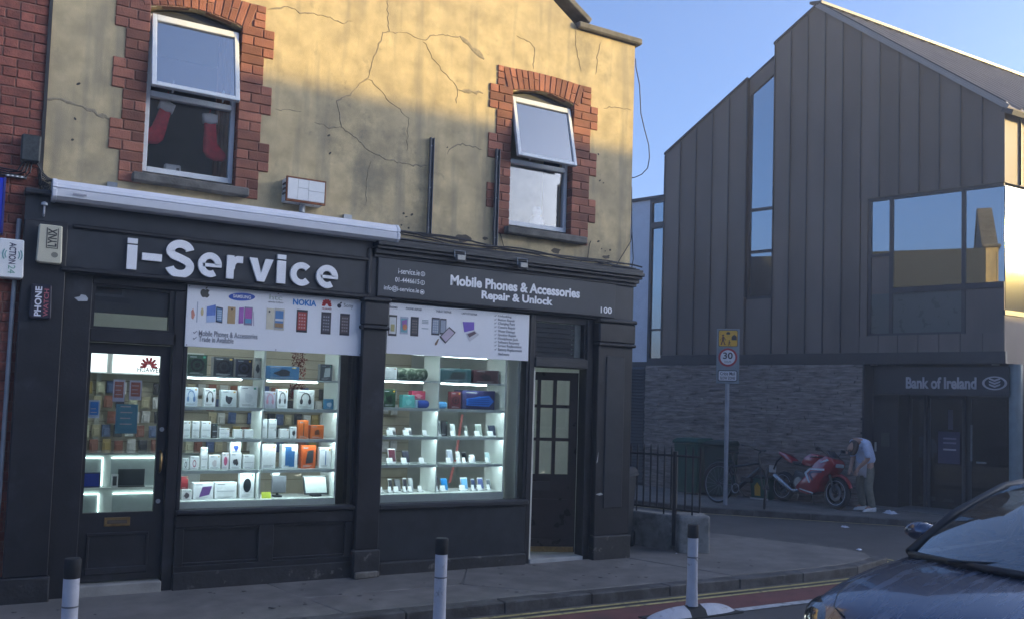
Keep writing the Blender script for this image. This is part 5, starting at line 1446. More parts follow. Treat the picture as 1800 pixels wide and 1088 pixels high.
# hanging accessory packs, one shared shape in several colours
cols = [(.5, .45, .3), (.04, .04, .05), (.6, .6, .6), (.3, .12, .08), (.55, .55, .4), (.1, .15, .3), (.4, .3, .1), (.62, .64, .62)]
pk = []
PKN = ['cream', 'black', 'light grey', 'brown', 'pale olive', 'navy blue', 'mustard', 'white']
for i, c_ in enumerate(cols):
    me = MB().box(-.045, .045, 0, .03, -.075, .06).box(-.028, .028, -.02, -.0005, -.06, .02).mesh('accessory_pack', bevel=.003)
    me.materials.append(fl(c_, .3)); pk.append(me)
first = True
for r_ in range(6):
    zz = .86 + r_ * .165
    x = .4
    while x < 4.3:
        if rnd.random() < .9:
            o = link('accessory_pack', rnd.choice(pk))
            o.location = (x, 2.855 - rnd.uniform(.0, .06), zz + rnd.uniform(-.01, .01))
            o.rotation_euler = (0, rnd.uniform(-.05, .05), rnd.uniform(-.1, .1))
            tag(o, PKN[pk.index(o.data)] + ' accessory pack hanging on the yellow slatwall at the back of the shop', 'pack', PKN[pk.index(o.data)] + ' packs on the slatwall')
        x += rnd.uniform(.105, .14)
M_led2 = emis('counter_led', (0.7, 1.0, 0.97), 2.2)
ct = thing('counter', 'white shop counter with lit edged recesses behind the left door', 'counter', (.95, 1.9, 0))
box('body', .3, 1.6, 1.92, 2.35, -.03, .98, M_shelf, ct, .005)
box('top', .28, 1.62, 1.86, 2.36, .981, 1.0, fl((.3, .34, .33), .1), ct)
for (x0, x1, z0, z1) in ((.33, .62, .66, .95), (.7, 1.18, .66, .95), (.33, .6, .33, .58), (.73, 1.18, .33, .58)):
    box('recess_back', x0, x1, 1.915, 1.9199, z0, z1, fl((.4, .46, .46)), ct)
    box('led_edge', x1 - .006, x1, 1.905, 1.914, z0, z1, M_led2, ct)
    box('led_edge', x0, x1 - .0061, 1.905, 1.914, z1 - .006, z1, M_led2, ct)
box('shelf', .33, 1.2, 1.85, 1.914, .62, .645, M_shelf, ct)
t = thing('laptop', 'black laptop on the counter shelf seen through the left door', 'laptop', (.9, 1.87, .645))
MB().box(.77, 1.03, 1.86, 1.91, .646, .66).build('base', fl(DK), t)
MB().box(.77, 1.03, 1.9, 1.91, .661, .83).build('lid', fl((.03, .04, .045), .2), t)
t = thing('phone_box', 'small white boxed phone beside the laptop on the counter shelf', 'box', (.74, 1.87, .646))
box('carton', .705, .768, 1.86, 1.9, .646, .78, fl(WHITE), t)
box('print', .718, .755, 1.857, 1.8599, .665, .76, fl(DK), t)
t = thing('tablet', 'blue lit tablet at the left of the counter shelf', 'tablet', (.5, 1.87, .646))
box('bezel', .44, .6, 1.88, 1.892, .646, .8, fl((.02, .03, .1)), t)
box('screen', .452, .588, 1.877, 1.8799, .66, .788, fl((.02, .05, .35), .1), t)
# posters stuck inside the left door
def poster(lab, x0, x1, z0, z1, col, band, rows=3):
    t = thing('door_poster', lab, 'poster', ((x0 + x1) / 2, .063, z0))
    box('sheet', x0, x1, .0635, .0645, z0, z1, fl(col), t)
    w, h = x1 - x0, z1 - z0
    box('print', x0 + w * .12, x1 - w * .12, .0622, .0634, z0 + h * .18, z1 - h * .1, fl(band), t)
    for k in range(rows):
        box('print_line', x0 + w * .2, x1 - w * (.25 + .08 * (k % 2)), .061, .0621, z0 + h * (.3 + .2 * k), z0 + h * (.34 + .2 * k), fl((.75, .65, .6)), t)
poster('left of two pale posters with red panels inside the left door', .448, .542, 1.551, 1.74, (.75, .72, .8), (.6, .22, .14))
poster('right of two pale posters with red panels inside the left door', .578, .677, 1.569, 1.738, (.75, .72, .8), (.6, .2, .12))
poster('large teal poster in the middle of the left door glass', .481, .655, 1.28, 1.53, (.12, .38, .45), (.14, .42, .48), 4)
poster('bright blue poster at the left edge of the left door glass', .266, .352, 1.407, 1.559, (.6, .7, .8), (.08, .35, .75), 2)
# shopper inside, only head and shoulders show between the shelves
t = thing('added_ceiling_light', 'unseen cool white tube light added on the ceiling to light the shop', 'lamp', (1.6, 1.6, 2.65))  # added lamp, lights the shop interior from out of view
box('tube', .6, 2.6, 1.55, 1.61, 2.66, 2.7, emis('added_ceiling_led', (.84, .97, 1.0), 4.5), t)
t = thing('added_ceiling_light', 'second unseen tube light added on the shop ceiling behind the right window', 'lamp', (3.6, 1.6, 2.65))  # added lamp, lights the room towards the right door
box('tube', 3.2, 4.5, 1.3, 1.36, 2.66, 2.7, bpy.data.materials['added_ceiling_led'], t)
# ---------------------------------------------------------------- the bank across the side street
GA = math.atan2(-0.95300402, 0.30295764)
BANK0 = Vector((12.39, 6.083, 0))
bank = thing('bank_building', 'dark metal clad bank with steep gable over a grey stone ground floor', 'building', BANK0, GA)
OB = Vector((0.30295764, 0.95300402))          # direction of the main street front, in the bank's own axes
ON = Vector((0.95300402, -0.30295764))         # outward from that front
M_zinc = pm('dark_zinc', (0.16, 0.125, 0.105), 0.6, 0.1, var=0.18, scale=1.6, rand=0.14, rvar=0.1, stretch=(1, 1, 0.3), bump=0.25, bscale=2.2, spec=0.3)
M_zinc2 = pm('dark_zinc_trim', (0.05, 0.046, 0.047), 0.45, 0.3, var=0.15)
M_stoneb = pm('split_stone', (0.24, 0.2, 0.18), 0.85, var=0.55, scale=4, bump=0.6, bscale=40, col2=(0.36, 0.31, 0.26), mix2=(0.56, 0.68), scale2=3, stretch=(1, 1, 7))
M_bglass = glass('coated_glass', 1.6, tint=(0.35, 0.42, 0.45), base=0.3)
M_bdark = pm('bank_core', (0.02, 0.021, 0.024), 0.7, var=0.2)
M_roofm = pm('standing_seam_roof', (0.3, 0.26, 0.23), 0.5, 0.15, var=0.1, scale=2)
def ztop(s):
    if s <= 1.72: return 7.13 + (s + 0.8) * 0.645
    if s <= 2.62: return 8.98 + (s - 1.72) * 0.633
    return 9.55 - (s - 2.62) * 0.799
# core volume, extruded along the main street direction
ol = [(-0.8, 2.545), (5.86, 2.545), (5.86, 6.9), (2.62, 9.48), (1.72, 8.7), (1.1, 8.3), (-0.8, 7.08)]
def oblique(poly, d0, d1):
    n = len(poly)
    vs = [(p[0] + OB.x * d0, 0.14 + OB.y * d0, p[1]) for p in poly] + [(p[0] + OB.x * d1, 0.14 + OB.y * d1, p[1]) for p in poly]
    return MB().add(vs, [tuple(range(n)), tuple(range(2 * n - 1, n - 1, -1))] + [(i, i + n, (i + 1) % n + n, (i + 1) % n) for i in range(n)])
oblique(ol, 0.0, 13).build('wall', M_bdark, bank, fix=True)
# cladding panels with raised seams
def panel(s0, s1, zb, zt0, zt1, y=0.0):
    g = 0.004
    MB().prism([(s0 + g, zb), (s1 - g, zb), (s1 - g, zt1), (s0 + g, zt0)], y, y + 0.139).build('cladding_panel', M_zinc, bank, fix=True)
def seam(s, zb, zt, y=0.0):
    MB().box(s - 0.007, s + 0.007, y - 0.032, y + 0.02, zb, zt).build('standing_seam', M_zinc2, bank)
n = 12
for i in range(n):
    s0, s1 = 1.72 + 4.17 * i / n, 1.72 + 4.17 * (i + 1) / n
    if s1 < 3.62:
        if s0 < 2.62 < s1:
            MB().prism([(s0 + .004, 2.752), (s1 - .004, 2.752), (s1 - .004, ztop(s1)), (2.62, 9.55), (s0 + .004, ztop(s0))], 0, .139).build('cladding_panel', M_zinc, bank, fix=True)
        else:
            panel(s0, s1, 2.752, ztop(s0 + 1e-6), ztop(s1))
        seam(s0 if i else s0 + .008, 2.76, ztop(s0 + 1e-6) - 0.03)
    else:
        panel(s0, s1, 5.6, ztop(s0), ztop(s1))
        seam(s0, 5.61, ztop(s0) - 0.03)
        panel(s0, s1, 2.752, 3.06, 3.06)
panel(3.47, 3.6, 3.061, 5.599, 5.599)
for i in range(5):
    s0, s1 = -0.8 + 1.92 * i / 5, -0.8 + 1.92 * (i + 1) / 5
    panel(s0, s1, 2.752, ztop(s0), ztop(s1))
    if i: seam(s0, 2.76, ztop(s0) - 0.03)
box('corner_trim', -0.815, -0.79, -0.02, 0.3, 2.752, 7.1, M_zinc2, bank)
box('corner_trim', 1.12, 1.135, -0.015, 0.139, 3.9, 8.38, M_zinc2, bank)
# lower band
box('flashing_band', -0.81, 5.9, -0.012, 0.139, 2.545, 2.75, M_zinc2, bank, 0.004)
# verge trims
def verge(s0, z0, s1, z1, y0=-0.03):
    MB().prism([(s0, z0), (s1, z1), (s1, z1 + 0.05), (s0, z0 + 0.05)], y0, 0.2).build('verge_trim', M_zinc2, bank, fix=True)
verge(-0.82, ztop(-0.82), 1.13, ztop(1.13)); verge(1.70, 8.965, 2.62, 9.55); verge(2.62, 9.55, 5.92, ztop(5.92))
verge(1.131, 8.38, 1.71, 8.76, 0.07)
# recessed slot with the tall window
panel(1.136, 1.719, 2.752, 3.86, 3.86, 0.05)
MB().prism([(1.136, 8.05), (1.719, 8.43), (1.719, 8.76), (1.136, 8.38)], 0.08, 0.139).build('slot_head', M_zinc, bank, fix=True)
tw = MB().box(1.136, 1.2, 0.09, 0.138, 3.861, 8.08).box(1.69, 1.719, 0.09, 0.138, 3.861, 8.42).box(1.2, 1.69, 0.09, 0.138, 3.861, 3.92).box(1.2, 1.69, 0.09, 0.138, 5.65, 5.71).box(1.2, 1.69, 0.09, 0.138, 4.79, 4.85).build('window', M_zinc2, bank)
for P in ([(1.2, 3.92), (1.69, 3.92), (1.69, 4.79), (1.2, 4.79)], [(1.2, 4.85), (1.69, 4.85), (1.69, 5.65), (1.2, 5.65)], [(1.2, 5.71), (1.69, 5.71), (1.69, 8.41), (1.2, 8.09)]):
    MB().prism(P, 0.112, 0.118).build('pane', M_bglass, tw, fix=True)
# corner window
cw = MB()
for s0, s1, z0, z1 in ((3.60, 3.66, 3.061, 5.598), (3.985, 4.05, 3.061, 5.598), (5.205, 5.27, 3.061, 5.598), (3.66, 3.985, 5.54, 5.598), (4.05, 5.205, 5.54, 5.598), (5.27, 5.87, 5.54, 5.598), (3.66, 3.985, 4.5, 4.56), (4.05, 5.205, 3.82, 3.92), (5.27, 5.87, 3.82, 3.92), (3.66, 3.985, 3.061, 3.1), (4.05, 5.205, 3.061, 3.1)):
    cw.box(s0, s1, 0.02, 0.1, z0, z1)
cwin = cw.build('window', M_zinc2, bank)
for s0, s1, z0, z1 in ((3.66, 3.985, 4.56, 5.54), (4.05, 5.205, 3.92, 5.54), (5.27, 5.87, 3.92, 5.54)):
    box('pane', s0, s1, 0.05, 0.056, z0, z1, M_bglass, cwin)
for s0, s1 in ((4.05, 5.205), (3.66, 3.985)):
    box('spandrel_pane', s0, s1, 0.05, 0.056, 3.1, 3.82, pm('spandrel_glass', (.1, .105, .1), .3, var=.05), cwin)
box('infill_panel', 3.66, 3.985, 0.05, 0.08, 3.821, 4.5, M_zinc, bank)
box('infill_panel', 5.27, 5.87, 0.04, 0.08, 3.061, 3.819, M_zinc, bank)
# main street front: parts laid along OB from the corner
def front(t0, t1, z0, z1, out0, out1, name, mat, parent=bank):
    c = Vector((5.86, 0.14))
    P = [c + OB * t0 + ON * out0, c + OB * t1 + ON * out0, c + OB * t1 + ON * out1, c + OB * t0 + ON * out1]
    return MB().slab([p[:] for p in P], z0, z1).build(name, mat, parent, fix=True)
M_zincl = M_zinc
for k in range(8):
    front(-0.1 + k * 0.45, 0.34 + k * 0.45, 5.6, 6.85, 0.005, 0.05, 'cladding_panel', M_zincl)
    front(0.335 + k * 0.45, 0.352 + k * 0.45, 5.61, 6.84, 0.051, 0.085, 'standing_seam', M_zinc2)
front(-0.1, 6, 2.55, 3.35, 0.005, 0.05, 'cladding_panel', M_zincl)
M_mirror = glass('sunlit_glass', 1.6, tint=(0.3, 0.35, 0.37), base=0.35, rough=0.06)
fw = front(-0.1, 6, 3.36, 3.44, 0.005, 0.06, 'window', M_zinc2)
front(-0.05, 1.6, 3.45, 5.55, 0.03, 0.036, 'pane', M_mirror, fw)
front(1.66, 3.2, 3.45, 5.55, 0.03, 0.036, 'pane', M_mirror, fw)
front(1.605, 1.655, 3.441, 5.59, 0.01, 0.06, 'mullion', M_zinc2, fw)
# roof slopes with seams
def roofq(a, b, d0, d1, lift, name, mat, th=0.05):
    (s0, z0), (s1, z1) = a, b
    nx, nz = -(z1 - z0), (s1 - s0)
    l = math.hypot(nx, nz); nx, nz = nx / l, nz / l
    if nz < 0: nx, nz = -nx, -nz
    P = []
    for (s, z) in ((s0, z0), (s1, z1)):
        for k in (lift, lift + th): P.append((s + nx * k, z + nz * k))
    q = [P[0], P[2], P[3], P[1]]
    return oblique(q, d0, d1).build(name, mat, bank, fix=True)
roofq((2.62, 9.5), (5.98, 6.82), -0.2, 13, 0.0, 'roof', M_roofm)
roofq((2.62, 9.5), (-0.85, 7.05), 0.05, 13, -0.05, 'roof', M_roofm)
for k in range(30):
    roofq((2.64, 9.485), (5.97, 6.828), -0.19 + k * 0.36, -0.165 + k * 0.36, 0.05, 'roof_seam', M_roofm, 0.04)
roofq((2.5, 9.53), (2.74, 9.5), -0.2, 13, 0.05, 'ridge_cap', M_zinc2, 0.05)
roofq((5.9, 6.8), (6.06, 6.72), -0.2, 13, 0.0, 'eaves_gutter', M_zinc2, 0.08)
# ground floor: stone faced wall, louvre, recessed entrance
box('ground_wall', -1.2, 3.52, 0.0, 9, -0.3, 2.544, M_bdark, bank)
mb = MB()
z = -0.06
rs = random.Random(3)
while z < 2.52:
    h = rs.choice((0.025, 0.032, 0.04, 0.05))
    h = min(h, 2.54 - z)
    s = -1.18
    while s < 3.5:
        l = min(rs.uniform(0.1, 0.42), 3.53 - s)
        d = rs.uniform(0.004, 0.04)
        mb.box(s + 0.001, s + l - 0.001, -d, 0.01, z + 0.001, z + h - 0.001)
        s += l
    z += h
tag(mb.build('stone_cladding', M_stoneb, bank), kind='stuff')
mb = MB()
for k in range(36):
    mb.add([(-2.6, -0.01, k * 0.07), (-1.22, -0.01, k * 0.07), (-1.22, 0.04, k * 0.07 + 0.06), (-2.6, 0.04, k * 0.07 + 0.06)], [(0, 1, 2, 3)])
tag(mb.build('louvre_slats', pm('grey_louvre', (0.05, 0.055, 0.06), 0.5), bank), kind='stuff')
box('louvre_back', -2.7, -1.21, 0.06, 0.3, -0.3, 2.5, M_bdark, bank)
# entrance recess
M_ent = pm('entrance_cladding', (0.03, 0.03, 0.033), 0.4, var=0.2)
box('recess_wall', 3.521, 4.02, 0.45, 0.6, -0.06, 2.543, M_ent, bank)
box('recess_return', 3.93, 4.02, 0.601, 1.899, -0.06, 2.543, M_ent, bank)
box('recess_side', 3.521, 3.56, 0.0, 0.449, -0.06, 2.543, M_ent, bank)
box('recess_back', 3.9, 9, 1.9, 2.1, -0.06, 2.543, M_ent, bank)
box('recess_floor', 3.53, 9, -0.02, 1.89, -0.25, -0.045, pm('entrance_paving', (0.16, 0.155, 0.15), 0.6), bank)
for s0, s1 in ((4.03, 4.34), (4.36, 5.0), (5.06, 5.9), (5.96, 6.9)):
    f = MB().box(s0, s0 + .05, 1.0, 1.06, -.04, 2.02).box(s1 - .05, s1, 1.0, 1.06, -.04, 2.02).box(s0 + .05, s1 - .05, 1.0, 1.06, 1.96, 2.02).build('entrance_screen', fl((.06, .06, .065), .4), bank)
    box('pane', s0 + .05, s1 - .05, 1.02, 1.028, -.04, 1.96, glass('entrance_glass', 1.5, (.5, .5, .5), .05) if 'entrance_glass' not in bpy.data.materials else bpy.data.materials['entrance_glass'], f)
MB().tube([(5.12, .97, .85), (5.12, .97, 1.5)], .016, 8).build('door_bar', M_metal, bank)
MB().box(5.2, 5.36, .96, .985, .82, .85).build('door_handle', M_metal, bank)
box('entry_panel', 3.72, 3.86, 0.43, 0.449, 1.05, 1.3, fl((.07, .07, .065)), bank)
box('entry_light', 3.6, 3.63, 0.43, 0.449, .95, 1.12, fl((.5, .5, .46)), bank)
box('poster_panel', 4.55, 4.92, .985, .999, .78, 1.36, fl((.05, .045, .11)), bank)
for zz in (1.22, 1.14): box('poster_print', 4.64, 4.86, .98, .9849, zz, zz + .03, fl((.3, .28, .4)), bank)
box('poster_print', 4.64, 4.86, .98, .9849, 1.02, 1.05, fl((.6, .6, .65)), bank)
box('poster_panel', 4.72, 4.8, .985, .999, 1.4, 1.76, fl((.1, .1, .16)), bank)
MB().cyl((6.0, .22, -.06), (6.0, .22, 2.54), .1, 20).build('column', pm('pale_column', (.2, .24, .25), .4), bank, smooth=True)
for s in (3.66, 5.7):
    MB().lathe([(0, 2.53), (.06, 2.53), (.065, 2.543)], (s, .2, 0), 'z', 14).build('downlight', fl((.5, .48, .42), .3), bank, fix=True)
front(0.35, 7, -0.06, 2.54, -0.05, 0.04, 'sun_stop_wall', M_ent)  # added wall, keeps low sun out of the entrance recess
# bank sign on a dark beam
bsn = thing('bank_sign', 'grey raised Bank of Ireland lettering with oval emblem over the bank entrance', 'sign', BANK0, GA)
box('beam', 3.75, 5.93, .1, .2, 2.0, 2.5, pm('sign_beam', (.025, .025, .028), .5), bsn)
M_bl = pm('brushed_letter', (.42, .4, .42), .4, .2)
text('lettering', 'Bank of Ireland', 4.27, 5.43, 2.11, 2.32, .0995, M_bl, bsn, off=.03, ext=.02)
mb = MB()
ring_pts = []
def ringm(cx, cz, a, b, k, y0, y1):
    mbb = MB(); nn_ = 36; vs = []
    for i in range(nn_):
        t_ = 2 * math.pi * i / nn_
        for q in (1, k):
            for y in (y0, y1): vs.append((cx + a * q * math.cos(t_), y, cz + b * q * math.sin(t_)))
    fs = []
    for i in range(nn_):
        p, q = i * 4, ((i + 1) % nn_) * 4
        fs += [(p, q, q + 2, p + 2), (p + 1, p, q, q + 1)[::-1], (p + 2, p + 3, q + 3, q + 2)[::-1]]
    return mbb.add(vs, fs)
ringm(5.71, 2.22, .19, .115, .82, .08, .0995).build('emblem_ring', M_bl, bsn, fix=True)
for k in range(3):
    z0 = 2.165 + k * .05
    MB().prism([(5.71, z0 - .02), (5.79, z0 + .015), (5.8, z0 + .045), (5.71, z0 + .012), (5.62, z0 + .045), (5.63, z0 + .015)], .08, .0995).build('emblem_chevron', M_bl, bsn, fix=True)
# white block adjoining the bank
wb = thing('white_block', 'white rendered building with narrow window between the shop and the bank', 'building', BANK0, GA)
box('wall', -4.2, -1.22, .1, 8, 2.62, 6.2, pm('white_render', (.62, .62, .66), .7, var=.05), wb)
box('parapet_cap', -4.25, -.82, .06, .5, 6.201, 6.27, M_zinc2, wb)
box('base_beam', -4.2, -.82, .04, .3, 2.3, 2.619, M_zinc2, wb)
wf = MB().box(-1.219, -1.16, .08, .2, 2.62, 6.2).box(-.85, -.817, .08, .2, 2.62, 6.2).box(-1.16, -.85, .08, .2, 6.12, 6.2).box(-1.16, -.85, .08, .2, 5.55, 5.68).box(-1.16, -.85, .08, .2, 2.62, 2.7).box(-1.16, -.85, .08, .2, 3.3, 3.34).build('window', M_zinc2, wb)
for z0, z1 in ((5.68, 6.12), (3.34, 5.55), (2.7, 3.3)):
    box('pane', -1.16, -.85, .12, .126, z0, z1, M_bglass, wf)
box('window_back', -1.219, -.82, .3, .5, 2.62, 6.2, fl((.06, .1, .1)), wb)
# ---------------------------------------------------------------- unseen houses across the street; heights, gaps and paleness set for shade and bounce
M_opp = pm('pale_render', (0.5, 0.43, 0.34), 0.9, var=0.2, scale=3)
M_oppg = pm('dark_window', (0.02, 0.025, 0.03), 0.1, var=0.1)
def terrace(x0, x1, h, lab, ridge=None, mat=M_opp):
    t = thing('opposite_house', lab, 'building', ((x0 + x1) / 2, -13, PAV), group='houses across the street')
    o = [(x0, -0.2), (x1, -0.2), (x1, h)] + ([(x0 + (x1 - x0) * ridge[0], h + ridge[1])] if ridge else []) + [(x0, h)]
    MB().prism(o, -20, -12.5).build('wall', mat, t, fix=True)
    n = max(1, int((x1 - x0) / 2.4))
    for i in range(n):
        xc = x0 + (x1 - x0) * (i + .5) / n
        for zz in [1.0] + [3.6 + 2.6 * k for k in range(int((h - 3.6) / 2.6))]:
            f = box('window', xc - .5, xc + .5, -12.51, -12.44, zz, zz + 1.5, M_white, t)
            box('pane', xc - .44, xc + .44, -12.44, -12.435, zz + .06, zz + 1.44, M_oppg, f)
            box('sill', xc - .6, xc + .6, -12.5, -12.38, zz - .1, zz - .001, M_stone, f)
terrace(-16, -0.1, 4.6, 'low pale terrace across the street facing the left part of the shop')
terrace(0, 6.5, 8.3, 'tall pale house across the street behind the viewpoint')
terrace(6.6, 18, 4.6, 'low pale terrace across the street to the right of the viewpoint')
terrace(18.1, 21.9, 9.9, 'taller pale house across the street that shades the left of the render')
terrace(22.0, 30.5, 9.0, 'flat topped pale house across the street that shades the lower render')
terrace(30.6, 35.2, 8.4, 'plain house across the street that shades the side of the shop')
terrace(35.3, 50, 7.9, 'house across the street towards the bank, raised to shade its entrance')
# ---------------------------------------------------------------- street furniture
M_wand = pm('scuffed_white_plastic', (0.52, 0.52, 0.57), 0.5, var=0.1, scale=10, col2=(0.16, 0.15, 0.15), mix2=(0.58, 0.7), scale2=11)
for x, lab, base in ((-0.011, 'white lane wand with black top in front of the left door', 0), (2.467, 'white lane wand with black top in front of the central pier', 0), (4.926, 'scuffed white lane wand standing on the humped lane separator', 1)):
    t = thing('lane_wand', lab, 'bollard', (x, -2.25, ROAD), 0, group='lane wands along the kerb')
    b0 = 0.085 if base else 0.0
    MB().lathe([(0.0, b0), (0.055, b0), (0.052, b0 + 0.03), (0.046, 0.3), (0.046, 0.672)], (0, 0, 0), 'z', 20).build('post', M_wand, t, smooth=True, fix=True)
    MB().lathe([(0.046, 0.672), (0.049, 0.676), (0.049, 0.78), (0.044, 0.79), (0.0, 0.792)], (0, 0, 0), 'z', 20).build('cap', M_rubber, t, smooth=True, fix=True)
    MB().lathe([(0.0475, 0.5), (0.0485, 0.502), (0.0485, 0.508), (0.0475, 0.51)], (0, 0, 0), 'z', 20).build('band', fl((.12, .12, .13)), t, fix=True)
    if not base:
        MB().lathe([(0.0, 0.03), (0.09, 0.028), (0.11, 0.0)], (0, 0, 0), 'z', 20).build('foot', M_rubber, t, fix=True)
sep = thing('lane_separator', 'humped black and white rubber lane separator under the right wand', 'separator', (4.93, -2.25, ROAD), 0)
def hump(x0, x1, name, mat):
    rows = []
    n = 12
    for i in range(n + 1):
        x = x0 + (x1 - x0) * i / n
        k = max(0.0, 1 - abs(x / 0.5) ** 3.5)
        rows.append([(x, -0.11 * (0.5 + 0.5 * k), 0.0), (x, -0.075 * (0.4 + 0.6 * k), 0.055 * k + 0.004), (x, 0, 0.088 * k + 0.006), (x, 0.075 * (0.4 + 0.6 * k), 0.055 * k + 0.004), (x, 0.11 * (0.5 + 0.5 * k), 0.0)])
    return MB().grid(rows).build(name, mat, sep, smooth='all', fix=True)
hump(-0.09, 0.09, 'middle', M_rubber); hump(-0.5, -0.0901, 'end', M_wand); hump(0.0901, 0.5, 'end', M_wand)
MB().box(-0.5, 0.5, -0.125, 0.125, 0.0, 0.012).build('base_plate', M_rubber, sep, bevel=0.004)

# concrete pier, low wall and railing up the side street
M_pier = pm('patchy_concrete', (0.24, 0.23, 0.21), 0.9, var=0.25, scale=7, bump=0.5, bscale=40, col2=(0.11, 0.105, 0.095), mix2=(0.48, 0.66), scale2=6)
pr = MB().slab([(6.66, -0.1), (6.99, -0.27), (7.13, 0.02), (6.8, 0.2)], PAV - 0.02, 0.385).build('concrete_pier', M_pier, bevel=0.03, fix=True, segs=2)
tag(pr, 'squat rough concrete pier at the end of the railing by the shop corner', 'pier')
gd = Vector((-0.303, 0.953)); gn = Vector((0.953, 0.303))
o = Vector((6.78, 0.12))
lw = MB().slab([(o - gn * .1)[:], (o + gn * .1)[:], (o + gn * .1 + gd * 6)[:], (o - gn * .1 + gd * 6)[:]], PAV - .02, .36).build('low_wall', M_pier, bevel=.015, fix=True)
tag(lw, 'low weathered wall under the iron railing beside the shop', 'wall')
M_iron = pm('black_iron', (0.018, 0.018, 0.02), 0.5, var=0.3, scale=20)
rl = thing('iron_railing', 'black iron railing with upright bars on the low wall', 'railing', (6.78, .12, .36))
def at(t, z): q = Vector((6.75, .05)) + gd * t; return (q.x, q.y, z)
MB().tube([at(-.3, 1.07), at(4, 1.07)], .014, 6).build('top_rail', M_iron, rl)
MB().tube([at(-.3, .43), at(4, .43)], .014, 6).build('bottom_rail', M_iron, rl)
MB().tube([at(.04, .0), at(.04, 1.12)], .03, 8).build('post', M_iron, rl)
t_ = -.3; k = 0
while t_ < 4:
    if abs(t_ - .04) > .05:
        MB().tube([at(t_, .36 if k % 4 == 1 else .43), at(t_, 1.14), at(t_, 1.19)], [.011, .011, .003], 6).build('bar', M_iron, rl)
    t_ += .098; k += 1

# wheelie bins
def wheelie(name, lab, loc, rz, w, d, h, mat, lidmat, group=None):
    t = thing(name, lab, 'bin', loc, rz, group)
    a, b = .82, 1.0
    q = lambda k, z: [(-w / 2 * k, -d / 2 * k, z), (w / 2 * k, -d / 2 * k, z), (w / 2 * k, d / 2 * k, z), (-w / 2 * k, d / 2 * k, z)]
    MB().add(q(a, .03) + q(b, h - .1), [(3, 2, 1, 0), (4, 5, 6, 7), (0, 1, 5, 4), (1, 2, 6, 5), (2, 3, 7, 6), (3, 0, 4, 7)]).build('body', mat, t, bevel=.02, segs=2)
    MB().box(-w / 2 - .025, w / 2 + .025, -d / 2 - .03, d / 2 + .02, h - .099, h - .06).build('rim', mat, t, bevel=.012)
    MB().add([(-w / 2 - .03, -d / 2 - .045, h - .059), (w / 2 + .03, -d / 2 - .045, h - .059), (w / 2 + .03, d / 2, h - .059), (-w / 2 - .03, d / 2, h - .059), (-w / 2 + .03, -d / 2 + .05, h), (w / 2 - .03, -d / 2 + .05, h), (w / 2 - .02, d / 2 - .02, h + .01), (-w / 2 + .02, d / 2 - .02, h + .01)],
             [(3, 2, 1, 0), (4, 5, 6, 7), (0, 1, 5, 4), (1, 2, 6, 5), (2, 3, 7, 6), (3, 0, 4, 7)]).build('lid', lidmat, t, bevel=.012)
    MB().cyl((-w / 2, d / 2 + .03, h - .06), (w / 2, d / 2 + .03, h - .06), .014, 8).build('handle', lidmat, t)
    for s in (-1, 1):
        MB().lathe([(0, s * .03), (.09, s * .025), (.1, 0), (.09, -s * .025), (0, -s * .03)], (s * w * .42, d / 2 - .02, .1), 'x', 18).build('wheel', M_rubber, t, smooth=True, fix=True)
    return t
M_bing = pm('green_bin_plastic', (0.012, 0.075, 0.05), 0.5, var=0.15); M_bind = pm('dark_green_plastic', (0.01, 0.035, 0.028), 0.5, var=0.2); M_bink = pm('black_bin_plastic', (0.025, 0.028, 0.034), 0.5, var=0.2)
wheelie('wheelie_bin', 'black wheelie bin tucked behind the shop corner by the railing', (6.12, .52, PAV), R(-50), .5, .52, .96, M_bink, M_bink)
t = thing('striped_packet', 'blue and white striped packet standing on the black bin lid', 'packet', (6.1, .42, .9))
box('packet', 6.03, 6.13, .38, .42, .915, 1.03, fl((.08, .1, .2)), t)
for k in range(3): box('stripe', 6.035, 6.125, .376, .3799, .935 + k * .032, .95 + k * .032, fl((.6, .62, .68)), t)
cw_, sw_ = math.cos(GA), math.sin(GA)
def BL2(s, y, z=PAV): return (BANK0.x + s * cw_ - y * sw_, BANK0.y + s * sw_ + y * cw_, z)
wheelie('wheelie_bin', 'bright green wheelie bin by the stone wall, left of the pair', BL2(.36, -.55), GA, .56, .6, 1.1, M_bing, M_bing, 'green bins by the bank wall')
wheelie('wheelie_bin', 'dark green wheelie bin by the stone wall, right of the pair', BL2(.98, -.55), GA + R(6), .5, .56, 1.08, M_bind, M_bind, 'green bins by the bank wall')
t = thing('green_crate', 'low green recycling box with yellow emblem behind the bicycle', 'crate', BL2(1.75, -.3), GA)
MB().add([(-.17, -.15, 0), (.17, -.15, 0), (.17, .15, 0), (-.17, .15, 0), (-.2, -.18, .4), (.2, -.18, .4), (.2, .18, .4), (-.2, .18, .4)], [(3, 2, 1, 0), (4, 5, 6, 7), (0, 1, 5, 4), (1, 2, 6, 5), (2, 3, 7, 6), (3, 0, 4, 7)]).build('body', M_bing, t, bevel=.015)
box('rim', -.22, .22, -.2, .2, .4, .44, M_bind, t, .01)
MB().add([(-.09, -.166, .07), (.03, -.166, .07), (.03, -.184, .25), (-.03, -.19, .33), (-.09, -.184, .25)], [(0, 1, 2, 3, 4)]).build('emblem', fl((.6, .35, .03)), t)
box('base_strip', -.18, .18, -.17, -.151, .0, .03, fl((.5, .5, .5)), t)

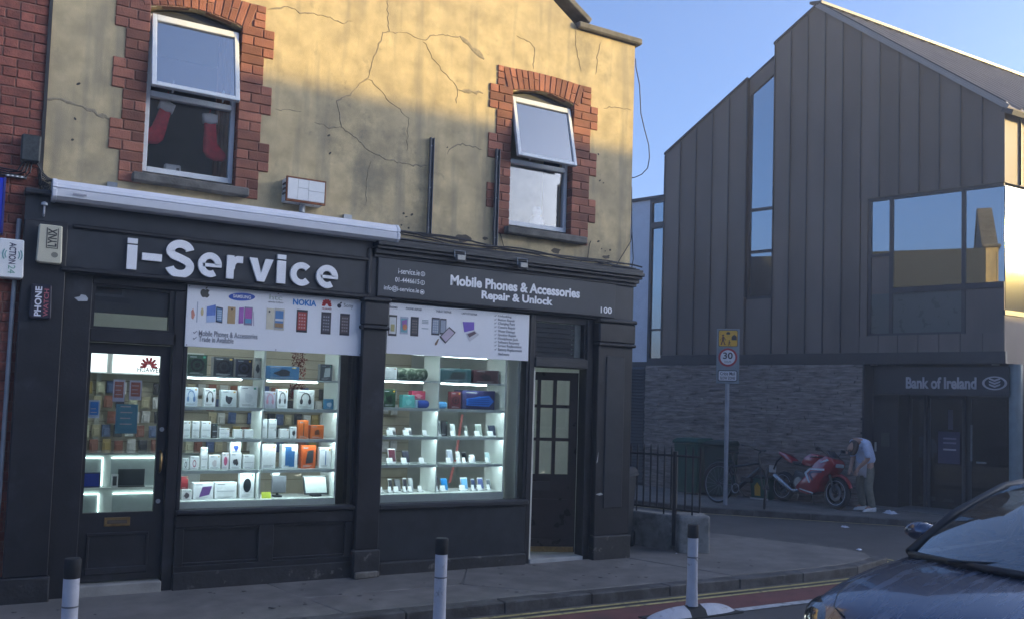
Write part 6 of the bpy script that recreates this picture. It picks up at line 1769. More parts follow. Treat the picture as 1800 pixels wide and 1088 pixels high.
# road sign
sp = thing('road_sign', 'grey post with school crossing, 30 speed limit and slow zone plates', 'road sign', (11.073, 3.72, PAV), R(-45))
MB().cyl((0, 0, 0), (0, 0, 3.1), .038, 14).build('post', pm('pale_grey_post', (.33, .35, .4), .45, .3), sp, smooth=True)
box('back_plate', -.2, .2, -.06, -.045, 2.16, 3.14, pm('grey_sign_plate', (.22, .26, .29), .5), sp, .006)
def rr(x0, x1, z0, z1, r, n=4):
    P = []
    for cx, cz, a0 in ((x1 - r, z0 + r, -90), (x1 - r, z1 - r, 0), (x0 + r, z1 - r, 90), (x0 + r, z0 + r, 180)):
        P += [(cx + r * math.cos(R(a0 + 90 * i / n)), cz + r * math.sin(R(a0 + 90 * i / n))) for i in range(n + 1)]
    return P
patch('sign_border', rr(-.17, .17, 2.82, 3.12, .03), -.0601, fl((.05, .05, .05)), sp)
patch('sign_face', rr(-.16, .16, 2.83, 3.11, .025), -.0622, fl((.75, .42, .03)), sp)
def person_icon(cx, cz, s):
    mb = MB()
    mb.prism(ell(cx, cz + s * .9, s * .11, s * .11, 12), -.067, -.0643)
    for P in ([(-.1, .35), (.1, .35), (.12, .76), (-.08, .76)], [(-.1, .36), (.02, .36), (-.12, -.1), (-.24, -.1)], [(0, .36), (.1, .36), (.28, -.1), (.16, -.1)], [(.06, .74), (.12, .74), (.3, .42), (.24, .38)], [(-.06, .74), (-.1, .68), (-.28, .42), (-.24, .38)]):
        mb.prism([(cx + x * s, cz + y * s) for x, y in P], -.067, -.0643)
    mb.build('pictogram', fl((.12, .03, .02)), sp, fix=True)
person_icon(-.09, 2.87, .17); person_icon(.02, 2.85, .09)
mb = MB()
mb.prism([(.06, 2.94), (.15, 2.94), (.15, 3.0), (.105, 3.04), (.06, 3.0)], -.067, -.0643).build('pictogram', fl((.03, .03, .03)), sp, fix=True)
MB().prism([(-.03, 3.04), (.03, 3.04), (.035, 3.06), (.02, 3.085), (-.015, 3.085), (-.035, 3.06)], -.067, -.0643).build('pictogram', fl((.03, .03, .03)), sp, fix=True)
patch('sign_border', ell(0, 2.63, .165, .165, 36), -.0601, fl((.4, .02, .03)), sp)
patch('sign_face', ell(0, 2.63, .13, .13, 36), -.0622, fl((.75, .75, .78)), sp)
text('lettering', '30', -.085, .085, 2.6, 2.72, -.0643, fl((.02, .02, .03)), sp, off=.02)
text('lettering', 'km/h', -.055, .055, 2.535, 2.57, -.0643, fl((.02, .02, .03)), sp)
patch('sign_border', rr(-.17, .17, 2.2, 2.4, .03), -.0601, fl((.03, .035, .05)), sp)
patch('sign_face', rr(-.155, .155, 2.215, 2.385, .022), -.0622, fl((.7, .7, .74)), sp)
text('lettering', 'Crios Mall', -.13, .13, 2.31, 2.37, -.0643, fl((.02, .02, .03)), sp, off=.01)
text('lettering', 'SLOW ZONE', -.13, .13, 2.235, 2.285, -.0643, fl((.02, .02, .03)), sp, off=.015)

# litter
for (x, y, z, w, lab) in ((13.1, 1.85, PAV, .2, 'crumpled white paper bag on the pavement beside the bending person'), (11.38, 1.39, ROAD, .1, 'flat scrap of white paper lying in the side road'), (9.61, -.28, ROAD, .06, 'small white scrap near the side road double yellow lines'), (6.6, -.12, PAV, .02, 'tiny white litter speck beside the concrete pier')):
    rows = []
    for i in range(6):
        rows.append([(x + w * (i - 2.5) / 2.5 * .5 * (1.2 - .1 * j), y + w * .28 * (j - 2), z + .006 + (.28 * w * (1 if 0 < i < 5 and 0 < j < 4 else 0) * rnd.uniform(.4, 1))) for j in range(5)])
    tag(MB().grid(rows).build('paper_litter', fl((.7, .7, .76)), fix=False), lab, 'litter')
# ---------------------------------------------------------------- parked traffic: the car
def car_paint():
    m = pm('navy_car_paint', (0.07, 0.085, 0.135), 0.25, 0.6, var=0.05, scale=3, coat=0.9, rvar=0.03)
    nt = m.node_tree; N, L = nt.nodes, nt.links
    b = N['Principled BSDF']
    src = b.inputs['Base Color'].links[0].from_socket
    rsrc = b.inputs['Roughness'].links[0].from_socket
    tc = N.new('ShaderNodeTexCoord')
    mp = N.new('ShaderNodeMapping')
    mp.inputs['Scale'].default_value = (1.1, 7.0, 1.0)
    L.new(tc.outputs['Object'], mp.inputs['Vector'])
    ns = N.new('ShaderNodeTexNoise')
    ns.inputs['Scale'].default_value = 2.2; ns.inputs['Detail'].default_value = 9; ns.inputs['Roughness'].default_value = 0.62
    ns.inputs['Distortion'].default_value = 0.6
    L.new(mp.outputs[0], ns.inputs['Vector'])
    r = N.new('ShaderNodeValToRGB')
    r.color_ramp.elements[0].position = 0.52; r.color_ramp.elements[1].position = 0.68
    L.new(ns.outputs['Fac'], r.inputs[0])
    # dried wash marks lie on upward faces
    sep_ = N.new('ShaderNodeSeparateXYZ'); L.new(tc.outputs['Normal'], sep_.inputs[0])
    up = N.new('ShaderNodeMapRange'); up.inputs['From Min'].default_value = 0.6; up.inputs['From Max'].default_value = 0.95
    L.new(sep_.outputs[2], up.inputs['Value'])
    mu = N.new('ShaderNodeMath'); mu.operation = 'MULTIPLY'; L.new(r.outputs[0], mu.inputs[0]); L.new(up.outputs[0], mu.inputs[1])
    mu2 = N.new('ShaderNodeMath'); mu2.operation = 'MULTIPLY'; mu2.inputs[1].default_value = 0.45; L.new(mu.outputs[0], mu2.inputs[0])
    mx = N.new('ShaderNodeMix'); mx.data_type = 'RGBA'
    L.new(mu2.outputs[0], mx.inputs[0]); L.new(src, mx.inputs[6]); mx.inputs[7].default_value = (0.32, 0.36, 0.45, 1)
    L.new(mx.outputs[2], b.inputs['Base Color'])
    ad = N.new('ShaderNodeMath'); ad.operation = 'MULTIPLY_ADD'; ad.inputs[1].default_value = 0.6
    L.new(mu2.outputs[0], ad.inputs[0]); L.new(rsrc, ad.inputs[2]); L.new(ad.outputs[0], b.inputs['Roughness'])
    return m
M_car = car_paint()
M_drl = emis('daytime_running_light', (1.0, 0.95, 0.8), 2.0)
M_trim = pm('black_trim', (0.012, 0.012, 0.014), 0.45, var=0.2)
M_cglass = glass('car_glass', 1.55, tint=(0.55, 0.62, 0.65), base=0.28)
car = thing('car', 'dark navy car with streaky bonnet at the lower right corner', 'car', (5.4, -5.42, ROAD), R(184))
ST = [(-2.15, .70, .35, .74, .78), (-2.05, .79, .27, .86, .92), (-1.7, .86, .22, .92, .985), (-1.0, .885, .2, .935, 1.0), (0, .89, .2, .93, .995), (.6, .885, .2, .92, .985), (.95, .88, .2, .9, .985), (1.25, .87, .2, .865, .955), (1.55, .855, .2, .815, .9), (1.8, .82, .22, .755, .825), (1.95, .76, .25, .7, .755), (2.06, .66, .3, .62, .66), (2.12, .5, .36, .52, .54)]
def csec(x, w, zb, zs, zt):
    d = zt - zs
    half = [(0, zb), (.8, zb), (.95, zb + .06), (1.0, zb + .22), (.992, (zb + zs) / 2 + .08), (.975, zs - .05), (.945, zs - .002), (.88, zs + d * .36), (.8, zs + d * .5), (.62, zs + d * .8), (.3, zt - .004), (0, zt)]
    left = [(x, h * w, z) for h, z in half]
    right = [(x, -h * w, z) for h, z in half[-2:0:-1]]
    return left + right
rows = [csec(*s) for s in ST]
nr = len(rows[0])
mb = MB()
vs = [p for r_ in rows for p in r_]
fs = [(i * nr + j, i * nr + (j + 1) % nr, (i + 1) * nr + (j + 1) % nr, (i + 1) * nr + j) for i in range(len(rows) - 1) for j in range(nr)]
fs += [tuple(range(nr)), tuple(range((len(rows) - 1) * nr, len(rows) * nr))[::-1]]
body = mb.add(vs, fs).build('body', M_car, car, smooth='all', fix=True)
sm = body.modifiers.new('subd', 'SUBSURF'); sm.levels = 2; sm.render_levels = 2
def surf(x, hy):
    for a, b in zip(ST[:-1], ST[1:]):
        if a[0] <= x <= b[0]:
            k = (x - a[0]) / (b[0] - a[0]); s = [p + (q - p) * k for p, q in zip(a, b)]
            break
    d = s[4] - s[3]
    H = [(.88, s[3] + d * .36), (.8, s[3] + d * .5), (.62, s[3] + d * .8), (.3, s[4] - .004), (0, s[4])]
    for (h0, z0), (h1, z1) in zip(H[:-1], H[1:]):
        if h1 <= hy <= h0:
            return (x, hy * s[1], z0 + (z1 - z0) * (h0 - hy) / (h0 - h1))
for sd in (-1, 1):
    P = [surf(x, h) for x, h in ((.98, .83), (1.15, .83), (1.3, .825), (1.45, .82), (1.6, .81), (1.75, .79), (1.88, .74), (1.95, .62))]
    MB().tube([(p[0], p[1] * sd, p[2] - .004) for p in P], .005, 6).build('bonnet_gap', M_trim, car)
    # headlamp
    yw = R(-32) * sd
    def lamp(k, dx=0):
        mbl = MB(); n1, n2 = 12, 18; v_, f_ = [], []
        for i in range(n1 + 1):
            a = math.pi * i / n1 - math.pi / 2
            for j in range(n2):
                b = 2 * math.pi * j / n2
                lx, ly, lz = .25 * k * math.cos(a) * math.cos(b), .12 * k * math.cos(a) * math.sin(b), .085 * k * math.sin(a)
                lz += lx * .12 * -1
                v_.append((1.80 + lx * math.cos(yw) - ly * math.sin(yw), sd * .685 + lx * math.sin(yw) + ly * math.cos(yw), .685 + lz))
        for i in range(n1):
            for j in range(n2): f_.append((i * n2 + j, i * n2 + (j + 1) % n2, (i + 1) * n2 + (j + 1) % n2, (i + 1) * n2 + j))
        return mbl.add(v_, f_)
    hl = lamp(1.0).build('headlamp', M_cglass, car, smooth='all', fix=True, weld=True)
    lamp(.86).build('reflector', pm('lamp_chrome', (.85, .85, .86), .12, .9, var=.15, scale=30) if sd < 0 else bpy.data.materials['lamp_chrome'], hl, smooth='all', fix=True, weld=True)
    MB().tube([(1.80 + lx * math.cos(yw), sd * .685 + lx * math.sin(yw) + sd * .1 * math.sqrt(max(0, 1 - (lx / .26) ** 2)), .64 - .12 * lx) for lx in (-.12, -.02, .08, .16, .21)], .009, 6).build('daytime_lamp', M_drl, hl)
    # door mirror
    m_ = MB().lathe([(0, -.11), (.045, -.1), (.07, -.05), (.075, 0), (.06, .07), (.0, .1)], (.38, sd * .98, 1.03), 'y', 16)
    m_.v = [(.38 + (x - .38) * 1.1, y, 1.03 + (z - 1.03) * .85) for x, y, z in m_.v]
    mir = m_.build('door_mirror', M_car, car, smooth='all', fix=True)
    MB().tube([(.40, sd * .82, .955), (.39, sd * .9, .97), (.38, sd * .96, .99)], .022, 8).build('mirror_arm', M_trim, mir)
    box('mirror_glass', .295, .30, sd * .98 - .07, sd * .98 + .07, .985, 1.075, fl((.3, .33, .36), .05, .8), mir)
    # wheels and arches
    for wx in (1.32, -1.3):
        ar = MB().lathe([(.31, -.02), (.37, -.02), (.37, .012), (.31, .012)], (wx, sd * .885, .31), 'y', 28).build('wheel_arch', M_trim, car, fix=True)
        wl = MB().lathe([(0, -.1), (.2, -.1), (.3, -.09), (.315, -.05), (.315, .05), (.3, .09), (.2, .1), (0, .1)], (wx, sd * .82, .315), 'y', 32).build('wheel', M_rubber, car, smooth=True, fix=True)
        MB().lathe([(0, sd * .085), (.06, sd * .1), (.19, sd * .085), (.21, sd * .102)], (wx, sd * .82, .315), 'y', 24).build('rim', fl((.35, .36, .38), .3, .8), wl, fix=True)
def curve(fn, n=9): return [fn(-1 + 2 * i / (n - 1)) for i in range(n)]
base = lambda u: (1.16 - .24 * u * u, .735 * u, .985 - .025 * u * u)
topc = lambda u: (.2 - .1 * u * u, .575 * u, 1.40 - .04 * u * u)
rear = lambda u: (-1.25 - .06 * u * u, .55 * u, 1.375 - .04 * u * u)
rbase = lambda u: (-1.86 + .1 * u * u, .67 * u, .99 - .02 * u * u)
def lerp_rows(a, b, n, bulge):
    out = []
    for k in range(n + 1):
        t_ = k / n
        out.append([tuple(p[i] + (q[i] - p[i]) * t_ + (bulge[i] * 4 * t_ * (1 - t_)) for i in range(3)) for p, q in zip(a, b)])
    return out
MB().grid(lerp_rows(curve(base, 25), curve(topc, 25), 16, (.03, 0, .03))).build('windscreen', M_cglass, car, smooth='all', fix=False)
MB().grid(lerp_rows(curve(rear), curve(rbase), 4, (-.02, 0, .02))).build('rear_window', M_cglass, car, smooth='all')
rf = MB().grid(lerp_rows(curve(topc), curve(rear), 6, (0, 0, .05))).build('roof', M_car, car, smooth='all')
so = rf.modifiers.new('thick', 'SOLIDIFY'); so.thickness = 0.03; so.offset = -1
MB().tube([tuple(p) for p in curve(lambda u: (1.165 - .24 * u * u, .725 * u, .98 - .025 * u * u))], .022, 8).build('scuttle', M_trim, car, smooth='all')
for k in (-.35, .25):
    MB().tube([(1.17, k, .99), (1.1, k + .25, 1.01), (1.05, k + .5, 1.02)], .008, 6).build('wiper', M_trim, car)
for sd in (-1, 1):
    MB().tube([base(sd), tuple((a + b) / 2 + c for a, b, c in zip(base(sd), topc(sd), (.03, sd * .012, .03))), topc(sd), (-.5, sd * .6, 1.395), rear(sd), rbase(sd)], [.032, .03, .028, .022, .03, .04], 8).build('roof_pillar', M_trim, car, smooth='all')
    MB().tube([(-.45, sd * .8, .96), (-.5, sd * .6, 1.39)], .03, 8).build('centre_pillar', M_trim, car)
    MB().add([(.8, sd * .80, .955), (.08, sd * .605, 1.365), (-.5, sd * .605, 1.395), (-1.22, sd * .56, 1.34), (-1.72, sd * .7, 1.0), (-1.55, sd * .8, .955), (-.4, sd * .815, .955)], [(6, 0, 1), (6, 1, 2), (6, 2, 3), (6, 3, 4), (6, 4, 5)]).build('side_window', M_cglass, car)
    st = MB().box(-.55, -.02, sd * .36 - .23, sd * .36 + .23, .45, .6).box(-.62, -.45, sd * .36 - .22, sd * .36 + .22, .6, 1.1).build('seat', fl((.05, .05, .055), .8), car, bevel=.05, segs=2)
    MB().box(-.62, -.52, sd * .36 - .13, sd * .36 + .13, 1.13, 1.32).build('headrest', fl((.18, .18, .2), .8), st, bevel=.035, segs=2)
box('cabin_floor', -1.7, .95, -.78, .78, .4, .45, M_trim, car)
MB().add([(1.0, -.72, .9), (1.0, .72, .9), (.5, .75, .94), (.5, -.75, .94), (.95, -.75, .6), (.95, .75, .6), (.4, .75, .6), (.4, -.75, .6)], [(0, 1, 2, 3), (7, 6, 5, 4), (0, 4, 5, 1), (1, 5, 6, 2), (2, 6, 7, 3), (3, 7, 4, 0)]).build('dashboard', M_trim, car, bevel=.04, segs=2, fix=True)
MB().tube([(.3 - .04 * math.sin(a), -.36 + .18 * math.cos(a), .9 + .17 * math.sin(a)) for a in [2 * math.pi * k / 20 for k in range(20)]], .014, 8, closed=True).build('steering_wheel', M_trim, car)
box('number_plate', 2.115, 2.135, -.26, .26, .38, .49, M_white, car, .004)
box('grille', 2.06, 2.1, -.4, .4, .55, .63, M_trim, car, .01)

# ---------------------------------------------------------------- motorcycle
M_mred = pm('red_fairing', (0.33, 0.012, 0.02), 0.22, var=0.08, scale=6, coat=0.8)
M_mblk = pm('engine_black', (0.02, 0.02, 0.022), 0.4, 0.3, var=0.3, scale=12)
M_chrome = pm('steel_pipe', (0.45, 0.46, 0.48), 0.25, 0.9, var=0.15)
mo = thing('motorcycle', 'red sports motorcycle with white chevrons parked against the stone wall', 'motorcycle', (12.74, 3.3, PAV), R(-93))
mo.rotation_euler = (R(-4), 0, R(-93))
mo.scale = (.93, .93, .93)
def mwheel(x, name):
    w = MB().lathe([(.225, -.05), (.27, -.055), (.295, -.035), (.302, 0), (.295, .035), (.27, .055), (.225, .05)], (x, 0, .302), 'y', 32).build('wheel', M_rubber, mo, smooth=True, fix=True)
    MB().lathe([(.2, -.045), (.232, -.05), (.232, .05), (.2, .045), (.2, -.045)], (x, 0, .302), 'y', 32).build('rim', M_mblk, w, smooth=True, fix=True)
    MB().lathe([(.222, -.052), (.232, -.056), (.232, -.051)], (x, 0, .302), 'y', 32).build('rim_tape', fl((.55, .56, .6), .4), w, fix=True)
    sp_ = MB()
    for k in range(5):
        a = 2 * math.pi * k / 5 + .3
        sp_.tube([(x + .03 * math.cos(a), 0, .302 + .03 * math.sin(a)), (x + .21 * math.cos(a), 0, .302 + .21 * math.sin(a))], [.03, .018], 6)
    sp_.build('spokes', M_mblk, w)
    MB().lathe([(.09, -.062), (.15, -.062), (.15, -.058), (.09, -.058), (.09, -.062)], (x, 0, .302), 'y', 28).build('brake_disc', fl((.12, .12, .13), .45, .5), w, fix=True)
mwheel(-.7, 'r'); mwheel(.7, 'f')
def slabm(poly, w, mat, name, bev=.02, par=None, y0=None):
    return MB().prism(poly, -w if y0 is None else y0, w).build(name, mat, par or mo, bevel=bev, fix=True, segs=2, smooth=True)
fa = slabm([(.62, .66), (.74, .84), (.66, .94), (.5, 1.0), (.34, .93), (.2, .82), (.06, .64), (-.08, .5), (-.25, .34), (-.22, .24), (.1, .2), (.36, .3), (.42, .5), (.5, .6)], .17, M_mred, 'fairing', .05)
MB().prism([(.5, .74), (.12, .72), (.0, .62), (.12, .44), (.16, .44), (.06, .62), (.15, .69), (.5, .7)], -.178, -.1701).build('chevron', fl((.7, .7, .74)), fa, fix=True)
MB().prism([(.44, .69), (.18, .67), (.11, .61), (.2, .5), (.23, .5), (.16, .61), (.2, .64), (.44, .66)], -.179, -.1702).build('chevron', fl((.03, .04, .12)), fa, fix=True)
MB().prism([(.6, .9), (.4, .84), (.38, .86), (.56, .93)], -.178, -.1701).build('chevron', fl((.7, .7, .74)), fa, fix=True)
MB().prism([(.26, .26), (-.1, .31), (-.1, .29), (.25, .235)], -.178, -.1701).build('chevron', fl((.6, .6, .6)), fa, fix=True)
slabm([(.32, .86), (.3, .98), (.12, 1.02), (-.06, .95), (-.16, .82), (-.1, .76), (.1, .74)], .14, M_mred, 'fuel_tank', .06)
slabm([(-.12, .82), (-.3, .8), (-.42, .84), (-.4, .76), (-.14, .74)], .12, M_trim, 'seat', .03)
slabm([(-.38, .77), (-.44, .86), (-.62, .96), (-.84, 1.0), (-.8, .93), (-.55, .8)], .1, M_mred, 'tail', .025)
box('tail_lamp', -.86, -.83, -.06, .06, .95, .99, fl((.5, .5, .5), .2), mo, .006)
MB().tube([(-.78, 0, .93), (-.95, 0, .78), (-1.02, 0, .62)], .018, 6).build('plate_hanger', M_trim, mo)
box('number_plate', -1.06, -1.045, -.09, .09, .55, .7, M_white, mo)
slabm([(.1, .62), (.0, .3), (-.3, .3), (-.38, .5), (-.3, .66)], .13, M_mblk, 'engine', .03)
MB().lathe([(0, -.15), (.1, -.15), (.11, -.13), (.11, 0)], (-.18, 0, .42), 'y', 20).build('clutch_cover', fl((.2, .2, .2), .3, .6), mo, fix=True)
MB().tube([(.05, -.12, .3), (-.3, -.15, .24), (-.42, -.17, .3), (-.78, -.19, .5)], [.03, .03, .05, .058], 12).build('exhaust', M_chrome, mo, smooth=True)
for s in (-1, 1):
    MB().tube([(.7, s * .09, .3), (.47, s * .1, .88)], .026, 10).build('fork_leg', M_mblk, mo, smooth=True)
    MB().tube([(-.7, s * .09, .3), (-.3, s * .1, .42)], .025, 8).build('swingarm', M_mblk, mo)
    MB().tube([(.44, s * .1, .95), (.36, s * .3, .95), (.3, s * .36, .94)], .014, 8).build('handlebar', M_trim, mo)
    MB().tube([(.56, s * .12, .98), (.48, s * .3, 1.1)], .008, 6).build('mirror_stalk', M_trim, mo)
    box('mirror', .45, .48, s * .34 - .06, s * .34 + .06, 1.07, 1.13, M_trim, mo, .01)
MB().prism([(.7, .88), (.62, .97), (.46, 1.1), (.44, 1.08), (.55, .95)], -.11, .11).build('windshield', fl((.04, .04, .05), .08), mo, bevel=.02, fix=True)
box('headlamp', .69, .735, -.11, .11, .78, .85, fl((.4, .42, .46), .1), mo, .015)
MB().tube([(.42 + .34 * math.cos(a) + .28, 0, .302 + .335 * math.sin(a)) for a in [R(20 + 12 * k) for k in range(10)]], .035, 8).build('front_mudguard', M_mred, mo, smooth=True)
MB().tube([(-.1, .12, .25), (-.14, .3, -.0)], .012, 6).build('side_stand', M_mblk, mo)

# ---------------------------------------------------------------- bicycle
M_bk = pm('black_bike_paint', (0.018, 0.018, 0.02), 0.4, var=0.2)
bi = thing('bicycle', 'black bicycle leaning by the sign post with its front wheel turned', 'bicycle', (11.25, 3.55, PAV), R(-86))
bi.rotation_euler = (R(-6), 0, R(-86))
def bwheel(cx, cy, yaw, parent):
    def T(p):
        x, y, z_ = p
        return (cx + x * math.cos(yaw) - y * math.sin(yaw), cy + x * math.sin(yaw) + y * math.cos(yaw), .35 + z_)
    ring = [(.335 * math.cos(a), 0, .335 * math.sin(a)) for a in [2 * math.pi * k / 40 for k in range(40)]]
    w = MB().tube([T(p) for p in ring], .019, 8, closed=True).build('wheel', M_rubber, parent, smooth='all')
    MB().tube([T((p[0] * .94, 0, p[2] * .94)) for p in ring], .009, 6, closed=True).build('rim', M_metal, w)
    s = MB()
    for k in range(18):
        a = 2 * math.pi * k / 18
        s.tube([T((.02 * math.cos(a + .8), .02 * (1 if k % 2 else -1), .02 * math.sin(a + .8))), T((.31 * math.cos(a), 0, .31 * math.sin(a)))], .0022, 4)
    s.build('spokes', M_metal, w)
    MB().tube([T((0, -.05, 0)), T((0, .05, 0))], .022, 10).build('hub', M_bk, w)
    MB().tube([T((.38 * math.cos(a), 0, .38 * math.sin(a))) for a in [R(30 + 11 * k) for k in range(13)]], .02, 6).build('mudguard', M_bk, w)
bwheel(-.53, 0, 0, bi); bwheel(.55, 0, R(-52), bi)
bb_, se, he, hl_ = (-.08, 0, .3), (-.24, 0, .8), (.36, 0, .82), (.4, 0, .7)
for nm, P, r_ in (('down_tube', [bb_, hl_], .042), ('seat_tube', [bb_, se, (-.27, 0, .93)], .018), ('top_tube', [(-.2, 0, .68), (.37, 0, .78)], .02), ('head_tube', [hl_, he], .024)):
    MB().tube(P, r_, 8).build(nm, M_bk, bi, smooth=True)
for s in (-1, 1):
    MB().tube([(-.53, s * .05, .35), (-.08, s * .03, .3)], .011, 6).build('chain_stay', M_bk, bi)
    MB().tube([(-.53, s * .05, .35), (-.22, s * .02, .72)], .01, 6).build('seat_stay', M_bk, bi)
    MB().tube([(.55 - s * .05 * math.sin(R(-52)), s * .05 * math.cos(R(-52)), .35), (.43, s * .05, .66), hl_], .014, 6).build('fork_blade', M_bk, bi)
    MB().tube([(-.08, s * .05, .3), (-.08 + s * .12, s * .07, .3 - s * .12)], .01, 6).build('crank', M_bk, bi)
    box('pedal', -.12 + s * .12, -.04 + s * .12, s * .1 - .04, s * .1 + .04, .29 - s * .12, .31 - s * .12, M_bk, bi)
MB().tube([he, (.34, 0, .95), (.38, 0, 1.0)], .016, 8).build('stem', M_bk, bi)
MB().tube([(.12, .3, 1.02), (.26, .27, 1.03), (.37, .1, 1.0), (.4, -.1, 1.0), (.36, -.3, 1.05), (.25, -.4, 1.06)], .013, 8).build('handlebar', M_bk, bi, smooth='all')
MB().add([(-.42, -.08, .95), (-.42, .08, .95), (-.3, .06, .96), (-.1, .02, .95), (-.1, -.02, .95), (-.3, -.06, .96), (-.42, -.07, .91), (-.42, .07, .91), (-.12, .0, .92)], [(0, 5, 2, 1), (5, 4, 3, 2), (1, 7, 6, 0), (0, 6, 8, 4, 5), (1, 2, 3, 8, 7), (6, 7, 8), (3, 4, 8)]).build('saddle', M_bk, bi, bevel=.01, fix=True)
MB().box(-.02, .24, -.04, .04, .42, .52).build('battery', M_bk, bi, bevel=.02)
MB().lathe([(.07, -.06), (.09, -.06), (.09, -.055), (.07, -.055), (.07, -.06)], (-.08, 0, .3), 'y', 20).build('chainring', M_metal, bi, fix=True)
MB().tube([(-.62, 0, .8), (-.4, 0, .79), (-.25, 0, .76)], .012, 6).build('rear_rack', M_bk, bi)

# ---------------------------------------------------------------- the bending person
def skin(name, V, E, Rr, mat, parent, sub=2):
    me = bpy.data.meshes.new(name)
    me.from_pydata(V, E, [])
    o = bpy.data.objects.new('tmp', me)
    COL.objects.link(o)
    sk = o.modifiers.new('s', 'SKIN'); sk.use_smooth_shade = True
    for i, d_ in enumerate(me.skin_vertices[0].data):
        d_.radius = (Rr[i], Rr[i]) if not isinstance(Rr[i], tuple) else Rr[i]
        d_.use_root = (i == 0)
    o.modifiers.new('u', 'SUBSURF').levels = sub
    dg = bpy.context.evaluated_depsgraph_get()
    m2 = bpy.data.meshes.new_from_object(o.evaluated_get(dg))
    m2.name = name
    bpy.data.objects.remove(o)
    m2.shade_smooth()
    m2.materials.clear()
    return link(name, m2, mat, parent)
M_skin = pm('skin_tone', (.42, .24, .17), .6, var=.08); M_shirt = pm('pale_blue_shirt', (.55, .62, .8), .8, var=.08, scale=20); M_trous = pm('khaki_trousers', (.19, .18, .14), .85, var=.2, scale=15); M_hair = pm('brown_hair', (.05, .03, .02), .6, var=.3, scale=30)
pe = thing('person', 'person in pale blue shirt and khaki trousers bending forward by the motorcycle', 'person', (13.0, 2.26, PAV), R(165))
# x forward, y left; the trunk folds forward from the hips
V = [(0, 0, .80), (.02, 0, .96), (.07, 0, 1.12), (.13, 0, 1.21), (.2, 0, 1.22), (.26, 0, 1.17), (.3, 0, 1.1), (.335, 0, 1.02)]
E = [(0, 1), (1, 2), (2, 3), (3, 4), (4, 5), (5, 6), (6, 7)]
Rr = [.11, .1, .11, .12, .08, .05, .085, .07]
def chain(start, pts, rs):
    p = start
    for q, r_ in zip(pts, rs):
        V.append(q); Rr.append(r_); E.append((p, len(V) - 1)); p = len(V) - 1
    return p
for s in (-1, 1):
    chain(0, [(.0, s * .1, .74), (.05, s * .115, .43), (-.02, s * .13, .09), (.12, s * .135, .04)], [.085, .055, .038, .03])
    w = chain(3, [(.15, s * .17, 1.18), (.12, s * .21, .92), (.24, s * .11, .76), (.27, s * .09, .70)], [.055, .042, .03, .034])
    for k in range(4):
        chain(w, [(.285 + .006 * k, s * (.09 - .022 * (k - 1.5)), .65 - .004 * abs(k - 1.5)), (.29, s * (.09 - .024 * (k - 1.5)), .615 + .006 * abs(k - 1.2))], [.009, .008])
    chain(w, [(.25, s * .05, .68), (.26, s * .035, .65)], [.01, .009])
skin('body', V, E, Rr, M_skin, pe)
V, E, Rr = [(0, 0, .80), (.03, 0, .87)], [(0, 1)], [.135, .13]
for s in (-1, 1): chain(0, [(.0, s * .1, .72), (.05, s * .118, .43), (-.02, s * .13, .12), (-.02, s * .13, .07)], [.1, .078, .068, .07])
skin('trousers', V, E, Rr, M_trous, pe)
V, E, Rr = [(-.01, 0, .79), (.02, 0, .96), (.07, 0, 1.12), (.13, 0, 1.21), (.19, 0, 1.215)], [(0, 1), (1, 2), (2, 3), (3, 4)], [.185, .165, .16, .155, .09]
for s in (-1, 1): chain(3, [(.15, s * .175, 1.17), (.135, s * .205, 1.02), (.125, s * .212, .92)], [.072, .062, .06])
skin('shirt', V, E, Rr, M_shirt, pe)
rows = []
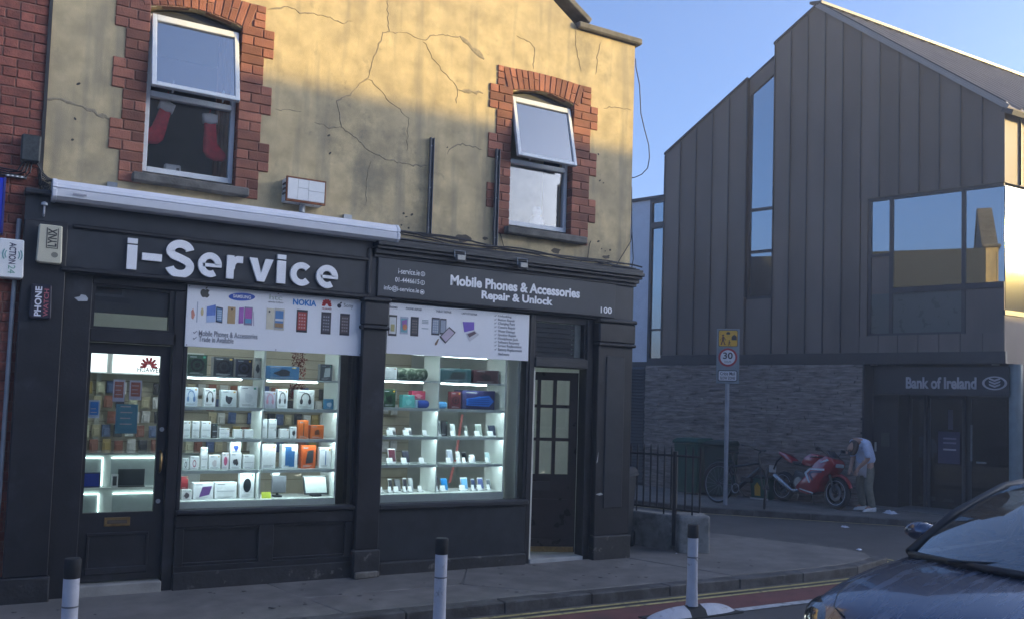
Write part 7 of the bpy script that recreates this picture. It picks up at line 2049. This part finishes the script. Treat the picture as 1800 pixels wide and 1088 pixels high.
for i in range(9):
    u = -1 + 2 * i / 8
    rows.append([(.1 + .05 * math.cos(u * 1.4) + .012 * math.sin(i * 2.1 + j), u * .15, .97 - j * .09 - .02 * math.cos(i * 1.7)) for j in range(5)])
hem = MB().grid(rows).build('shirt_hem', pm('white_cotton', (.6, .56, .58), .9, var=.08), pe, smooth='all')
hem.modifiers.new('t', 'SOLIDIFY').thickness = .006
hd = MB().lathe([(0, .13), (.05, .118), (.085, .075), (.098, .02), (.095, -.04), (.085, -.1), (.06, -.14)], (.295, 0, 1.11), 'z', 20)
hd.v = [(min(x, .335) - .012 + (z_ - 1.11) * -.25, y, z_) for x, y, z_ in hd.v]
hd.build('hair', M_hair, pe, smooth='all')
for s in (-1, 1):
    MB().add([(-.09, s * .13 - .045, 0), (.17, s * .13 - .04, 0), (.17, s * .13 + .04, 0), (-.09, s * .13 + .045, 0), (-.09, s * .13 - .04, .09), (.1, s * .13 - .036, .07), (.1, s * .13 + .036, .07), (-.09, s * .13 + .04, .09)], [(3, 2, 1, 0), (4, 5, 6, 7), (0, 1, 5, 4), (1, 2, 6, 5), (2, 3, 7, 6), (3, 0, 4, 7)]).build('shoe', fl((.7, .7, .72)), pe, bevel=.02, segs=2)
    MB().lathe([(0, -.012), (.008, -.006), (.01, 0), (.008, .006), (0, .012)], (.39, s * .032, 1.05), 'z', 8).build('eye', fl((.03, .02, .02)), pe, fix=True)
MB().lathe([(0, .02), (.012, 0), (.016, -.02), (0, -.026)], (.4, 0, 1.02), 'z', 10).build('nose', M_skin, pe, fix=True)

# ---------------------------------------------------------------- low sun haze in the street air
hz = bpy.data.materials.new('street_haze')
hz.use_nodes = True
hn = hz.node_tree.nodes
hn.remove(hn['Principled BSDF'])
pv = hn.new('ShaderNodeVolumePrincipled')
pv.inputs['Color'].default_value = (0.95, 0.95, 0.97, 1)
pv.inputs['Density'].default_value = 0.0052
pv.inputs['Anisotropy'].default_value = 0.2
hz.node_tree.links.new(pv.outputs[0], hn['Material Output'].inputs['Volume'])
tag(MB().box(-905, 905, -905, 905, -1.6, 10.6).build('haze', hz), kind='stuff')
